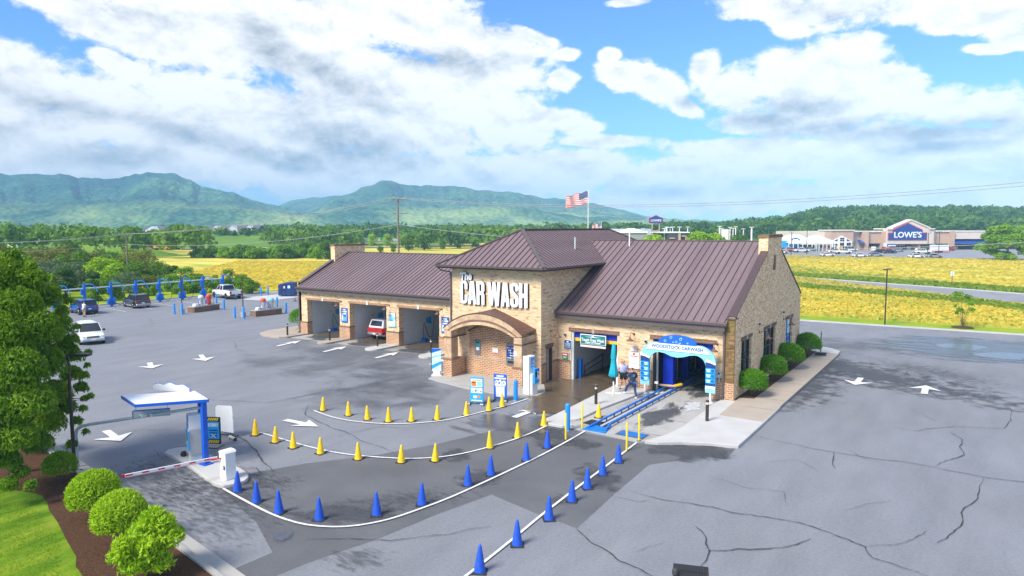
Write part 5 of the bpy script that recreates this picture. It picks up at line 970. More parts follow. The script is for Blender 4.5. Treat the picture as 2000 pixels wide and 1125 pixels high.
# pay kiosk by the portico
K = empty('pay_station', (-10.62, -4.72, 0.06), rad(86), 'white and blue touch screen pay station at the corner of the tower', 'pay station')
MB().box(-0.36, -0.05, 0, -0.24, 0.4, 2.30, 'white_paint').build('back_post', K, bevel=0.01); MB().box(-0.24, -0.22, 0, 0.30, 0.35, 1.25, 'white_paint').build('cabinet', K, bevel=0.015); MB().box(-0.24, -0.05, 1.25, 0.26, 0.3, 2.30, 'sign_white').build('upper_case', K, bevel=0.015)
MB().box(-0.18, -0.07, 1.62, 0.20, -0.05, 2.20, 'sign_cyan').build('advert', K); MB().box(-0.16, -0.08, 1.88, -0.02, -0.07, 2.02, 'orange').box(0.02, -0.08, 1.84, 0.17, -0.07, 2.08, 'pale_cyan').box(-0.14, -0.08, 1.68, 0.16, -0.07, 1.80, 'pale_cyan').build('advert_print', K)
MB().box(-0.16, -0.34, 0.66, 0.32, -0.22, 1.58, 'sign_cyan').build('face_plate', K, bevel=0.02); MB().box(-0.12, -0.352, 1.42, 0.28, -0.34, 1.54, 'sign_blue').build('header', K); MB().box(-0.10, -0.352, 1.05, 0.07, -0.34, 1.38, 'black').build('screen', K); MB().box(0.10, -0.352, 0.92, 0.27, -0.34, 1.38, 'sign_white').box(0.14, -0.358, 1.15, 0.22, -0.35, 1.3, 'black').build('card_reader', K)
MB().box(-0.245, -0.05, 0.75, -0.24, 0.12, 1.3, 'navy').build('side_mark', K)
# standing banners
def aframe(x, y, rz, label, style):
    t = empty('standing_banner', (x, y, 0.0), rz, label, 'banner stand')
    h = 1.45; w = 0.80
    MB().box(-w/2, -0.03, 0.12, w/2, 0.03, 0.12+h, 'sign_blue' if style else 'sign_cyan').build('panel', t, bevel=0.015)
    m = MB()
    if style:
        m.box(-0.22, -0.04, 1.42, 0.22, -0.03, 1.50, 'sign_white'); m.box(-0.35, -0.04, 1.28, 0.35, -0.03, 1.37, 'sign_white'); m.box(-0.06, -.04, 1.2, 0.06, -.03, 1.24, 'sign_white'); m.box(-0.30, -0.04, 0.82, 0.30, -0.03, 0.86, 'ice'); m.box(-0.26, -0.04, 0.24, 0.26, -0.03, 0.80, 'sign_white')
        m.build('print', t); text('$20', 0.42, 'sign_white', t, (0, -0.04, 1.03), ext=0.006, off=0.022, sx=1.05)
    else:
        m.box(-0.34, -0.04, 1.02, 0.34, -0.03, 1.48, 'sign_white'); m.box(-0.31, -0.046, 1.06, -0.02, -0.04, 1.34, 'orange'); m.box(0.02, -0.046, 1.08, 0.31, -0.04, 1.34, 'pale_cyan'); m.box(-0.28, -0.046, 1.38, 0.28, -0.04, 1.44, 'poster_orange'); m.box(-0.27, -0.05, 1.24, -0.06, -0.046, 1.29, 'black')
        m.box(-0.34, -0.04, 0.66, 0.34, -0.03, 0.96, 'ice'); m.box(-0.28, -0.046, 0.72, -0.18, -0.04, 0.80, 'pink'); m.box(-0.1, -0.046, 0.74, 0.0, -0.04, 0.86, 'kiosk_grey'); m.box(0.18, -0.046, 0.74, 0.30, -0.04, 0.82, 'orange'); m.box(-0.2, -0.04, 0.36, 0.02, -0.03, 0.52, 'ice'); m.lathe([(0.08, -0.04), (0.08, -0.03)], 'orange', 12, (0.14, 0, 0.45), ax='y'); m.box(-0.32, -0.04, 0.2, 0.32, -0.03, 0.26, 'sign_white'); m.build('print', t)
    for s in (-1, 1):
        MB().tube([(s*w*0.46, -0.32, 0.03), (s*w*0.46, 0.32, 0.03)], 0.02, 'black', 6).tube([(s*w*0.46, 0, 0.03), (s*w*0.46, 0, 0.2)], 0.02, 'black', 6).build('foot', t)
        m = MB()
        for k in range(6): m.tube([(s*w*0.5-0.11+k*0.037, -0.22-0.012*k, 0.06), (s*w*0.5-0.11+(k+1)*0.037, -0.22-0.012*(k+1), 0.06)], 0.062, 'black' if k % 2 else 'frosted', 8)
        m.build('sand_bag', t)
aframe(-12.0, -8.35, rad(20), 'light blue banner stand with orange and white price boxes beside yellow cones', 0); aframe(-11.35, -6.95, rad(16), 'dark blue banner stand with a large $20 and white square', 1)
# flag sign left of the portico
t = empty('standing_banner', (-18.75, -3.95, 0.06), rad(30), 'tall pale blue banner in a white base at the left of the portico', 'banner stand'); MB().box(-0.32, -0.04, 0.32, 0.32, 0.04, 1.85, 'ice').build('panel', t); MB().box(-0.36, -0.05, 0.35, -0.32, 0.05, 1.9, 'black').build('edge', t); MB().prism([(-0.32, 1.55), (0.32, 1.75), (0.32, 1.85), (-0.32, 1.85)], 'y', -0.048, -0.04, 'sign_blue').prism([(-0.32, 0.45), (0.32, 0.8), (0.32, 1.0), (-0.32, 0.7)], 'y', -0.048, -0.04, 'sign_cyan').prism([(-0.32, 1.2), (0.32, 1.38), (0.32, 1.45), (-0.32, 1.28)], 'y', -0.048, -0.04, 'pale_cyan').build('print', t); MB().box(-0.22, -0.09, 0.06, 0.22, 0.09, 0.32, 'white_paint').box(-0.34, -0.2, 0, 0.34, 0.2, 0.06, 'white_paint').build('base', t)
t = empty('standing_banner', (1.45, 17.75, 0.156), rad(8), 'narrow grey pavement sign seen edge on near the last round bush', 'banner stand'); MB().box(-0.03, -0.38, 0.12, 0.03, 0.38, 1.75, 'black_trim').box(0.03, -0.34, 0.16, 0.04, 0.34, 1.7, 'galv').build('panel', t); MB().box(-0.4, -0.42, 0, 0.4, -0.3, 0.1, 'black_trim').box(-0.4, 0.3, 0, 0.4, 0.42, 0.1, 'black_trim').box(-0.06, -.42, 0.02, 0.06, .42, 0.12, 'black_trim').build('base', t)
# bollards and posts
def bollard_light(x, y, z, label):
    t = empty('bollard_light', (x, y, z), 0, label, 'bollard light', 'brown bollard lights on the kerb islands'); MB().lathe([(0.085, 0), (0.085, 0.86)], 'bronze', 12).build('post', t); MB().lathe([(0.07, 0.86), (0.07, 0.98)], 'frosted', 12).build('lens', t); MB().lathe([(0.092, 0.98), (0.092, 1.06), (0.05, 1.09)], 'bronze', 12).build('cap', t)
for a in [(-41.55, 1.5, .15, 'brown bollard light by the round bush at the far left end of the building'), (-35.9, 1.63, .15, 'brown bollard light in front of the first pier, beside the empty bay'), (-30.15, 1.78, .15, 'brown bollard light in front of the red truck'), (-24.37, 1.93, .15, 'brown bollard light near the pier left of the portico'), (-6.13, -5.07, .15, 'brown bollard light on the island with the umbrella'), (0.14, -4.96, .15, 'brown bollard light on pale concrete in front of the right corner')]: bollard_light(*a)
def blue_bollard(x, y, z, label, h=1.22, r=0.10, g='blue bollards'):
    t = empty('bollard', (x, y, z), 0, label, 'bollard', g); MB().lathe([(r, 0), (r, h-r)]+[(r*math.cos(a), h-r+r*math.sin(a)) for a in (0.4, 0.8, 1.2)]+[(0.005, h)], 'bollard_blue', 14).build('sleeve', t); MB().lathe([(r*1.12, 0), (r*1.12, 0.03)], 'concrete', 12).build('footing', t)
blue_bollard(-5.19, -9.91, 0, 'bright blue bollard between yellow posts at the conveyor entry', 1.38, 0.125); blue_bollard(-10.62, -6.45, 0, 'bright blue bollard between the $20 banner and the pay station', 1.25, 0.125)
bb = [(341, 614, 'left of the pair in front of the left vacuum island'), (356, 615, 'right of the pair at the dark pole foot, left vacuum island'), (423, 595.2, 'just behind the left vacuum island, half hidden'), (438, 605.3, 'at the right end of the left vacuum island'), (459, 621.6, 'left of the pair in front of the right vacuum island'), (476.4, 623.2, 'at the foot of the second dark pole, right vacuum island'), (541.5, 600.5, 'behind the right vacuum island'), (559, 612, 'at the right end of the right vacuum island'), (509.7, 577.3, 'left of the pair by the dumpster pad'), (523.6, 576, 'right of the pair by the dumpster pad')]
for u, v_, l in bb: q = G2(u, v_); blue_bollard(q[0], q[1], 0, 'bright blue bollard '+l, 1.35, 0.115)
def flex_post(u, v_, lab):
    q = G2(u, v_); t = empty('marker_post', (q[0], q[1], 0.0), 0, lab, 'marker post', 'yellow marker posts at the conveyor entry'); MB().lathe([(0.045, 0.04), (0.045, 1.28), (0.03, 1.31)], 'post_yellow', 10).build('tube', t); MB().lathe([(0.10, 0), (0.09, 0.035), (0.05, 0.05)], 'rubber', 12).build('base', t)
for a in [(1105, 860, 'yellow marker post in front of the big blue bollard'), (1137, 839, 'yellow marker post at the left corner of the conveyor entry'), (1224, 881, 'yellow marker post on the asphalt, nearest the camera'), (1248, 862, 'yellow marker post beside the blue drain grate')]: flex_post(*a)
# cones
def make_cone(mat, h):
    t = empty('traffic_cone', (0, 0, 0)); s = h/0.72; MB().lathe([(0.155*s, 0.035), (0.15*s, 0.06), (0.045*s, 0.66*s), (0.03*s, 0.715*s), (0.012*s, 0.72*s)], mat, 18).build('cone_body', t)
    MB().box(-0.19*s, -0.19*s, 0, 0.19*s, 0.19*s, 0.035, 'rubber').build('rubber_base', t, bevel=0.012); return t
ordn = ['first', 'second', 'third', 'fourth', 'fifth', 'sixth', 'seventh', 'eighth', 'ninth', 'tenth', 'eleventh', 'twelfth']
def cones(proto, pts, lab, grp, first=False, z=0.0):
    for i, (u, v_) in enumerate(pts):
        o = proto if (first and i == 0) else copy_tree(proto); q = G2(u, v_, z); o.location = (q[0], q[1], z); o.rotation_euler = (random.uniform(-0.03, 0.03), random.uniform(-0.03, 0.03), random.uniform(-0.5, 0.5)+rad(20)); o.scale = (1, 1, random.uniform(0.96, 1.03)); tag(o, lab % ordn[i], 'traffic cone', grp)
yc = make_cone('cone_yellow', 0.78); bc = make_cone('cone_blue', 0.82)
cones(yc, [(631, 802), (681, 811.5), (718, 819.5), (759, 824), (804, 823), (854, 820), (911, 811), (955, 802.5), (981, 794.5)], '%s yellow cone from the left along the upper white curve', 'yellow cones along the upper curve', True)
cones(yc, [(499, 850), (538, 864), (573, 875), (626, 886), (700, 897), (784, 903), (850, 900.5), (957, 875), (1011, 855), (1062, 832)], '%s yellow cone from the left along the middle white curve', 'yellow cones along the middle curve')
cones(yc, [(1169, 815)], 'yellow cone alone on the concrete beside the rubber mat', 'single yellow cone', z=0.03) if False else None
o = copy_tree(yc); q = G2(1169, 815.5, 0.03); o.location = (q[0], q[1], 0.03); tag(o, 'lone yellow cone on the concrete beside the rubber mat', 'traffic cone'); del o['group']
cones(bc, [(464, 960), (501, 981), (545, 1002), (624, 1015), (736, 1006), (824, 986), (914, 948), (959, 928), (1028, 900), (1069, 875)], '%s blue cone from the left along the long lower white curve', 'blue cones along the lower curve', True)
cones(bc, [(937, 1117), (1010, 1065), (1072, 1015), (1117, 979), (1147, 954), (1177, 927), (1208, 903)], '%s blue cone from the bottom along the straight white line', 'blue cones along the straight line')
# gate island
PS = empty('pay_station', (-16.05, -22.80, 0.15), rad(66), 'grey and blue pay station standing under the flat blue edged canopy', 'pay station')
MB().box(-0.28, -0.25, 0, 0.30, 0.35, 0.35, 'galv').build('plinth', PS); MB().box(-0.32, -0.30, 0.35, 0.34, 0.40, 1.42, 'steel').build('cabinet', PS, bevel=0.015); MB().box(-0.36, -0.36, 0.55, -0.32, 0.25, 1.38, 'sign_cyan').build('face_plate', PS); MB().box(-0.37, -0.30, 1.28, -0.36, 0.2, 1.36, 'sign_blue').build('header', PS)
MB().box(-0.375, -0.22, 0.95, -0.36, 0.02, 1.24, 'black').build('screen', PS); MB().box(-0.375, 0.06, 0.72, -0.36, 0.2, 1.15, 'stripe_yellow').build('bill_slot', PS); MB().box(-0.30, -0.26, 1.42, 0.26, 0.32, 2.02, 'white_paint').build('upper_case', PS, bevel=0.015); MB().box(-0.315, -0.24, 1.48, -0.30, 0.30, 1.98, 'sign_blue').box(-0.32, -.15, 1.6, -.315, .05, 1.75, 'pink').box(-0.32, .08, 1.75, -.315, .22, 1.9, 'teal').build('advert', PS)
tag(MB().lathe([(0.10, 0), (0.14, 0.08), (0.10, 0.2), (0.03, 0.24)], 'black', 8).lathe([(0.1, 0), (0.12, 0.06), (0.06, 0.2)], 'frosted', 8, (-0.16, 0.08, 0)).build('sand_bag', None, (-17.0, -22.85, 0.15)), 'black and pale weight bag at the foot of the white board on the island', 'sand bag')
CN = empty('canopy', (-16.8, -23.6, 0), 0, 'flat white canopy with blue rim on two blue posts above the pay station', 'canopy'); cq = [(-18.75, -24.5), (-16.72, -24.95), (-15.0, -22.78), (-16.9, -22.25)]; lc = [(a+16.8, b+23.6) for a, b in cq]
MB().prism(lc, 'z', 2.81, 2.93, 'canopy_blue').build('rim', CN); ins = [(a*0.975, b*0.975) for a, b in lc]; MB().prism(ins, 'z', 2.90, 2.945, 'sign_white').build('roof_sheet', CN)
MB().box(1.47, 0.60, 0.15, 1.65, 0.80, 2.81, 'canopy_blue').box(1.35, 0.5, 0.15, 1.78, 0.9, 0.20, 'canopy_blue').build('post', CN); MB().box(0.62, 1.0, 0.15, 0.80, 1.2, 2.81, 'canopy_blue').build('post', CN)
t = empty('sign', (-17.75, -22.85, 2.93), rad(18), 'cloud shaped white roof sign seen from behind on top of the canopy', 'sign'); sil = [(-0.95, 0)]+[(-0.95+1.9*k/18, 0.20+0.045*math.sin(k*0.95)+0.12*math.sin(math.pi*k/18)) for k in range(19)]+[(0.95, 0)]; MB().prism(sil, 'y', -0.02, 0.04, 'sign_white').build('board', t); MB().prism([(a*1.02, b*1.06) for a, b in sil], 'y', 0.04, 0.06, 'sign_blue').build('face', t)
t = empty('sign', (-17.25, -24.0, 2.28), rad(50), 'blue edged hanging sign box slung under the canopy', 'sign'); MB().box(-0.7, -0.05, -0.14, 0.7, 0.05, 0.14, 'galv').build('box', t); MB().box(-0.73, -0.06, -0.14, -0.7, 0.06, 0.14, 'navy').box(-0.7, -0.06, 0.14, 0.7, 0.06, 0.17, 'sign_blue').build('trim', t); MB().tube([(-0.6, 0, 0.15), (-0.6, 0, 0.52)], 0.012, 'steel', 5).tube([(0.6, 0, 0.15), (0.6, 0, 0.52)], 0.012, 'steel', 5).build('hanger', t)
GT = empty('camera_gantry', (-19.75, -25.92, 0.1), 0, 'pale grey pipe gantry curving from the kerb to the canopy post', 'gantry'); e_ = (4.35, 3.1, 2.45)
MB().tube([(0, 0, 0), (0, 0, 1.35), (0.05, 0.03, 1.54), (0.2, 0.15, 1.68), (0.5, 0.36, 1.76), (2.2, 1.57, 2.06), e_], 0.068, 'galv', 10).build('pipe', GT); MB().lathe([(0.09, 1.08), (0.09, 1.12)], 'galv', 10).build('collar', GT)
for q in ((0.05, -0.03, 0.85), (2.3, 1.58, 2.08), (2.6, 1.80, 2.13)): MB().box(q[0]-0.06, q[1]-0.06, q[2]-0.07, q[0]+0.06, q[1]+0.06, q[2]+0.07, 'sign_white').lathe([(0.035, -0.07), (0.03, -0.09)], 'black', 8, (q[0], q[1], q[2]), ax='y').build('camera', GT)
GB = empty('barrier_gate', (-12.98, -23.35, 0.15), rad(-4), 'white barrier box with a lowered red and white striped arm', 'barrier'); MB().box(-0.24, -0.22, 0, 0.24, 0.22, 1.08, 'white_paint').build('housing', GB, bevel=0.02); MB().prism([(-0.26, 1.08), (0.26, 1.08), (0.2, 1.16), (-0.14, 1.16)], 'y', -0.24, 0.24, 'white_paint').build('lid', GB); MB().box(0.06, -0.228, 0.62, 0.2, -0.22, 0.66, 'stripe_yellow').box(0.08, -0.228, 0.42, 0.2, -0.22, 0.58, 'navy').build('sticker', GB)
a0 = Vector((-0.25, -0.28, 0.80)); a1 = Vector((-1.05, -3.45, 0.80)); dv = (a1-a0); arm = MB().rib(a0, a1, 0.05, 0.11, 'sign_white').build('arm', GB)
m = MB(); m.rib(a0+Vector((0, 0, -0.02)), a1+Vector((0, 0, -0.02)), 0.055, 0.03, 'pink')
for k in range(6): m.rib(a0+dv*(0.08+k*0.165)+Vector((0, 0, 0.035)), a0+dv*(0.15+k*0.165)+Vector((0, 0, 0.035)), 0.056, 0.055, 'gate_red')
m.rib(a0+dv*0.985, a0+dv*1.01, 0.08, 0.13, 'gate_red'); m.build('stripes', arm); MB().tube([a0+Vector((0.2, 0.1, 0.05)), a0+Vector((-0.1, -0.3, 0.05))], 0.03, 'gate_red', 6).build('hinge', GB)
def panel_on_feet(x, y, rz, w, h, lean, label, sorry):
    t = empty('standing_banner', (x, y, 0.0), rz, label, 'banner stand')
    if sorry:
        MB().box(-w/2, -0.03, 0.14, w/2, 0.02, 0.14+h, 'black').build('frame', t); MB().box(-w/2+0.05, -0.04, 0.36, w/2-0.05, -0.03, h-0.07, 'sign_cyan').build('panel', t); m = MB()
        for z0 in (0.19, h-0.02):
            for k in range(5): xx = -w/2+0.06+k*(w-0.14)/5; m.prism([(xx, z0), (xx+0.07, z0), (xx+0.13, z0+0.12), (xx+0.06, z0+0.12)], 'y', -0.045, -0.03, 'stripe_yellow')
        m.build('hazard_stripes', t); text('SORRY', 0.21, 'sign_white', t, (0, -0.045, h-0.24), ext=0.004, off=0.008, sx=0.78)
        MB().box(-0.22, -0.046, h-0.50, 0.22, -0.04, h-0.45, 'navy').box(-0.2, -0.046, h-0.62, 0.2, -0.04, h-0.57, 'navy').box(-0.16, -0.046, h-0.74, 0.16, -0.04, h-0.69, 'navy').build('print', t); MB().rib((-0.1, -0.045, 0.44), (0.1, -0.045, 0.6), 0.03, 0.02, 'sign_white', (0, -1, 0)).rib((-0.1, -0.045, 0.6), (0.1, -0.045, 0.44), 0.03, 0.02, 'sign_white', (0, -1, 0)).build('crossed_tools', t)
        MB().box(-w/2-0.02, -0.32, 0, w/2+0.02, 0.28, 0.10, 'kiosk_grey').build('base', t, bevel=0.03)
    else:
        sh = [(-w/2, 0.25), (w/2, 0.25), (w/2, 0.9), (w/2-0.04, 0.98), (w/2, 1.06), (w/2-0.03, 1.45), (w/2-0.12, 1.55), (-w/2+0.1, 1.5), (-w/2, 1.38), (-w/2+0.03, 1.3), (-w/2, 1.24)]
        MB().prism(sh, 'y', -0.02, 0.02, 'sign_white').build('panel', t); MB().tube([(-w/2, 0, 0.1), (w/2+0.1, 0, 0.1)], 0.025, 'black', 6).tube([(-w*0.3, 0, 0.1), (-w*0.3, 0, 0.3)], 0.02, 'black', 6).tube([(w*0.3, 0, 0.1), (w*0.3, 0, 0.3)], 0.02, 'black', 6).tube([(w/2, -0.3, 0.04), (w/2, 0.3, 0.04)], 0.02, 'black').build('feet', t)
        m = MB()
        for k in range(12): m.tube([(w/2-0.1+k*0.045, -0.15-0.02*k, 0.09), (w/2-0.1+(k+1)*0.045, -0.15-0.02*(k+1), 0.09)], 0.08, 'black' if k % 2 else 'frosted', 8)
        m.build('sand_bag', t)
q = G2(419, 872); panel_on_feet(q[0], q[1], rad(28), 0.66, 1.25, 0, 'black and yellow striped standing sign reading SORRY beside the blue post', True)
q = G2(440, 853); panel_on_feet(q[0], q[1], rad(14), 1.05, 1.4, 0, 'blank white board on striped weights behind the SORRY sign', False)
tag(MB().prism([(-0.35, 0.05), (0.3, 0.05), (0.32, 1.5), (0.1, 1.62), (-0.25, 1.55), (-0.35, 1.35)], 'y', -0.02, 0.02, 'sign_white').build('white_board', None, (-17.0, -22.35, 0.15), (0, 0, rad(20))), 'blank white board standing just left of the canopy pay station', 'board')
# lamp posts
def lamp_post(x, y, z, h, heads, label, r=0.075, rz=0.0):
    t = empty('lamp_post', (x, y, z), rz, label, 'lamp post'); MB().tube([(0, 0, 0.0), (0, 0, h)], r, 'bronze', 8, r*0.8).build('pole', t); MB().box(-0.2, -0.2, 0, 0.2, 0.2, 0.06, 'bronze').build('base', t, bevel=0.02)
    for s in heads: MB().box(s*0.05, -0.03, h-0.08, s*0.35, 0.03, h-0.02, 'bronze').box(min(s*0.3, s*0.85), -0.17, h-0.10, max(s*0.3, s*0.85), 0.17, h, 'bronze').build('lamp_head', t)
    return t
lamp_post(3.65, 39.07, 0, 5.75, (1, -1), 'tall dark lamp post alone on the mown grass by the yellow field', 0.07, rad(80)); lamp_post(-19.0, -26.35, 0.1, 4.9, (1,), 'dark lamp post rising between the big tree and the round shrubs', 0.075, rad(40))
for u, v_, l in ((356, 614, 'dark lamp post behind the left vacuum island bollards'), (475.5, 620, 'dark lamp post on a concrete drum by the right vacuum island')):
    q = G2(u, v_-1.2); t = lamp_post(q[0], q[1], 0, 4.05+0.4, (1,), l, 0.06, rad(30)); MB().lathe([(0.28, 0), (0.28, 0.55)], 'concrete', 14).build('footing', t)
# vacuum line
for k in range(8):
    y = -1.26+3.205*k; t = empty('vacuum_arch', (-82, y, 0), rad(0), '%s blue vacuum post from the left along the overhead pipe' % ordn[k], 'vacuum', 'blue vacuum posts'); 
    MB().box(-0.13, -0.13, 0, 0.13, 0.13, 3.15, 'rail_blue').build('post', t); MB().box(-0.1, -0.42, 1.75, 0.14, -0.13, 2.45, 'rail_blue').build('control_box', t); MB().lathe([(0.20, 0.25), (0.21, 0.3), (0.21, 0.95), (0.15, 1.05)], 'rail_blue', 12, (0.05, -0.36, 0)).build('waste_bin', t); MB().lathe([(0.15, 0.2), (0.17, 1.0), (0.13, 1.15)], 'sign_blue', 10, (0.15, 0.28, 0)).build('canister', t)
    MB().tube([(0.0, 0.1, 3.0), (0.1, 0.4, 3.12), (0.2, 0.9, 3.02), (0.3, 1.25, 2.6), (0.36, 1.4, 2.1)], 0.06, 'sign_cyan', 8).build('arm', t)
    MB().tube([(0.36, 1.4, 2.1), (0.38, 1.5, 1.0), (0.4, 1.3, 0.3), (0.35, 0.9, 0.12), (0.3, 0.5, 0.35), (0.2, 0.15, 0.9)], 0.035, 'black', 6).build('hose', t)
t = empty('overhead_pipe', (-82, 0, 0), 0, 'long pale overhead pipe joining the blue vacuum posts', 'pipe'); MB().tube([(-0.22, -8, 2.50), (-0.22, 21.5, 2.62)], 0.095, 'galv', 8).build('pipe', t)
# vacuum islands
def vac_island(x, y, rz, label, cols, L_):
    t = empty('vacuum_island', (x, y, 0), rz, label, 'vacuum island'); MB().box(0, 0, 0, L_, 1.1, 0.62, 'vac_brick').build('plinth', t); MB().box(-0.05, -0.05, 0.62, L_+0.05, 1.15, 0.70, 'concrete').build('cap', t)
    for k, (xx, body, top) in enumerate(cols):
        m = MB().lathe([(0.26, 0.7), (0.26, 1.62)], body, 14, (xx, 0.5, 0)); c = m.build('canister', t); MB().lathe([(0.31, 1.62), (0.33, 1.70), (0.31, 1.88), (0.18, 1.98)], top, 14, (xx, 0.5, 0)).build('lid', c)
        for h_ in (-1, 1): MB().tube([(xx+0.28*h_, 0.5, 1.5), (xx+0.5*h_, 0.35, 1.4), (xx+0.55*h_, 0.3, 0.95), (xx+0.35*h_, 0.25, 0.8)], 0.045, 'rail_blue' if h_ < 0 else 'stripe_yellow' if k else 'rail_blue', 6).build('hose', c)
    MB().prism([(0.4, 0.7), (0.5, 1.0), (1.1, 0.95), (1.25, 0.7)], 'y', 0.3, 0.8, 'white_paint').build('trash_cover', t, bevel=0.04)
    MB().prism([(L_-1.0, 0.7), (L_-.95, .95), (L_-0.5, 0.9), (L_-0.3, 0.7)], 'y', 0.3, 0.8, 'white_paint').build('trash_cover', t, bevel=0.04)
ang = math.atan2(1.75, 9.5)
vac_island(-66.6, 7.0, rad(66), 'left brick vacuum island with white and red canisters', [(1.75, 'steel', 'frosted'), (2.75, 'steel', 'vac_red')], 4.2) if False else None
for (q0, q1, lab, cols) in (((380, 611), (429, 604), 'left brick vacuum island with white topped and red topped canisters', [(1.5, 'steel', 'frosted'), (2.7, 'vac_red', 'vac_red')]), ((500, 619), (551, 613), 'right brick vacuum island with red topped and pale blue topped canisters', [(1.3, 'steel', 'vac_red'), (2.35, 'steel', 'pale_cyan')])):
    a = Vector(G2(*q0)); b = Vector(G2(*q1)); dd = b-a; vac_island(a.x, a.y, math.atan2(dd.y, dd.x), lab, cols, min(4.4, dd.length))
# dumpster
t = empty('dumpster', (-73.6, 26.3, 0.03), rad(34), 'dark blue metal dumpster with small notices on a concrete pad', 'dumpster'); MB().prism([(-1.15, 0.12), (1.15, 0.12), (1.15, 2.0), (0.2, 2.1), (-1.15, 1.75)], 'y', -0.9, 0.9, 'dumpster').build('body', t, bevel=0.03); MB().box(-1.2, -0.95, 2.02, 1.2, 0.95, 2.10, 'navy').build('lid', t) if False else None
m = MB()
for xx in (-0.75, 0, 0.75): m.box(xx-0.04, -0.95, 0.12, xx+0.04, -0.9, 1.85, 'dumpster')
m.build('ribs', t); MB().box(-0.35, -0.96, 1.2, -0.12, -0.91, 1.5, 'sign_white').box(-0.33, -.965, 1.22, -.24, -.96, 1.48, 'sign_red').box(0.3, -0.96, 1.2, 0.65, -0.91, 1.6, 'ice').build('notice', t); MB().box(-0.9, -0.95, 0.9, -0.1, -0.92, 1.0, 'black').build('slot', t)
# ================================================================ people
def skin_mesh(name, nodes, edges, mat, parent, sub=1):
    """nodes: key -> (xyz, radius)"""
    keys = list(nodes); me = D.meshes.new(name); me.from_pydata([nodes[k][0] for k in keys], [(keys.index(a), keys.index(b)) for a, b in edges], [])
    o = D.objects.new(name, me); COL.objects.link(o); sk = o.modifiers.new('skin', 'SKIN'); sk.use_smooth_shade = True; sk.branch_smoothing = 0.3
    for i, k in enumerate(keys):
        r = nodes[k][1]; rx, ry = (r if isinstance(r, tuple) else (r, r)); me.skin_vertices[0].data[i].radius = (rx, ry); me.skin_vertices[0].data[i].use_root = (i == 0)
    if sub: s_ = o.modifiers.new('sub', 'SUBSURF'); s_.levels = sub; s_.render_levels = sub
    bpy.context.view_layer.update(); m2 = D.meshes.new_from_object(o.evaluated_get(bpy.context.evaluated_depsgraph_get())); D.objects.remove(o); D.meshes.remove(me)
    m2.name = name; m2.materials.clear(); m2.materials.append(MT(mat)); m2.polygons.foreach_set('use_smooth', [True]*len(m2.polygons))
    r_ = D.objects.new(name, m2); COL.objects.link(r_); r_.parent = parent; return r_
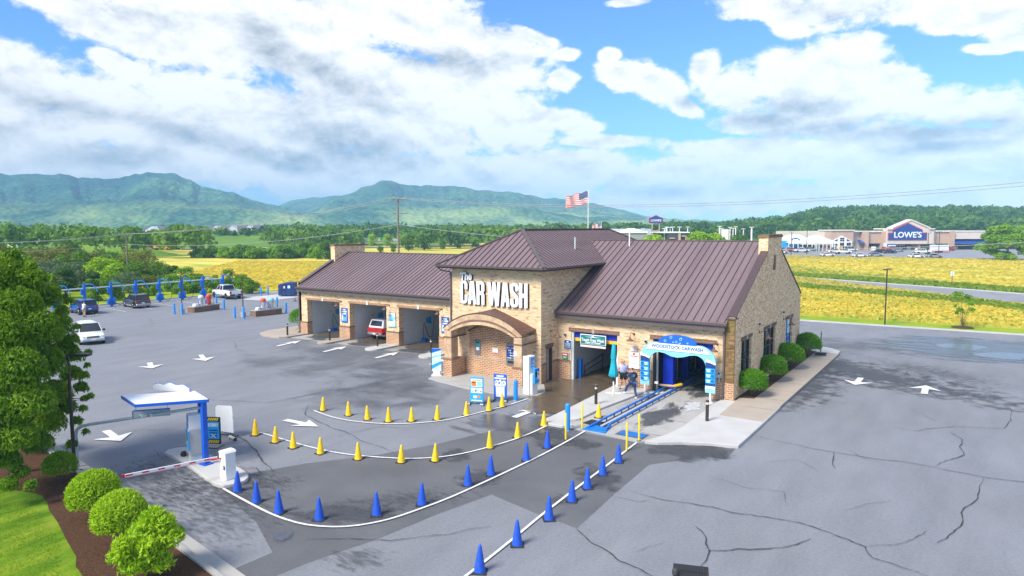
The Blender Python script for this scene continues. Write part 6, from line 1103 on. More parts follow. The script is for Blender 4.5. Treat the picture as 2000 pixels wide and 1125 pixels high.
def person(loc, rz, label, J, girth=1.0, hair='hair_brown', bald=False, top='cloth_lavender', sleeve='short', bottom='cloth_black', legs='short', shoe='shoe_brown', scale=1.0, group=None):
    P = empty('person', loc, rz, label, 'person', group); P.scale = (scale,)*3
    V_ = {k: Vector(v) for k, v in J.items()}
    n = {'pelvis': (V_['pelvis'], 0.125*girth), 'belly': (V_['belly'], 0.125*girth), 'chest': (V_['chest'], (0.15, 0.12)), 'neckb': (V_['neck']-Vector((0, 0, 0.04)), 0.07), 'neck': (V_['neck'], 0.055)}
    hd = V_['head']; f = Vector(J.get('face', (0, -1, 0))).normalized()
    n['jaw'] = (hd+Vector((0, 0, -0.065))+f*0.025, 0.066); n['skull'] = (hd+Vector((0, 0, 0.03))-f*0.008, 0.088); n['crown'] = (hd+Vector((0, 0, 0.085))-f*0.012, 0.066)
    e = [('pelvis', 'belly'), ('belly', 'chest'), ('chest', 'neckb'), ('neckb', 'neck'), ('neck', 'jaw'), ('jaw', 'skull'), ('skull', 'crown')]
    for s in 'LR':
        sg_ = 1 if s == 'L' else -1
        for a, r in (('sh', 0.062), ('el', 0.044), ('wr', 0.028), ('hip', 0.088), ('kn', 0.058), ('an', 0.038)): n[a+s] = (V_[a+s], r)
        n['toe'+s] = (V_['toe'+s], 0.034); d = (V_['wr'+s]-V_['el'+s]).normalized(); palm = V_['wr'+s]+d*0.055; n['pm'+s] = (palm, (0.032, 0.02))
        e += [('chest', 'sh'+s), ('sh'+s, 'el'+s), ('el'+s, 'wr'+s), ('wr'+s, 'pm'+s), ('pelvis', 'hip'+s), ('hip'+s, 'kn'+s), ('kn'+s, 'an'+s), ('an'+s, 'toe'+s)]
        sd = d.cross(Vector((1, 0, 0))).normalized(); inw = Vector((-sg_, 0, 0))
        for k in range(4):
            b = palm+d*0.035+sd*(k-1.5)*0.019; L1 = (0.030, 0.036, 0.034, 0.026)[k]; m_ = b+d*L1+inw*0.006; t_ = m_+d*L1*0.8+inw*0.016
            n['f%d%s' % (k, s)] = (b, 0.0095); n['g%d%s' % (k, s)] = (m_, 0.0085); n['h%d%s' % (k, s)] = (t_, 0.0075); e += [('pm'+s, 'f%d%s' % (k, s)), ('f%d%s' % (k, s), 'g%d%s' % (k, s)), ('g%d%s' % (k, s), 'h%d%s' % (k, s))]
        t0 = palm-d*0.005-sd*0.034+inw*0.006; n['t0'+s] = (t0, 0.011); n['t1'+s] = (t0-sd*0.012+d*0.032+inw*0.01, 0.009); e += [('pm'+s, 't0'+s), ('t0'+s, 't1'+s)]
    skin_mesh('body', n, e, 'skin', P, 1)
    g = girth
    tn = {'a': (V_['pelvis']+Vector((0, 0, -0.03 if legs == 'short' else -0.06)), (0.185*g, 0.15*g)), 'b': (V_['belly'], (0.185*g, 0.155*g)), 'c': (V_['chest'], (0.19*g**0.5, 0.14*g**0.6)), 'd': (V_['neck']-Vector((0, 0, 0.045)), 0.082)}
    te = [('a', 'b'), ('b', 'c'), ('c', 'd')]
    for s in 'LR':
        tn['s'+s] = (V_['sh'+s], 0.085); te.append(('c', 's'+s))
        if sleeve == 'short': tn['e'+s] = (V_['sh'+s].lerp(V_['el'+s], 0.75), 0.078); te.append(('s'+s, 'e'+s))
        else: tn['e'+s] = (V_['el'+s], 0.063); tn['w'+s] = (V_['wr'+s], 0.045); te += [('s'+s, 'e'+s), ('e'+s, 'w'+s)]
    skin_mesh('shirt', tn, te, top, P, 1)
    ln = {'p': (V_['pelvis']+Vector((0, 0, 0.03)), 0.152*g)}; le = []
    for s in 'LR':
        ln['h'+s] = (V_['hip'+s], 0.108*g**0.5); le.append(('p', 'h'+s))
        if legs == 'short': ln['k'+s] = (V_['hip'+s].lerp(V_['kn'+s], 0.92), 0.098); le.append(('h'+s, 'k'+s))
        else: ln['k'+s] = (V_['kn'+s], 0.078); ln['n'+s] = (V_['an'+s]+Vector((0, 0, 0.01)), 0.066); le += [('h'+s, 'k'+s), ('k'+s, 'n'+s)]
    skin_mesh('trousers' if legs != 'short' else 'shorts', ln, le, bottom, P, 1)
    for s in 'LR':
        a, t_ = V_['an'+s], V_['toe'+s]; dd = (t_-a); dd.z = 0; dd.normalize(); z0 = a.z-0.065
        skin_mesh('shoe', {'x': (Vector((a.x, a.y, z0))-dd*0.045, 0.046), 'y': (Vector((a.x, a.y, z0))+dd*0.06, 0.046), 'z': (Vector((a.x, a.y, z0-0.008))+dd*0.18, 0.038)}, [('x', 'y'), ('y', 'z')], shoe, P, 1)
    hn = {'a': (hd+Vector((0, 0, 0.06))-f*0.025, 0.084), 'b': (hd+Vector((0, 0, 0.0))-f*0.045, 0.07)} if bald else {'a': (hd+Vector((0, 0, 0.075))-f*0.012, 0.083), 'b': (hd+Vector((0, 0, 0.02))-f*0.035, 0.082), 'c': (hd+Vector((0, 0, -0.04))-f*0.045, 0.06)}
    skin_mesh('hair', hn, [('a', 'b')]+([] if bald else [('b', 'c')]), hair, P, 1)
    r = f.cross(Vector((0, 0, 1))); m = MB()
    for s in (-1, 1):
        c = hd+f*0.082+r*s*0.032+Vector((0, 0, 0.012)); m.lathe([(0.003, -0.009), (0.010, -0.004), (0.012, 0.0), (0.010, 0.004), (0.003, 0.009)], 'black', 8, c); m.rib(c+Vector((0, 0, 0.018))-r*0.015, c+Vector((0, 0, 0.018))+r*0.015, 0.008, 0.006, 'hair_brown')
    m.rib(hd+f*0.087+Vector((0, 0, -0.062))-r*0.022, hd+f*0.087+Vector((0, 0, -0.062))+r*0.022, 0.008, 0.008, 'pink'); m.build('face', P)
    skin_mesh('nose', {'a': (hd+f*0.088+Vector((0, 0, 0.008)), 0.010), 'b': (hd+f*0.102+Vector((0, 0, -0.022)), 0.014)}, [('a', 'b')], 'skin', P, 1)
    for s in (-1, 1): MB().lathe([(0.006, -0.028), (0.014, -0.01), (0.014, 0.012), (0.006, 0.028)], 'skin', 8, hd+r*s*0.092-f*0.01).build('ear', P)
    return P
ST = dict(pelvis=(0, 0, 0.96), belly=(0, -0.01, 1.12), chest=(0, 0, 1.33), neck=(0, -0.01, 1.50), head=(0, -0.025, 1.65), shL=(0.19, 0, 1.42), elL=(0.26, 0.03, 1.14), wrL=(0.29, -0.04, 0.90), shR=(-0.19, 0, 1.42), elR=(-0.26, 0.03, 1.14), wrR=(-0.29, -0.04, 0.90),
          hipL=(0.10, 0, 0.90), knL=(0.12, -0.02, 0.50), anL=(0.13, 0.02, 0.11), toeL=(0.15, -0.10, 0.05), hipR=(-0.10, 0, 0.90), knR=(-0.12, -0.02, 0.50), anR=(-0.13, 0.02, 0.11), toeR=(-0.15, -0.10, 0.05))
A1 = dict(ST); A1.update(wrR=(-0.33, -0.10, 0.92), elR=(-0.30, 0.02, 1.14), elL=(0.29, 0.04, 1.15), wrL=(0.30, -0.08, 0.94), anR=(-0.17, 0.02, 0.11), toeR=(-0.21, -0.10, 0.05), anL=(0.16, 0.0, 0.11), toeL=(0.2, -0.12, 0.05))
person((-6.40, -0.95, 0.15), rad(28), 'heavy set person in pale lavender t-shirt and black shorts facing the camera on the kerb', A1, 1.42, 'hair_grey', True, 'cloth_lavender', 'short', 'cloth_black', 'short', 'shoe_brown', 1.04)
A2 = dict(ST); A2.update(pelvis=(0, 0.02, 0.93), hipL=(0.10, 0.0, 0.88), hipR=(-0.10, 0.04, 0.87), knL=(0.13, -0.36, 0.60), anL=(0.14, -0.58, 0.235), toeL=(0.15, -0.70, 0.18), knR=(-0.11, 0.10, 0.47), anR=(-0.11, 0.24, 0.10), toeR=(-0.13, 0.12, 0.05), belly=(0, 0.0, 1.10), chest=(0, 0.0, 1.32), neck=(0, -0.02, 1.49), head=(0.01, -0.05, 1.64),
               elL=(0.30, -0.05, 1.17), wrL=(0.20, -0.26, 1.08), elR=(-0.30, -0.02, 1.17), wrR=(-0.18, -0.24, 1.04), face=(0.15, -1, -0.05))
pb = person((-5.22, -2.22, 0.03), rad(-126), 'person in dark blue hooded jacket and jeans with one foot up on the kerb', A2, 1.08, 'hair_brown', False, 'cloth_navy', 'long', 'denim', 'long', 'shoe_white', 1.04)
skin_mesh('hood', {'a': (Vector((-0.08, 0.07, 1.46)), 0.055), 'b': (Vector((0, 0.10, 1.45)), 0.065), 'c': (Vector((0.08, 0.07, 1.46)), 0.055)}, [('a', 'b'), ('b', 'c')], 'cloth_navy', pb, 1); MB().lathe([(0.085, 0.150), (0.085, 0.158)], 'emblem', 14, (0, 0, 1.30), ax='y').build('emblem', pb)
A3 = dict(ST); A3.update(elL=(0.30, -0.10, 1.28), wrL=(0.22, -0.32, 1.22), elR=(-0.30, -0.08, 1.26), wrR=(-0.22, -0.30, 1.18), face=(0, -1, -0.1))
person((-73.3, -2.0, 0.0), rad(190), 'person in white shirt and khaki trousers standing behind the blue car', A3, 1.1, 'hair_brown', False, 'cloth_white', 'short', 'khaki', 'long', 'black' if False else 'shoe_brown', 1.02)

# ================================================================ vehicles (front towards +x)
def loft(mb, rings, mat, smooth=False, closed=False):
    n = len(rings[0]); vs = [p for r in rings for p in r]; fs = []
    for i in range(len(rings)-1):
        for k in range(n-1): fs.append((i*n+k, i*n+k+1, (i+1)*n+k+1, (i+1)*n+k))
    mb.add(vs, fs, mat, smooth); mb.add(rings[0], [tuple(range(n))[::-1]], mat); mb.add(rings[-1], [tuple(range(n))], mat)
def car(kind, paint, loc, rz, label, cat, group=None, trim='black_trim', small=False):
    T = empty({'pickup': 'pickup_truck', 'cap': 'pickup_truck', 'sedan': 'parked_car', 'suv': 'parked_car', 'van': 'parked_van'}[kind], loc, rz, label, cat, group)
    spec = dict(suv=(4.75, 0.95, 1.72, 1.04, 0.36, (-2.24, 1.05), (-2.02, 0.18), 1.45), sedan=(4.7, 0.91, 1.44, 0.92, 0.28, (-1.95, 1.15), (-1.15, 0.35), 1.4), pickup=(6.1, 1.0, 1.95, 1.24, 0.52, (-0.72, 1.45), (-0.55, 0.70), 1.95), cap=(5.3, 0.98, 1.85, 1.12, 0.45, (-0.9, 1.25), (-0.7, 0.55), 1.65), van=(5.6, 1.0, 2.15, 1.15, 0.4, (-2.6, 1.7), (-2.5, 0.9), 1.7))[kind]
    L_, W, H_, belt, zb, cb, ct, wb = spec; h = L_/2; R_ = 0.36 if kind in ('suv', 'sedan') else 0.42; parts = {}
    def part(nm, par=None):
        m = MB(); return m
    body = MB(); bl = belt; nose_ = belt-0.10; st = []
    def ring(x, w, z0, zt): return [(x, -w*0.93, z0), (x, -w, z0+0.14), (x, -w, (z0+zt)/2), (x, -w*0.975, zt-0.05), (x, -w*0.90, zt), (x, w*0.90, zt), (x, w*0.975, zt-0.05), (x, w, (z0+zt)/2), (x, w, z0+0.14), (x, w*0.93, z0)]
    bed = kind in ('pickup', 'cap'); zr = belt if bed else belt
    pts_ = [(-h, 0.90, zb+0.12, zr-0.04), (-h+0.12, 0.98, zb+0.02, zr), (-h+0.6, 1.0, zb, zr), (cb[0], 1.0, zb, belt), (0, 1.0, zb, belt), (cb[1], 1.0, zb, belt-0.01), (h-0.75, 0.99, zb, nose_+0.0), (h-0.25, 0.96, zb+0.02, nose_-0.06), (h-0.06, 0.88, zb+0.06, nose_-0.16), (h, 0.80, zb+0.10, nose_-0.26)]
    loft(body, [ring(x, W*w, a, b) for x, w, a, b in pts_], paint, True)
    if bed and kind == 'pickup': body.box(-h+0.1, -W*0.86, belt-0.005, cb[0]-0.05, W*0.86, belt+0.004, 'black')
    bo = body.build('body', T)
    gl_ = MB(); wb_, wt = W*0.885, W*0.74; x0, x1 = cb; x2, x3 = ct; zt = H_-0.06
    gl_.add([(x0, -wb_, belt-0.02), (x1, -wb_, belt-0.02), (x1, wb_, belt-0.02), (x0, wb_, belt-0.02), (x2, -wt, zt), (x3, -wt, zt), (x3, wt, zt), (x2, wt, zt)], [(0,1,5,4), (1,2,6,5), (2,3,7,6), (3,0,4,7), (4,5,6,7)], 'car_glass'); gl_.build('windows', T)
    m = MB(); w2 = 0.07
    for s in (-1, 1):
        m.rib((x1, s*wb_, belt-0.03), (x3, s*wt, zt), w2, 0.03, paint, (0, s, 0.3)); m.rib((x0, s*wb_, belt-0.03), (x2, s*wt, zt), w2*1.7, 0.03, paint, (0, s, 0.3))
        nsp = [0.34, 0.68] if kind in ('suv', 'van') else [0.45]
        if kind == 'pickup': nsp = [0.5]
        for t in nsp: m.rib((x0+(x1-x0)*(t-0.02), s*(wb_+0.0), belt-0.03), (x2+(x3-x2)*t, s*wt, zt), w2, 0.022, paint if kind != 'sedan' else 'black_trim', (0, s, 0.3))
    rf = [(x2-0.08, 0.93), (x2+0.15, 1.03), ((x2+x3)/2, 1.05), (x3-0.15, 1.0), (x3+0.10, 0.9)]
    rings = [[(x, -wt*w, zt-0.01), (x, -wt*w*0.97, zt+0.04), (x, -wt*0.6, zt+0.065), (x, wt*0.6, zt+0.065), (x, wt*w*0.97, zt+0.04), (x, wt*w, zt-0.01)] for x, w in rf]; loft(m, rings, paint if kind != 'cap' else 'white_car', True); m.build('roof', T)
    if kind == 'suv': MB().tube([(x2+.1, wt*0.85, zt+0.08), (x3-.2, wt*0.85, zt+0.08)], 0.02, 'silver', 6).tube([(x2+.1, -wt*0.85, zt+0.08), (x3-.2, -wt*0.85, zt+0.08)], 0.02, 'silver', 6).build('roof_rails', T)
    if kind == 'cap':
        m = MB(); a, b = -h+0.12, cb[0]+0.05; m.add([(a, -W*.93, belt-.01), (b, -W*.93, belt-.01), (b, W*.93, belt-.01), (a, W*.93, belt-.01), (a+0.28, -W*.80, H_-.04), (b, -W*.80, H_-.04), (b, W*.80, H_-.04), (a+0.28, W*.80, H_-.04)], [(0,1,5,4), (1,2,6,5), (2,3,7,6), (3,0,4,7), (4,5,6,7)], 'white_car')
        cp = m.build('camper_top', T, bevel=0.05); MB().add([(a+0.045-0.01, -W*.74, belt+0.13), (a+0.045-0.01, W*.74, belt+0.13), (a+0.235-0.01, W*.66, H_-0.15), (a+0.235-0.01, -W*.66, H_-0.15)], [(3,2,1,0)], 'car_glass').build('rear_window', cp)
        for s in (-1, 1): MB().add([(a+0.75, s*(W*.93-0.02+0.015), belt+0.12), (b-0.3, s*(W*.93-0.02+0.015), belt+0.12), (b-0.3, s*(W*.80+0.045), H_-0.17), (a+0.8, s*(W*.80+0.045), H_-0.17)], [(0,1,2,3)], 'black').build('side_window', cp)
    if kind == 'pickup':
        m = MB()
        for s in (-1, 1): m.box(-h+0.1, s*W*0.86, belt-0.02, cb[0], s*W*0.97, belt+0.05, paint)
        m.box(-h+0.02, -W*0.9, belt-0.45, -h+0.1, W*0.9, belt+0.05, paint); m.box(cb[0]-0.1, -W*.86, belt-.02, cb[0], W*.86, belt+.05, paint); m.build_each('cargo_bed', T)
    lw = MB(); lw.box(-h+0.3, -W*0.985, zb-0.10, h-0.4, W*0.985, zb+0.06, trim if kind != 'pickup' else 'kiosk_grey'); lw.build('sill', T)
    for nm, xa, xb in (('bumper', h-0.14, h+0.06), ('bumper', -h-0.08, -h+0.14)): MB().box(xa, -W*0.88, zb+0.02, xb, W*0.88, zb+0.24, ('silver' if kind in ('cap',) else trim)).build(nm, T, bevel=0.04)
    for s in (-1, 1):
        MB().box(h-0.20, s*W*0.60, nose_-0.28, h-0.015, s*W*0.86, nose_-0.14, 'lamp_clear').build('headlight', T, bevel=0.02); zl = (belt-0.42, belt-0.08) if kind != 'suv' else (belt-0.20, belt-0.04)
        MB().box(-h-0.012, s*W*(0.66 if kind != 'suv' else 0.52), zl[0], -h+0.16, s*W*0.93, zl[1], 'tail_red').build('tail_light', T, bevel=0.01)
        MB().box(cb[1]-0.30, s*W*0.96, belt-0.02, cb[1]-0.14, s*(W+0.20), belt+0.15, 'black_trim').build('mirror', T, bevel=0.03)
        m = MB()
        for xx in ([cb[1]-0.25, (cb[0]+cb[1])/2, cb[0]+0.65] if kind in ('suv', 'van') else [cb[1]-0.2, (cb[0]+cb[1])/2]): m.box(xx-0.008, s*W*0.995, zb+0.15, xx+0.008, s*W*1.003, belt-0.06, 'black_trim'); m.box(xx-0.28, s*W*0.995, belt-0.20, xx-0.10, s*W*1.015, belt-0.16, 'silver')
        m.build_each('door_trim', T)
        for sx in (-1, 1):
            cx = sx*wb+(0.0 if kind != 'pickup' else -0.05*sx); MB().lathe([(R_*1.14, 0.0), (R_*1.14, 0.012)], 'black', 20, (cx, s*(W+0.004)-0.006, R_+0.02), ax='y').build('wheel_arch', T)
            wh = MB().lathe([(R_*0.6, -0.13), (R_*0.94, -0.12), (R_, -0.08), (R_, 0.08), (R_*0.94, 0.12), (R_*0.6, 0.13)], 'tyre', 22, (cx, s*(W-0.10), R_), ax='y').build('wheel', T); m = MB().lathe([(R_*0.62, -0.005), (R_*0.60, 0.005)], 'silver' if kind != 'pickup' else 'black_trim', 16, (cx, s*(W+0.032), R_), ax='y')
            for k in range(5): a = 2*math.pi*k/5; m.rib((cx, s*(W+0.042), R_), (cx+R_*0.52*math.cos(a), s*(W+0.042), R_+R_*0.52*math.sin(a)), 0.06, 0.02, 'black_trim', (0, s, 0))
            m.build('rim', wh)
    MB().box(h-0.03, -W*0.5, nose_-0.34, h+0.01, W*0.5, nose_-0.16, 'black_trim').box(h, -W*0.5, nose_-0.27, h+0.02, W*0.5, nose_-0.235, 'chrome').build('grille', T); MB().box(-h-0.095 if kind in ('cap', 'pickup') else -h-0.015, -0.16, zb+0.08 if kind in ('cap', 'pickup') else belt-0.40, -h-0.0, 0.16, zb+0.2 if kind in ('cap', 'pickup') else belt-0.27, 'sign_white').build('licence_plate', T)
    MB().box(h+0.055, -0.17, zb+0.06, h+0.07, 0.17, zb+0.18, 'sign_white').build('licence_plate', T)
    if kind == 'suv': MB().box(-h-0.01, -W*0.55, belt+0.02, -h+0.0, W*0.55, belt+0.02, 'black') if False else None
    return T
car('suv', 'white_car', (-54.2, -10.0, 0), rad(-17), 'white sport utility car with grey bumpers facing the camera beside the big tree', 'car', trim='galv')
car('suv', 'blue_car', (-77.2, -0.35, 0), rad(172), 'bright blue hatchback seen from behind at the vacuum posts', 'car'); car('suv', 'grey_car', (-78.4, 6.5, 0), rad(172), 'dark grey sport utility car parked at the vacuum posts', 'car', trim='silver_car')
car('pickup', 'white_car', (-78.9, 19.7, 0), rad(171), 'white crew cab pickup truck parked at the last vacuum posts', 'pickup truck'); car('cap', 'red_car', (-33.2, 7.1, 0.02), rad(90), 'red pickup truck with a white camper top inside the wash bay', 'pickup truck', trim='silver')

# ================================================================ vegetation
def leaf_cloud(rg, blobs, n, size, depth=0.35, jit=0.8, asp=0.5, flat=1.0, droop=0.0, spike=0.0):
    Bb = np.array(blobs, float); w = Bb[:, 3]**2; idx = rg.choice(len(Bb), n, p=w/w.sum()); d = rg.normal(size=(n, 3)); d /= np.linalg.norm(d, axis=1)[:, None]
    d[:, 2] = np.where(d[:, 2] < -0.35, -d[:, 2], d[:, 2]); rr = Bb[idx, 3]*(1-depth*rg.random(n)**1.6); c = Bb[idx, :3]+d*rr[:, None]*np.array([1, 1, flat])
    nn = d+rg.normal(size=(n, 3))*jit*0.6; nn /= np.linalg.norm(nn, axis=1)[:, None]; r = rg.normal(size=(n, 3)); r[:, 2] -= droop; r = r*(1-0.6*min(1, spike))+(d+np.array([0, 0, 0.7]))*spike*1.6; nn = nn+rg.normal(size=(n, 3))*spike; nn /= np.linalg.norm(nn, axis=1)[:, None]; t = np.cross(nn, r) if not (droop or spike) else r-nn*np.sum(r*nn, axis=1)[:, None]
    t /= (np.linalg.norm(t, axis=1)[:, None]+1e-9); b = np.cross(nn, t); s = size*(0.6+0.8*rg.random(n)); t = t*s[:, None]; b = b*(s*asp)[:, None]
    v = np.stack([c-t, c+b*0.9-t*0.1, c+t, c-b*0.9-t*0.1], 1).reshape(-1, 3); q = np.arange(4*n).reshape(-1, 4); bt = rg.random(len(Bb)); tint = 0.55*rg.random(n)+0.45*bt[idx]; return v, q, tint
def crown_blobs(rg, w, h, zc, k=14, rmin=0.25, rmax=0.42):
    out = []
    for i in range(k):
        a = rg.random()*6.283; zz_ = rg.uniform(-1, 1); r = math.sqrt(max(0, 1-zz_*zz_*0.9))*rg.uniform(0.45, 0.75); out.append((math.cos(a)*r*w/2, math.sin(a)*r*w/2, zc+zz_*h*0.34, rg.uniform(rmin, rmax)*min(w, h)*0.62))
    out.append((0, 0, zc, 0.33*min(w, h))); return out
def make_tree(name, seed, w, h, trunk, n, size, leaf, k=14, asp=0.5, droop=0.0, limbs=5, rmin=0.25, rmax=0.42, depth=0.5):
    rg = np.random.default_rng(seed); t = empty(name, (0, 0, 0)); ch_ = h-trunk; zc = trunk+ch_*0.5; bl = crown_blobs(rg, w, ch_, zc, k, rmin, rmax); v, q, ti = leaf_cloud(rg, bl, n, size, depth, 0.9, asp, 0.9, droop); c = np_mesh('crown', v, q, [leaf], ti, t)
    m = MB(); r0 = 0.022*h+0.03; m.tube([(0, 0, -0.2), (0.05, 0.02, trunk*0.6), (0.0, 0.05, trunk+ch_*0.35), (0.05, 0, trunk+ch_*0.75)], r0, 'bark', 7, r0*0.25)
    for i in range(limbs): b = bl[i % len(bl)]; m.tube([(0, 0.02, trunk+ch_*0.08*i), (b[0]*0.5, b[1]*0.5, (trunk+b[2])/2), (b[0], b[1], b[2])], r0*0.45, 'bark', 5, r0*0.12)
    m.build('trunk', t); return t
PROTO = {}
def tree_at(key, loc, s, rz, label, cat='tree', group=None, sz=None, name=None):
    kind = PROTO[key]
    if kind[1]: o = kind[0]; kind[1] = False
    else: o = copy_tree(kind[0])
    if name: o.name = name
    o.location = loc; o.rotation_euler = (0, 0, rz); o.scale = (s, s, sz or s); return tag(o, label, cat, group)
def reg(key, *a, **k): PROTO[key] = [make_tree(*a, **k), True]
reg('lime', 'bushy_tree', 1, 6, 6.5, -1.2, 3400, 0.20, 'leaf_lime'); reg('olive', 'bushy_tree', 2, 7, 6.5, -1.2, 3600, 0.20, 'leaf_olive'); reg('grey', 'bushy_tree', 3, 7, 5.5, -1.2, 3600, 0.18, 'leaf_grey'); reg('mid', 'bushy_tree', 4, 7, 7, -1.2, 3600, 0.21, 'leaf_mid'); reg('dark', 'bushy_tree', 5, 5, 8, -1.2, 3600, 0.20, 'leaf_dark'); reg('bright', 'bushy_tree', 6, 6, 6, -1.2, 3400, 0.20, 'leaf_bright')
BT = {'lime': 6.5, 'olive': 6.5, 'grey': 5.5, 'mid': 7.0, 'dark': 8.0, 'bright': 6.0}; desc = {'lime': 'lime green', 'olive': 'olive rusty', 'grey': 'silvery green', 'mid': 'mid green', 'dark': 'dark green', 'bright': 'bright green'}
random.seed(11)
scrub = [(0, 468, 100, 'mid'), (-60, 460, 95, 'olive'), (35, 492, 92, 'bright'), (75, 480, 128, 'olive'), (112, 474, 132, 'olive'), (150, 484, 128, 'mid'), (185, 486, 134, 'olive'), (100, 505, 112, 'grey'), (158, 510, 112, 'grey'), (128, 518, 99, 'dark'), (20, 512, 105, 'olive'), (206, 500, 112, 'lime'), (236, 500, 124, 'mid'), (262, 506, 120, 'mid'), (288, 500, 128, 'olive'), (312, 507, 122, 'mid'), (338, 516, 116, 'dark'), (362, 521, 116, 'bright'), (60, 520, 96, 'mid'), (182, 528, 106, 'dark'), (250, 530, 108, 'grey'), (332, 535, 110, 'bright'), (-30, 500, 88, 'mid'), (80, 530, 98, 'bright'),
         (215, 545, 96, 'mid'), (290, 535, 110, 'olive'), (385, 534, 118, 'mid'), (270, 482, 150, 'olive'), (225, 488, 150, 'mid'), (40, 476, 150, 'mid'), (150, 473, 160, 'dark'), (-10, 520, 84, 'lime')]
for i, (u, vt, d, k) in enumerate(scrub):
    h = max(2.0, 10-(vt-448.5)*d/F); s = h/BT[k]; tree_at(k, AT(u, d), s*random.uniform(1.05, 1.3), random.uniform(0, 6), '%s scrub tree behind the vacuum posts, %s such from the left' % (desc[k], ordn[sorted(q[0] for q in scrub if q[3] == k).index(u)]), 'tree', 'scrub trees behind the vacuum posts', s)
reg('bush', 'bush', 21, 3.4, 2.6, -0.9, 2400, 0.13, 'leaf_bright', k=9, rmin=.3, rmax=.45); reg('bushd', 'bush', 22, 3.6, 2.8, -0.9, 2400, 0.14, 'leaf_mid', k=9, rmin=.3, rmax=.45)
for i, (u, v_, s, k) in enumerate([(372, 572, 0.9, 'bush'), (398, 571, 1.0, 'bushd'), (425, 569, 1.05, 'bush'), (452, 568, 1.2, 'bushd'), (476, 569, 1.1, 'bush'), (492, 573, 0.8, 'bushd'), (350, 574, 0.7, 'bush'), (300, 577, 0.75, 'bush'), (268, 580, 0.6, 'bushd'), (222, 583, 0.8, 'bushd'), (180, 588, 0.8, 'bush')]):
    q = G2(u, v_); tree_at(k, (q[0], q[1], 0), s, random.uniform(0, 6), '%s bush in the row behind the vacuum posts' % (ordn[i] if i < 12 else 'last') if False else ('bright green' if k == 'bush' else 'darker green')+' bush %s' % ['behind the white pickup cab', 'just left of the white pickup', 'behind the white pickup roof', 'behind the white pickup bed', 'right of the white pickup bed', 'at the right end of the hedge by the pickup', 'behind the sixth vacuum post', 'behind the fifth vacuum post', 'behind the dark grey car', 'behind the third vacuum post', 'behind the second vacuum post'][i], 'bush', 'bushes behind the vacuum posts')
# clipped round shrubs
def ball_shrub(loc, r, h, leaf, n, size, label, seed, loose=False, group='clipped round shrubs'):
    rg = np.random.default_rng(seed); t = empty('round_shrub', loc, random.uniform(0, 6), label, 'shrub', group)
    bl = [(0, 0, h*0.5, r*0.97)]+[(math.cos(a)*r*0.16, math.sin(a)*r*0.16, h*0.5+math.sin(a*2.3)*r*0.08, r*0.90) for a in [0.5, 1.7, 2.9, 4.1, 5.3]]
    if loose: bl = crown_blobs(rg, r*2.2, h*1.05, h*0.5, 18, 0.22, 0.34)
    v, q, ti = leaf_cloud(rg, bl, n, size, 0.22 if not loose else 0.7, 1.2, 0.34, h/(2*r), 0.0, 1.0); np_mesh('foliage', v, q, [leaf], ti, t)
    m = MB()
    for a in (0, 2.1, 4.2): m.tube([(0, 0, 0), (0.2*math.cos(a), 0.2*math.sin(a), h*0.3), (0.5*r*math.cos(a), 0.5*r*math.sin(a), h*0.6)], 0.03, 'bark', 5, 0.012)
    m.build('stem', t); return t
for (x_, y_, r_, h_, l) in ((0.62, 1.62, 0.86, 1.55, 'clipped round shrub nearest the front corner of the gable'), (0.60, 6.3, 0.92, 1.65, 'second clipped round shrub, between first and middle gable windows'), (0.62, 11.0, 0.98, 1.75, 'third clipped round shrub, between middle and poster windows'), (0.72, 16.6, 0.98, 1.75, 'fourth clipped round shrub, at the far end beside the pavement sign')): ball_shrub((x_, y_, 0.15), r_, h_*1.05, 'leaf_box', 11000, 0.06, l, int(y_*7)+1)
ball_shrub((-43.7, 4.6, 0.12), 1.0, 2.1, 'leaf_box', 6000, 0.06, 'clipped round shrub at the far left corner of the wash bays', 77)
def at_px(u, v_, z): q = G(u, v_, z); return (float(q[0]), float(q[1]))
for (u, vc, r_, h_, lf, sd, lab, n, sz, lo) in ((117, 911, 0.62, 1.25, 'leaf_bright', 5, 'small round shrub at the foot of the dark lamp post', 6000, 0.045, False), (183, 966, 0.82, 1.75, 'leaf_lime', 6, 'big clipped lime green shrub just right of the lamp post', 15000, 0.065, False), (234, 1010, 0.80, 1.72, 'leaf_lime', 7, 'clipped lime green shrub between the big one and the loose one', 15000, 0.065, False), (284, 1064, 1.02, 1.95, 'leaf_lime', 8, 'loose untrimmed lime green shrub nearest the camera at the kerb', 7500, 0.085, True)):
    q = at_px(u, vc, h_*0.5+0.1); ball_shrub((q[0], q[1], 0.1), r_, h_, lf, n, sz, lab, sd, lo, 'shrubs along the mulch bed')
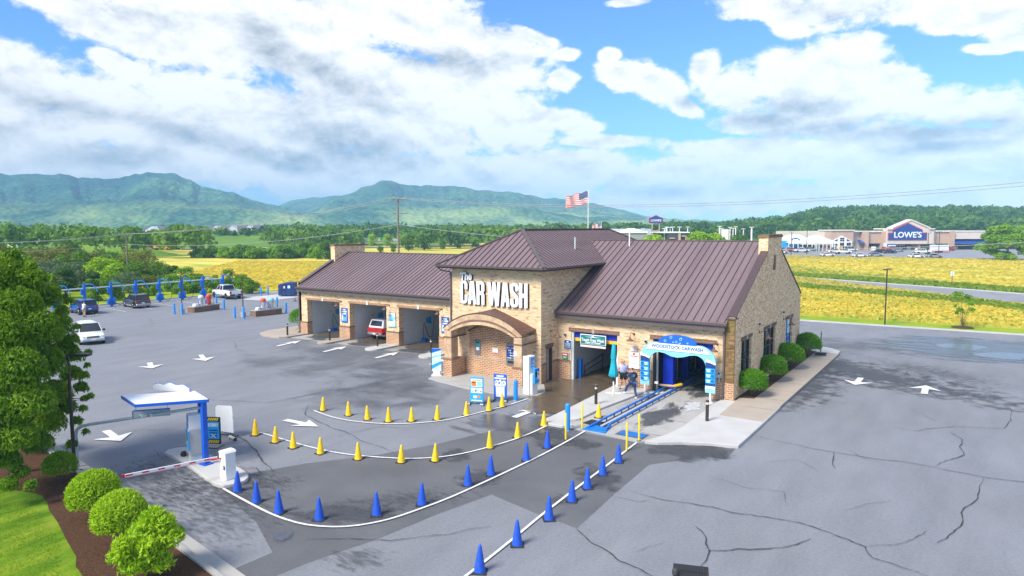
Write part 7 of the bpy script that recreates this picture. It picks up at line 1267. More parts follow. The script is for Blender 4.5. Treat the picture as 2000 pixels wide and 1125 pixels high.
# the big tree
rg = np.random.default_rng(42)
def CP(u, v_, d): q = CAM+ray(u, v_)*d; return q
tb = G(30, 930); bt_ = empty('big_tree', (float(tb[0]), float(tb[1]), 0.05), 0, 'large leafy tree with drooping branches filling the left edge', 'tree')
bl = []
for u, v_, d, r in [(10, 530, 32, 1.0), (45, 560, 32, 1.0), (-30, 560, 31, 1.4), (85, 590, 32, 0.9), (30, 610, 31, 1.3), (110, 640, 31.5, 0.85), (70, 650, 30.5, 1.2), (0, 670, 30, 1.5), (125, 690, 31.5, 0.75), (90, 720, 30.5, 1.1), (35, 730, 29.5, 1.3), (140, 735, 32, 0.6), (-40, 740, 29.5, 1.4), (105, 775, 30.5, 0.9), (130, 800, 31, 0.55), (60, 790, 29.5, 1.1), (0, 810, 29, 1.2), (100, 830, 30.5, 0.75), (30, 860, 29, 0.95), (-30, 870, 28.5, 1.1), (75, 870, 30, 0.7), (15, 905, 29, 0.6), (-60, 640, 30, 1.6), (-80, 820, 29, 1.4), (50, 690, 33.5, 1.3), (90, 660, 33.5, 1.0), (60, 800, 33, 1.2), (0, 600, 34, 1.4), (20, 760, 33, 1.4),
                 (172, 690, 31, 0.22), (178, 775, 31, 0.2), (168, 845, 31, 0.2), (140, 870, 30.5, 0.3), (135, 590, 32, 0.25), (60, 520, 32, 0.3), (25, 500, 32, 0.35), (100, 545, 32, 0.25), (150, 640, 31.5, 0.22), (170, 715, 31, 0.18), (165, 780, 31, 0.2), (110, 895, 30, 0.3), (60, 950, 28.5, 0.3), (15, 950, 28.5, 0.45), (-5, 515, 32, 0.6), (120, 610, 32, 0.4), (150, 700, 31.5, 0.42), (158, 760, 31.5, 0.40), (150, 825, 31, 0.32), (70, 545, 31.5, 0.55), (100, 570, 32, 0.45), (165, 735, 31.5, 0.28), (140, 665, 31.5, 0.4), (162, 800, 31.3, 0.25), (40, 925, 29, 0.4)]:
    q = CP(u, v_, d*(0.86 if u < 60 else 0.86+min(1, (u-60)/50)*0.07))-np.array([float(tb[0]), float(tb[1]), 0.05]); bl.append((q[0], q[1], q[2], r*0.78))
v, q, ti = leaf_cloud(rg, bl, 105000, 0.092, 0.7, 1.2, 0.33, 1.0, 1.3); np_mesh('crown', v, q, ['leaf_tree'], ti, bt_)
m = MB(); m.tube([(0, 0, -0.1), (0.1, 0, 2.5), (0.0, 0.2, 5.0), (-0.2, 0.2, 7.5)], 0.17, 'bark', 9, 0.04)
for b in bl[::3]: m.tube([(0.03, 0.05, min(5.5, max(1.6, b[2]*0.55))), (b[0]*0.5, b[1]*0.5, b[2]*0.78+0.6), (b[0], b[1], b[2])], 0.045, 'bark', 5, 0.01)
m.build('trunk', bt_)
reg('under', 'bush', 31, 2.6, 3.0, 0.1, 5000, 0.08, 'leaf_bright', k=9, rmin=.3, rmax=.45)
q = G2(95, 880); tree_at('under', (q[0], q[1]-0.6, 0.1), 0.75, 1, 'leafy green bush under the big tree left of the lamp post', 'bush')
# sapling
q = G2(1880, 640); t = empty('sapling', (q[0], q[1], 0), 0, 'young thin sapling in a mulch ring on the mown grass', 'tree'); rg = np.random.default_rng(9); bl = [(rg.uniform(-.75, .75), rg.uniform(-.7, .7), rg.uniform(1.0, 3.2), rg.uniform(0.22, 0.42)) for _ in range(11)]; v, qq, ti = leaf_cloud(rg, bl, 900, 0.10, 0.9, 1.2, 0.5); np_mesh('crown', v, qq, ['leaf_bright'], ti, t)
m = MB()
for b in bl: m.tube([(0, 0, 0), (b[0]*0.35, b[1]*0.35, b[2]*0.5), (b[0], b[1], b[2])], 0.022, 'bark', 5, 0.006)
m.build('trunk', t); MB().lathe([(1.0, 0.0), (0.9, 0.07), (0.1, 0.10)], 'mulch', 18).build('mulch_ring', t)
# hedge and single trees beyond the left field
reg('hedge', 'hedge_bush', 51, 9, 5.5, -2.2, 1900, 0.42, 'leaf_bright', k=12); reg('hedged', 'hedge_bush', 52, 10, 6.5, -2.6, 1900, 0.45, 'leaf_mid', k=12)
random.seed(21)
hb = [(395+i*13.5, 476+random.uniform(-3, 7)-(3 if i > 12 else 0), 238+random.uniform(-6, 10)-i*0.4) for i in range(20)]
for i, (u, vt, d) in enumerate(hb):
    h = max(2.5, 10-(vt-447)*d/F); k = 'hedge' if i % 3 else 'hedged'; bh = 5.5 if k == 'hedge' else 6.5
    tree_at(k, AT(u, d), h/bh*random.uniform(.95, 1.2), random.uniform(0, 6), '%s hedge bush beyond the yellow field, %s from the left' % ('bright green' if i % 3 else 'darker green', (ordn+['thirteenth', 'fourteenth', 'fifteenth', 'sixteenth', 'seventeenth', 'eighteenth', 'nineteenth', 'twentieth'])[i]), 'bush', 'hedge bushes beyond the yellow field', h/bh)
reg('far', 'round_tree', 61, 9, 9, -1.0, 1700, 0.5, 'leaf_mid', k=14); reg('fard', 'round_tree', 62, 9, 10, -1.0, 1700, 0.5, 'leaf_wood', k=14); reg('farl', 'round_tree', 63, 9, 9, -1.0, 1700, 0.5, 'leaf_lime', k=14)
for (u, vt, d, k, l) in [(865, 470, 318, 'far', 'lone round tree in the yellow field right of the tall utility pole'), (730, 456, 390, 'farl', 'left of two lime green round trees behind the bridge'), (757, 456, 390, 'farl', 'right of two lime green round trees behind the bridge'), (258, 436, 400, 'fard', 'dark round tree left of the far white apartments'), (1362, 453, 205, 'farl', 'bright green tree showing above the middle of the right roof'), (1390, 456, 208, 'farl', 'paler bright tree beside the one above the right roof'), (1276, 459, 190, 'farl', 'bright green tree at the foot of the tall roadside sign'),
                         (800, 463, 300, 'far', 'tree behind the left side of the utility pole, bordering the field'), (830, 458, 305, 'far', 'tree right of the utility pole, bordering the field'), (900, 455, 330, 'fard', 'dark tree between the lone tree and the tower roof'), (935, 452, 335, 'far', 'broad tree just left of the tower roof'), (975, 450, 350, 'fard', 'dark tree above the left slope of the tower roof'), (770, 476, 285, 'far', 'small tree at the field edge beneath the bridge end'), (745, 480, 262, 'far', 'small tree in the field left of the utility pole'), (700, 482, 270, 'fard', 'low dark tree above the left chimney'), (640, 468, 300, 'far', 'tree just left of the left chimney'), (610, 470, 290, 'fard', 'dark tree left of the left chimney'),
                         (436, 453, 440, 'fard', 'round tree in front of the white apartments, left'), (462, 452, 440, 'fard', 'round tree in front of the white apartments, middle'), (485, 452, 440, 'fard', 'round tree in front of the white apartments, right'), (405, 455, 430, 'far', 'tree at the left end of the white apartments'), (345, 455, 400, 'far', 'tree between the two groups of apartments'), (1440, 461, 215, 'far', 'small tree among the white lamp poles above the right roof')]:
    h = 10-(vt-445)*d/F; h = max(3, h); z0 = 0.0
    if 400 <= u <= 490 and d > 420: z0 = 4.0; h = 5.5
    bh = 10 if k == 'fard' else 9; s = h/bh; tree_at(k, AT(u, d, z0), s*random.uniform(0.95, 1.1), random.uniform(0, 6), l, 'tree', None, s)
reg('right', 'spreading_tree', 71, 16, 12, -1.5, 12000, 0.34, 'leaf_bright', k=26, rmin=.16, rmax=.26); tree_at('right', AT(1965, 200), 1.15, 0.5, 'spreading bright green tree in front of the right end of the store', 'tree', None, 0.98)
# woods that read as one mass
def woods(name, spots, leaf, label, seed, per=150, size=1.25, rmul=1.0):
    rg = np.random.default_rng(seed); vs, qs, ts = [], [], []; o = 0
    for (x_, y_, z_, w, h) in spots:
        bl = [(rg.uniform(-.28, .28)*w, rg.uniform(-.28, .28)*w, h*rg.uniform(0.42, 0.8), w*rg.uniform(0.2, 0.33)) for _ in range(6)]+[(0, 0, h*0.45, w*0.4)]
        v, q, t = leaf_cloud(rg, bl, per, size, 0.25, 0.9, 0.75); v[:, 0] += x_; v[:, 1] += y_; v[:, 2] += z_; vs.append(v); qs.append(q+o); ts.append(t*0.45+rg.random()*0.75); o += len(v)
    ob = np_mesh(name, np.concatenate(vs), np.concatenate(qs), [leaf], np.concatenate(ts)); return tag(ob, label, 'woods', kind='stuff')
def wood_spots(u0, u1, d0, d1, rows, sp, top, seed, hmin=9, hmax=13, zf=None):
    rg = np.random.default_rng(seed); out = []
    for r in range(rows):
        d = d0+(d1-d0)*r/max(1, rows-1); u = u0
        while u < u1:
            dd = d+rg.uniform(-4, 4); x_, y_, _z = AT(u, dd); h = rg.uniform(hmin, hmax); z0 = zf(u, dd) if zf else 0.0
            if top: h = min(h, 10-(top(u)-445)*dd/F-z0+rg.uniform(-1.2, 1.0))
            if h > 2.5: out.append((x_, y_, z0-0.3, sp*rg.uniform(1.0, 1.35), h))
            u += sp*rg.uniform(0.7, 1.1)*F/dd
    return out
ip = lambda pts: (lambda u: float(np.interp(u, [p[0] for p in pts], [p[1] for p in pts])))
woods('woods', wood_spots(-320, 420, 240, 330, 5, 9, ip([(-320, 425), (0, 430), (90, 427), (160, 436), (230, 442), (420, 444)]), 1, 10, 15), 'leaf_mid', 'green woods along the far side of the highway at the left', 2, 170, 0.95)
woods('woods', wood_spots(330, 1260, 450, 640, 7, 12, ip([(330, 438), (500, 442), (560, 436), (620, 434), (700, 440), (800, 438), (900, 440), (1000, 437), (1100, 436), (1260, 434)]), 3, 9, 14), 'leaf_wood', 'long dark belt of woods below the mountains', 4, 150, 1.3)
woods('woods', wood_spots(540, 700, 330, 400, 4, 10, ip([(540, 448), (600, 442), (700, 446)]), 33, 8, 12)+wood_spots(800, 1010, 325, 400, 5, 10, ip([(800, 456), (850, 450), (930, 447), (1010, 446)]), 34, 8, 12), 'leaf_mid', 'green woods between the yellow field and the dark belt', 35, 150, 1.1)
woods('wooded_hill', wood_spots(1240, 2120, 385, 650, 13, 12, ip([(1240, 432), (1300, 424), (1360, 418), (1420, 416), (1470, 412), (1520, 406), (1600, 403), (1720, 401), (1800, 403), (1880, 404), (2000, 410), (2120, 414)]), 5, 9, 13, HZ_), 'leaf_wood', 'dense green wooded hill behind the big store', 6, 170, 1.25)
# grass tufts at the rough edges of the field
def tufts(name, poly, n, h, mat, label, seed, w=0.10):
    rg = np.random.default_rng(seed); P = np.array(poly); x0, y0 = P.min(0); x1, y1 = P.max(0); pts = []
    X_ = rg.uniform(x0, x1, n*3); Y_ = rg.uniform(y0, y1, n*3); ins = np.zeros(n*3, bool)
    for i in range(len(P)):
        a, b = P[i], P[(i+1) % len(P)]; c = ((a[1] > Y_) != (b[1] > Y_)); ins ^= c & (X_ < (b[0]-a[0])*(Y_-a[1])/(b[1]-a[1]+1e-9)+a[0])
    X_, Y_ = X_[ins][:n], Y_[ins][:n]; n = len(X_); a = rg.uniform(0, 3.14, n); hh = h*rg.uniform(0.5, 1.2, n); wx, wy = np.cos(a)*w, np.sin(a)*w; lx, ly = rg.normal(0, 0.25, n)*hh, rg.normal(0, 0.25, n)*hh
    v = np.stack([np.stack([X_-wx, Y_-wy, np.full(n, -0.05)], 1), np.stack([X_+wx, Y_+wy, np.full(n, -0.05)], 1), np.stack([X_+wx*1.5+lx, Y_+wy*1.5+ly, hh], 1), np.stack([X_-wx*1.5+lx, Y_-wy*1.5+ly, hh*0.85], 1)], 1).reshape(-1, 3)
    return tag(np_mesh(name, v, np.arange(4*n).reshape(-1, 4), [mat], rg.random(n)), label, 'grass', kind='stuff')
near = [(-70, 43.2), (70, 44), (60, 52), (16.3, 70), (-15.2, 103), (-70, 150), (-100, 60)]
tufts('tall_grass', near, 45000, 0.20, 'straw', 'tall yellow grass between the mown strip and the road', 1, 0.13); tufts('tall_grass', near, 5000, 0.24, 'green_blade', 'green stems scattered in the tall yellow grass', 2, 0.12)
edge1 = [(a[0]-0.3, a[1]-0.8) for a in rd]; edge2 = [(a[0]-1.8, a[1]-6.5) for a in rd]
tufts('tall_grass', edge1+edge2[::-1], 22000, 0.4, 'green_blade', 'green verge grass on the near side of the back road', 3, 0.14)
e3 = [(a[0]+0.5, a[1]+1.2) for a in rf]; e4 = [(a[0]+2.5, a[1]+9) for a in rf]; tufts('tall_grass', e3+e4[::-1], 24000, 0.4, 'green_blade', 'green verge grass on the far side of the back road', 4, 0.16)
tufts('tall_grass', [(-20, 115), (60, 82), (110, 90), (120, 215), (-60, 215), (-80, 200)], 16000, 0.25, 'straw', 'tall yellow grass beyond the back road', 5, 0.30)
tufts('lawn_grass', [(-22, -29.5), (-19, -28.9), (-15.6, -28.9), (-12.5, -29.6), (-9, -31), (-12, -34), (-22, -34)], 60000, 0.08, 'green_blade', 'mown grass blades on the lawn in the bottom left corner', 6, 0.014)
tufts('tall_grass', [(-90, 31), (-78, 33), (-74, 38), (-70, 60), (-130, 110), (-180, 90), (-140, 50)], 12000, 0.28, 'straw', 'yellow grass in the field behind the dumpster', 8, 0.25)

# ================================================================ the far things
def pole_wire(name, pts, r, label, cat='wire'):
    return tag(MB().tube(pts, r, 'wire', 5).build(name), label, cat)
def sag(a, b, s, n=24): return [(a[0]+(b[0]-a[0])*t, a[1]+(b[1]-a[1])*t, a[2]+(b[2]-a[2])*t-s*4*t*(1-t)) for t in [k/n for k in range(n+1)]]
def utility_pole(u, vt, d, label, arms=1):
    p = AT(u, d); h = 10-(vt-(444.8-0.004*(u-1000)))*d/F; t = empty('utility_pole', p, rad(34), label, 'utility pole'); MB().tube([(0, 0, 0), (0, 0, h)], 0.16, 'wood_pole', 8, 0.11).build('pole', t)
    for k in range(arms): MB().box(-1.2+0.5*k, -0.06, h-0.25-k*1.9, 1.2+.2*k, 0.06, h-0.13-k*1.9, 'wood_pole').build('crossarm', t)
    m = MB()
    for xx in (-1.1, 0.05, 1.1): m.lathe([(0.05, 0), (0.07, 0.1), (0.04, 0.22)], 'galv', 8, (xx, 0, h-0.13))
    m.build('insulators', t); return (p[0], p[1], h)
p1 = utility_pole(780, 388, 95, 'tall wooden utility pole with two crossarms behind the left roof', 2); p2 = utility_pole(252, 457, 120, 'shorter wooden utility pole in the scrub at the left')
pL = (*AT(-500, 100)[:2], 9.6); pR = (*AT(2350, 52)[:2], 14.5)
for dx, l in ((-0.9, 'left'), (0.9, 'right')):
    dv = RT*dx; A = (p2[0]+dv[0], p2[1]+dv[1], p2[2]); Bp = (p1[0]+dv[0], p1[1]+dv[1], p1[2]+0.1); pole_wire('power_line', sag((pL[0]+dv[0], pL[1]+dv[1], pL[2]), A, 1.6), 0.03, '%s upper wire from the left edge to the shorter pole' % l, 'wire'); pole_wire('power_line', sag(A, Bp, 1.0), 0.03, '%s upper wire rising from the shorter pole to the tall pole' % l); pole_wire('power_line', sag(Bp, (pR[0]+dv[0], pR[1]+dv[1], pR[2]+dx*0.3), 2.0), 0.028, '%s upper wire from the tall pole to the right edge' % l)
pole_wire('power_line', sag((pL[0], pL[1], pL[2]-2.2), (p2[0], p2[1], p2[2]-1.8), 1.2), 0.03, 'lower wire from the left edge to the shorter pole'); pole_wire('power_line', sag((p2[0], p2[1], p2[2]-1.8), (p1[0], p1[1], p1[2]-3.6), 1.2), 0.035, 'lower cable from the shorter pole up to the tall pole'); pole_wire('power_line', sag((p1[0], p1[1], p1[2]-3.6), (*AT(2300, 70)[:2], 9.4), 2.6), 0.035, 'lower cable from the tall pole crossing in front of the store')
def flag(u, vtop, d, hoist, fly, label, rz_):
    p = AT(u, d); h = 10-(vtop-444.4)*d/F; F_ = empty('flagpole', p, 0, 'white pole carrying '+label, 'flagpole'); MB().tube([(0, 0, 0), (0, 0, h)], 0.13, 'white_paint', 8, 0.07).build('pole', F_); MB().lathe([(0.02, 0), (0.12, 0.06), (0.12, 0.16), (0.02, 0.22)], 'bay_yellow', 8, (0, 0, h)).build('finial', F_)
    t = empty('flag', (p[0], p[1], h-0.35), rz_, label, 'flag'); nx, nz = 30, 13; V = lambda i, j: (-fly*i/nx*0.97-0.1, 0.16*hoist*math.sin(i*0.42+j*0.10)*(i/nx+0.1), -hoist*j/nz-0.45*hoist*(i/nx)**1.2+0.05*hoist*math.sin(i*0.5))
    for nm, mt, test in (('stripes', 'flag_red', lambda i, j: j % 2 == 0 and not (j < 7 and i < 12)), ('stripes', 'flag_white', lambda i, j: j % 2 == 1 and not (j < 7 and i < 12)), ('canton', 'flag_blue', lambda i, j: j < 7 and i < 12)):
        m = MB()
        for i in range(nx):
            for j in range(nz):
                if test(i, j): m.add([V(i, j), V(i+1, j), V(i+1, j+1), V(i, j+1)], [(0, 1, 2, 3)], mt, True)
        m.build(nm, t)
    m = MB()
    for r in range(9):
        for c in range(6 if r % 2 == 0 else 5): q = V(1+(c*2+(r % 2))*0.95, 0.6+r*0.7); s = hoist*0.014; m.add([(q[0]-s, q[1]-0.02, q[2]-s), (q[0]+s, q[1]-0.02, q[2]-s), (q[0]+s, q[1]-0.02, q[2]+s), (q[0]-s, q[1]-0.02, q[2]+s)], [(0, 1, 2, 3)], 'flag_white')
    m.build('stars', t)
flag(1148, 372, 150, 2.6, 4.9, 'a large American flag flying above the tower roof', rad(34)); flag(1174, 434, 330, 3.0, 4.5, 'a small distant American flag above the dealership', rad(34))
# frame of the big store: s along, z up
SD = 292.0
def frame(u0, d): p = AT(u0, d); return p, F/d
def far_empty(name, u, d, label, cat, z=0.0, group=None): p = AT(u, d, z); return empty(name, p, rad(34.313), label, cat, group)
SB = far_empty('store_building', 1768, SD, 'long cream and tan store with a blue gabled sign over its entrance', 'store'); k_ = SD/F
U_ = lambda u: (u-1768)*k_; Z_ = lambda v_: (441.7+10/k_-v_)*k_
def sbx(m, u0, u1, vt, vb, y0, y1, mat): m.box(U_(u0), y0, max(0, Z_(vb)) if vb < 486 else 0, U_(u1), y1, Z_(vt), mat); return m
sbx(MB(), 1617, 2030, 452, 490, 6, 60, 'store_cream').build('main_wall', SB); m = MB(); sbx(m, 1619, 1662.5, 450, 490, 0, 12, 'store_tan'); sbx(m, 1690, 1723, 453, 475, 0, 8, 'store_tan'); sbx(m, 1814, 1848, 453, 476, 0, 8, 'store_tan'); m.build_each('tan_wall', SB)
m = MB(); sbx(m, 1662.5, 1682, 452, 490, 3, 10, 'store_cream'); sbx(m, 1857, 2030, 452.5, 467, -0.3, 8, 'store_cream'); m.prism([(U_(1723), Z_(476)), (U_(1723), Z_(447.5)), (U_(1733), Z_(445.5)), (U_(1768), Z_(430)), (U_(1802), Z_(445.5)), (U_(1814), Z_(447.5)), (U_(1814), Z_(476))], 'y', -2, 1.2, 'store_cream'); m.build('entrance_gable', SB)
m = MB(); sbx(m, 1617.5, 1664, 448.2, 450.2, -0.4, 12, 'store_cornice'); sbx(m, 1662.5, 1690, 450.8, 452.5, 1, 12, 'store_cornice'); sbx(m, 1690, 1723, 451, 453, -0.5, 8.2, 'store_cornice'); sbx(m, 1814, 2030, 450.8, 453, -0.5, 8.2, 'store_cornice'); sbx(m, 1723, 1733, 445.8, 447.8, -2.6, 9.2, 'store_cornice'); sbx(m, 1803, 1814.5, 445.8, 447.8, -2.6, 9.2, 'store_cornice')
m.rib((U_(1731), -0.4, Z_(446.2)), (U_(1768), -0.4, Z_(430.6)), 3.9, 0.45, 'store_cornice'); m.rib((U_(1768), -0.4, Z_(430.6)), (U_(1805), -0.4, Z_(446.2)), 3.9, 0.45, 'store_cornice'); m.build('cornice', SB)
m = MB()
for a, b in ((1682, 1690), (1716, 1723), (1786.5, 1791), (1811, 1819), (1848, 1857)): sbx(m, a, b, 451.5, 490, -1.2, 4, 'store_tan')
m.build_each('pillar', SB); m = MB(); sbx(m, 1690, 1716, 475.2, 490, 5.6, 7, 'store_shadow'); sbx(m, 1723, 1811, 476, 490, 5.4, 7, 'store_shadow'); sbx(m, 1819, 1848, 476, 490, 5.4, 7, 'store_shadow'); sbx(m, 1857, 2030, 476.4, 490, 5.5, 6.5, 'store_shadow'); m.build_each('entrance_wall', SB)  # dark wall colour carries the shade inside the store openings
m = MB(); m.prism([(0, Z_(477)), (6, Z_(467)), (6, Z_(477))], 'x', U_(1857), U_(1930), 'store_blue') if False else m.add([(U_(1857), -2, Z_(476.5)), (U_(1935), -2, Z_(476.5)), (U_(1935), 2, Z_(467)), (U_(1857), 2, Z_(467))], [(0, 1, 2, 3)], 'store_blue'); m.add([(U_(1668), -2.2, Z_(474)), (U_(1681.5), -2.2, Z_(474)), (U_(1681.5), 3, Z_(467.5)), (U_(1677), 3, Z_(467.5))], [(0, 1, 2, 3)], 'store_blue'); m.build_each('awning', SB)
m = MB(); sbx(m, 1757, 1777, 478, 488, 5.0, 5.5, 'sign_white'); 
for a in (1758.5, 1763, 1768, 1772.5): sbx(m, a, a+3, 479.5, 487, 4.9, 5.1, 'navy')
sbx(m, 1868, 1882, 479, 489, 5.0, 5.5, 'sign_white'); sbx(m, 1869.5, 1874.5, 480, 488, 4.9, 5.1, 'navy'); sbx(m, 1876, 1880.5, 480, 488, 4.9, 5.1, 'navy'); m.build_each('glass_door', SB)
pw = [(U_(1621), 0.6), (U_(1621), Z_(470)), (U_(1640), Z_(460)), (U_(1659), Z_(470)), (U_(1659), 0.6)]; w_ = MB().prism(pw, 'y', -0.4, 0, 'sign_white').build('arched_window', SB); m = MB()
for a, b in ((1623, 1631), (1636, 1644), (1649, 1657)):
    for c, d_ in ((473.2, 479), (474+6.5, 485)): sbx(m, a, (a+b)/2-0.3, c, d_, -0.5, -0.4, 'black'); sbx(m, (a+b)/2+0.3, b, c, d_, -0.5, -0.4, 'black')
for a, b, c in ((1636, 1639.6, 463.5), (1640.4, 1644, 463.5), (1636, 1639.6, 467.5), (1640.4, 1644, 467.5)): sbx(m, a, b, c, c+3, -0.5, -0.4, 'black')
m.prism([(U_(1623.5), Z_(470)), (U_(1631), Z_(470)), (U_(1631), Z_(466))], 'y', -0.5, -0.4, 'black'); m.prism([(U_(1649), Z_(466)), (U_(1649), Z_(470)), (U_(1656.5), Z_(470))], 'y', -0.5, -0.4, 'black'); m.build('panes', w_)
def house_sign(name, parent_loc, rz, sc, label, th, textsize, cat='sign', tsx=1.0):
    t = empty(name, parent_loc, rz, label, cat); o = [(-8.0, -2.75), (-8.0, 0.0), (-6.1, 0.0), (-6.1, 1.2), (0, 4.1), (6.1, 1.2), (6.1, 0.0), (8.0, 0.0), (8.0, -2.75)]
    MB().prism([(a*sc*1.03, (b+(0.25 if b > -2 else -0.2))*sc) for a, b in o], 'y', -th, 0, 'sign_red').build('border', t); MB().prism([(a*sc, b*sc) for a, b in o], 'y', -th-0.12, -th, 'store_blue').build('panel', t)
    text("LOWE'S", textsize*sc, 'sign_white', t, (0, -th-0.16, -0.85*sc), ext=0.05*sc, sx=tsx, off=0.07*sc); return t
p = AT(1767.5, SD-2.1, Z_(455)); house_sign('sign', p, rad(34.313), 1.0, "big blue house shaped store sign reading LOWE'S with red edge", 0.15, 3.3, tsx=1.02)
m = MB(); random.seed(4)
for i in range(70):
    u = random.choice([random.uniform(1684, 1760), random.uniform(1778, 1850), random.uniform(1619, 1660)]); w = random.uniform(0.4, 1.6); h = random.uniform(0.5, 1.6); y = random.uniform(-6, 2); m.box(U_(u)-w/2, y, 0, U_(u)+w/2, y+0.8, h, random.choice(['orange', 'go_green', 'sign_white', 'teal', 'red_car', 'grey_wall', 'bay_yellow', 'kiosk_grey', 'go_green', 'store_shadow']))
tag(m.build('store_goods', None, AT(1768, SD), (0, 0, rad(34.313))), 'assorted carts, machines and plants set out along the store front', 'goods', kind='stuff')
sg2 = empty('sign', AT(1768, SD-0.2), rad(34.313), 'blue and white banner left of the store entrance', 'banner'); sbx(MB(), 1723.5, 1741, 476, 483, -2.3, -2.15, 'store_blue').build('panel', sg2); m = MB(); sbx(m, 1725, 1740, 478, 480.5, -2.4, -2.3, 'ice'); m.build('print', sg2)
tag(sbx(MB(), 1715, 1721.5, 474, 487, -3, -2.6, 'ice').build('sign', None, AT(1768, SD), (0, 0, rad(34.313))), 'tall pale blue panel in front of the store pillar', 'banner')
# garden centre tents
for u0, u1, ua, ub, vt, l in ((1524, 1577, 1543, 1565, 457.5, 'left white garden tent roof with a small blue sign'), (1574, 1618, 1592, 1600, 458.5, 'right white garden tent roof next to the store')):
    t = empty('garden_tent', AT(1768, SD-2), rad(34.313), l, 'tent'); a, b, c, d_ = U_(u0), U_(u1), U_(ua), U_(ub); ze, zt_ = Z_(472), Z_(vt); m = MB(); m.add([(a, -8, ze), (b, -8, ze), (b, 14, ze), (a, 14, ze), (c, 3, zt_), (d_, 3, zt_)], [(0, 1, 5, 4), (1, 2, 5), (2, 3, 4, 5), (3, 0, 4), (3, 2, 1, 0)], 'tent_white'); m.build('canopy', t)
    m = MB()
    for k in range(7): x_ = a+(b-a)*k/6; m.box(x_-0.12, -8, 0, x_+0.12, -7.7, ze, 'white_paint')
    m.box(a, -7.9, ze-0.5, b, -7.8, ze, 'sign_white'); m.build('post', t); m = MB()
    for k in range(34): x_ = random.uniform(a+.5, b-.5); m.box(x_-0.5, random.uniform(-7, 8), 0, x_+0.5, 9, random.uniform(0.6, 2.2), random.choice(['go_green', 'kiosk_grey', 'pink', 'sign_white', 'orange', 'go_green', 'sign_cyan', 'store_shadow']))
    m.build('stock', t)
    if u0 < 1540: MB().prism([(U_(1534), Z_(470)), (U_(1534), Z_(465)), (U_(1542), Z_(462.5)), (U_(1550), Z_(465)), (U_(1550), Z_(470))], 'y', -5.0, -4.8, 'store_blue').build('emblem', t); MB().box(U_(1537), -5.1, Z_(468.5), U_(1547), -5.0, Z_(465.5), 'sign_white').build('emblem', t)
tag(MB().box(0, 0, 0, 8, 3, 2.6, 'sign_cyan').build('blue_container', None, AT(1524, 285, 1.5), (0, 0, rad(34.3))), 'bright blue container roof peeping out right of the chimney', 'container')
# tall roadside sign
t = far_empty('roadside_sign', 1279, 300, "roadside sign on two tan posts reading LOWE'S", 'sign'); kk = 300/F; zt_ = 10+(444-423)*kk
for s in (-1, 1): MB().box(s*1.55-0.18, -0.18, 0, s*1.55+0.18, 0.18, 10+(444-436)*kk, 'store_tan').build('post', t)
MB().box(-1.5, -0.15, 5.5, 1.5, 0.15, 5.9, 'store_tan').box(-1.5, -0.15, 8.2, 1.5, 0.15, 8.6, 'store_tan').build('crossbar', t); o = [(-2.9, 11.9), (-2.9, 14.0), (-2.3, 14.0), (0, 15.1), (2.3, 14.0), (2.9, 14.0), (2.9, 11.9)]; MB().prism([(a*1.06, b+(0.18 if b > 12 else -0.18)) for a, b in o], 'y', -0.3, 0.3, 'sign_red').build('border', t); MB().prism(o, 'y', -0.42, 0.42, 'store_blue').build('panel', t); text("LOWE'S", 1.25, 'sign_white', t, (0, -0.46, 12.85), ext=0.03, off=0.03, sx=1.05)
# dealership buildings
t = far_empty('low_building', 1215, 240, 'low grey and white commercial building behind the tower roof', 'building'); kk = 240/F; U3 = lambda u: (u-1215)*kk; Z3 = lambda v_: 10+(444-v_)*kk
MB().box(U3(1110), 0, 0, U3(1262), 25, Z3(455), 'grey_wall').build('wall', t); MB().box(U3(1108), -0.4, Z3(455), U3(1264), 25.4, Z3(452), 'sign_white').build('parapet', t); MB().prism([(U3(1222), Z3(452)), (U3(1238), Z3(446)), (U3(1256), Z3(452))], 'y', -0.5, 14, 'sign_white').build_each('gable', t); MB().box(U3(1190), 26, 0, U3(1300), 44, Z3(447.5), 'galv').build('rear_hall', t)
t = far_empty('low_building', 1322, 235, 'dark fronted commercial building with a tan doorway, right of the roadside sign', 'building'); U3 = lambda u: (u-1322)*(235/F); Z3 = lambda v_: 10+(443.6-v_)*235/F
MB().box(U3(1302), 0, 0, U3(1344), 20, Z3(455), 'dark_wall').build('wall', t); MB().box(U3(1290), -0.3, Z3(455), U3(1345), 20.2, Z3(453), 'sign_white').build('parapet', t); m = MB(); m.box(U3(1323), -0.6, 0, U3(1327), 0, Z3(456), 'store_tan'); m.box(U3(1329), -1, Z3(462), U3(1338), 0, Z3(460), 'store_tan'); m.box(U3(1336), -1, 0, U3(1338), 0, Z3(460), 'store_tan'); m.box(U3(1306), -1, Z3(466), U3(1315), 0, Z3(464), 'store_tan'); m.build('doorway', t)
for i, (u, vt, wd) in enumerate([(1143-20, 449, .2), (1160, 449, .2), (1183, 449, .2), (1255, 447, .2), (1296, 447, .25), (1300, 444, .5), (1307, 445, .2), (1312, 444, .2), (1325, 444, .2), (1341, 444, .35), (1403, 443, .5), (1407, 447, .25), (1423, 445, .35), (1429, 447, .25), (1434, 444, .3), (1449, 448, .25), (1465, 445, .5)]):
    d = 225+(i*13 % 40); p = AT(u, d); h = 10-(vt-443.6)*d/F; t = empty('light_pole', p, rad(34), 'white light pole at the dealership beyond the roofs, %s from the left' % (ordn+['thirteenth', 'fourteenth', 'fifteenth', 'sixteenth', 'seventeenth'])[i], 'light pole', 'white light poles at the dealership'); MB().box(-wd/2, -0.1, 0, wd/2, 0.1, h, 'white_paint').build('pole', t); MB().box(-0.7, -0.3, h, 0.7, 0.3, h+0.2, 'white_paint').build('lamp_head', t)
t = far_empty('light_pole', 1732, 230, 'x', 'x'); D.objects.remove(t)
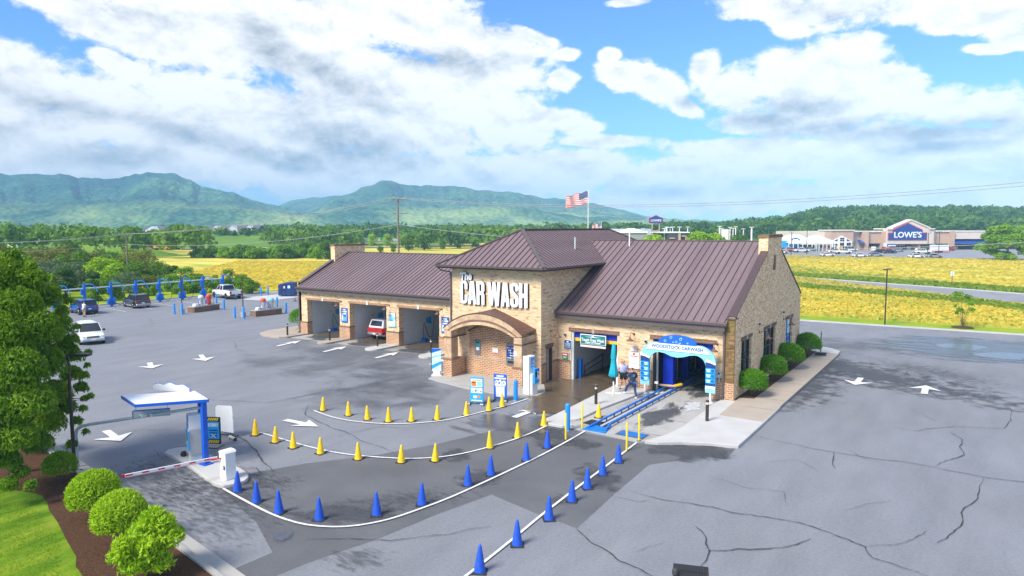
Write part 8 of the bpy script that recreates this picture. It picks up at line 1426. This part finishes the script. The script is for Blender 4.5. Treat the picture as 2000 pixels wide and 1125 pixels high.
for u, vt, d, l in ((1808.5, 455, 222, 'dark lamp post in the store car park left of the white trailer'), (1830, 452, 250, 'twin headed lamp post before the right side of the store'), (1543, 452, 240, 'slim lamp post in front of the left garden tent'), (1573, 448, 250, 'slim lamp post between the two garden tents')): p = AT(u, d); lamp_post(p[0], p[1], 0, 10-(vt-441.7)*d/F, (1, -1), l, 0.12, rad(34))
t = far_empty('white_sign_block', 1414, 228, 'square white pylon sign among the light poles', 'sign'); MB().box(-1.0, -0.4, 3, 1.0, 0.4, 9.2, 'sign_white').build('panel', t); MB().box(-0.3, -.3, 0, 0.3, 0.3, 3, 'white_paint').build('post', t)
# parked cars at the store, and on the dealer lot
def far_car(kind, paint, u, v_, rz, label, cat='car'):
    q = G2(u, v_); return car(kind, paint, (q[0], q[1], 0.0), rad(34.3)+rad(rz), label, cat)
for a in [('sedan', 'white_car', 1526, 495.5, 180, 'white car half hidden by the chimney at the store'), ('suv', 'white_car', 1545, 490.5, 0, 'white car parked before the left garden tent'), ('sedan', 'red_car', 1548, 492.2, 10, 'red low car parked before the left garden tent'), ('pickup', 'white_car', 1565, 493, 180, 'white pickup before the gap between the garden tents', 'pickup truck'), ('suv', 'silver_car', 1583, 490.5, 0, 'silver car parked before the right garden tent'), ('sedan', 'white_car', 1628, 493.5, 180, 'white sedan below the arched store window'), ('pickup', 'white_car', 1646, 496, 0, 'white pickup nearest the field, below the tan store block', 'pickup truck'),
          ('van', 'white_car', 1660, 491, 0, 'large white van right of the arched window', 'van'), ('sedan', 'black_car', 1716, 494, 180, 'black car parked below the entrance banner'), ('sedan', 'black_car', 1738, 495, 0, 'second black car, in front of the red pickup'), ('pickup', 'red_car', 1744, 490, 0, 'red pickup near the store entrance', 'pickup truck'), ('sedan', 'silver_car', 1752, 492, 0, 'silver car right of the red pickup'), ('pickup', 'white_car', 1801, 496, 180, 'white crew cab pickup beside the white trailer', 'pickup truck'), ('suv', 'red_car', 1852, 490, 0, 'red car right of the white trailer'),
          ('sedan', 'white_car', 1616, 501, 0, 'white car roof just over the field edge at left'), ('sedan', 'white_car', 1679, 502.5, 0, 'white car roof over the field edge, second'), ('sedan', 'silver_car', 1709, 501.5, 0, 'pale car roof over the field edge below the black car'), ('sedan', 'white_car', 1789, 504, 0, 'white car roof over the field edge below the pickup'), ('sedan', 'silver_car', 1824, 504, 0, 'silver car roof over the field edge below the trailer')]: far_car(*a)
q = G2(1834, 493.5); t = empty('cargo_trailer', (q[0], q[1], 0), rad(34.3), 'white box trailer with red chassis in the store car park', 'trailer'); MB().box(-3, -1.1, 0.75, 3, 1.1, 2.9, 'tent_white').build('box', t, bevel=0.05); MB().box(-3.3, -1.1, 0.5, 3.6, 1.1, 0.75, 'sign_red').build('chassis', t); MB().lathe([(0.35, -1.2), (0.35, 1.2)], 'tyre', 14, (-0.6, 0, 0.36), ax='y').lathe([(0.35, -1.2), (0.35, 1.2)], 'tyre', 14, (0.4, 0, 0.36), ax='y').build('wheel', t)
for i, (u, d, c) in enumerate([(1398, 218, 'navy'), (1420, 220, 'white_car'), (1432, 214, 'white_car'), (1447, 216, 'silver_car'), (1458, 212, 'white_car')]):
    p = AT(u, d); car('suv', 'blue_car' if c == 'navy' else c, (p[0], p[1], 0.0), rad(20+i*25), '%s car seen over the right roof on the dealer lot, %s from left' % ({'navy': 'dark blue', 'white_car': 'white', 'silver_car': 'silver'}[c], ordn[i]), 'car')
# apartments, houses
def apartment(u, d, w, dep, zb, he, hr, label, ngab, rz=0.0):
    t = far_empty('apartment_building', u, d, label, 'building', zb); m = MB(); m.box(-w/2, 0, -2, w/2, dep, he, 'siding'); m.build('wall', t); m = MB(); m.prism([(0-0.5, he-0.1), (dep/2, hr), (dep+0.5, he-0.1)], 'x', -w/2-0.4, w/2+0.4, 'shingle'); m.build('roof', t); gm = MB()
    for k in range(ngab):
        x_ = -w/2+w*(k+0.5)/ngab; gw_ = w/ngab*0.62; gm.prism([(x_-gw_/2, -2), (x_-gw_/2, he-0.4), (x_, hr-0.2), (x_+gw_/2, he-0.4), (x_+gw_/2, -2)], 'y', -1.6, dep/2, 'siding')
    gm.build_each('gable', t)
    for k in range(ngab):
        x_ = -w/2+w*(k+0.5)/ngab
        for dx in (-w/ngab*0.18, w/ngab*0.18):
            for zz_ in (0.9, 3.6): MB().box(x_+dx-0.5, -1.68, zz_, x_+dx+0.5, -1.6, zz_+1.3, 'kiosk_grey').build('window', t)
    for k in range(int(w/4)):
        x_ = -w/2+2+k*4; MB().box(x_-0.4, -0.08, 3.6, x_+0.4, 0, 4.8, 'kiosk_grey').build('window', t)
    return t
apartment(460, 462, 33, 14, 4.2, 5.6, 8.2, 'white sided apartment block with three gables on the grassy bank', 3); apartment(305, 455, 15, 12, 4.5, 5.0, 7.6, 'left white apartment block half hidden by trees', 1); apartment(352, 470, 13, 12, 4.5, 5.0, 7.4, 'small white apartment block between the tree groups', 1)
t = far_empty('house', 619, 560, 'tiny white house among the far trees', 'house', 6); MB().box(-4, 0, -6, 4, 8, 3.5, 'siding').build('wall', t); MB().prism([(-4.5, 3.4), (0, 6.4), (4.5, 3.4)], 'y', -0.4, 8.4, 'siding').build('roof', t)
# highway bridge and lorries
t = far_empty('bridge', 740, 400, 'low concrete highway bridge beyond the yellow field', 'bridge'); kk = 400/F; zd = 10-(470-445.5)*kk; w_ = 66; MB().box(-24, 0, zd-0.9, w_-10, 10, zd, 'bridge').build('deck', t); MB().box(-24, -0.3, zd, w_-10, 0, zd+0.9, 'concrete_pale').build('parapet', t)
m = MB()
for x_ in (-10, 16, 42): m.box(x_-0.6, 1, -1, x_+0.6, 9, zd-0.9, 'bridge')
m.build_each('pier', t); t2 = MB().box(1.5, -0.6, zd+0.6, 4, -0.4, zd+2.2, 'go_green').build('road_sign', t)
def lorry(u, v_, L_, col, cab, label, h=3.6):
    q = G2(u, v_); t = empty('lorry', (q[0], q[1], 0.3), rad(34.3), label, 'lorry'); MB().box(-L_/2, -1.25, 0.9, L_/2, 1.25, h, col).build('trailer', t, bevel=0.05); MB().prism([(L_/2+0.3, 0.5), (L_/2+0.3, 3.2), (L_/2+1.9, 3.1), (L_/2+2.2, 1.9), (L_/2+3.4, 1.7), (L_/2+3.4, 0.5)], 'y', -1.15, 1.15, cab).build('cab', t, bevel=0.04)
    m = MB()
    for x_ in (-L_/2+1, -L_/2+2.2, L_/2-0.5, L_/2+2.4): m.lathe([(0.5, -1.2), (0.5, 1.2)], 'tyre', 14, (x_, 0, 0.5), ax='y')
    m.build('wheel', t); return t
t = lorry(262, 489.5, 6.5, 'white_car', 'truck_yellow', 'white trailer with an orange round mark and orange cab on the highway'); MB().lathe([(0.8, -1.32), (0.8, -1.25)], 'truck_yellow', 16, (1.0, 0, 2.3), ax='y').build('round_mark', t)
t = lorry(308, 489.5, 5.5, 'truck_yellow', 'truck_yellow', 'yellow delivery lorry on the highway', 3.3); MB().box(-1.5, -1.32, 2.4, 1.5, -1.25, 2.8, 'navy').build('stripe', t); lorry(331, 488, 3.4, 'truck_purple', 'truck_purple', 'dark purple lorry right of the yellow one', 2.9); lorry(47-20, 491, 7, 'white_car', 'white_car', 'white lorry on the highway at the far left edge', 3.2)
q = G2(574, 479.5); t = empty('camper', (q[0], q[1], 0.2), rad(34.3), 'long white camper van on the road beyond the hedge', 'camper'); MB().prism([(-3.6, 0.4), (-3.6, 1.6), (-3.0, 2.9), (3.4, 2.9), (3.6, 0.4)], 'y', -1.1, 1.1, 'white_car').build('body', t, bevel=0.05); MB().box(-2.6, -1.14, 1.6, 2.5, -1.1, 2.2, 'car_glass').build('windows', t); MB().lathe([(0.4, -1.15), (0.4, 1.15)], 'tyre', 14, (-2.3, 0, 0.4), ax='y').lathe([(0.4, -1.15), (0.4, 1.15)], 'tyre', 14, (2.2, 0, 0.4), ax='y').build('wheel', t)
q = G2(1858.7, 562); t = empty('road_sign', (q[0], q[1], 0), rad(30), 'small white road sign on a post beside the back road', 'road sign'); MB().tube([(0, 0, 0), (0, 0, 2.6)], 0.045, 'bronze', 6).build('post', t); MB().box(-0.28, -0.03, 1.95, 0.28, 0.0, 2.65, 'sign_white').build('plate', t); MB().box(-0.2, -0.04, 2.35, 0.2, -0.03, 2.42, 'pink').build('print', t)
# ---------------------------------------------------------------- the air
HZ = D.materials.new('haze'); HZ.use_nodes = True; nt = HZ.node_tree; nt.nodes.clear(); o_ = nt.nodes.new('ShaderNodeOutputMaterial'); pv = nt.nodes.new('ShaderNodeVolumePrincipled'); pv.inputs['Density'].default_value = 0.00032; pv.inputs['Color'].default_value = (0.40, 0.74, 1.0, 1); pv.inputs['Anisotropy'].default_value = -0.35
nt.links.new(pv.outputs[0], o_.inputs['Volume']); hb_ = MB().box(-3990, -415, -8, 3990, 3970, 262, 'black').build('haze', kind='stuff'); hb_.data.materials.clear(); hb_.data.materials.append(HZ); tag(hb_, 'thin blue haze over the whole valley', 'haze')
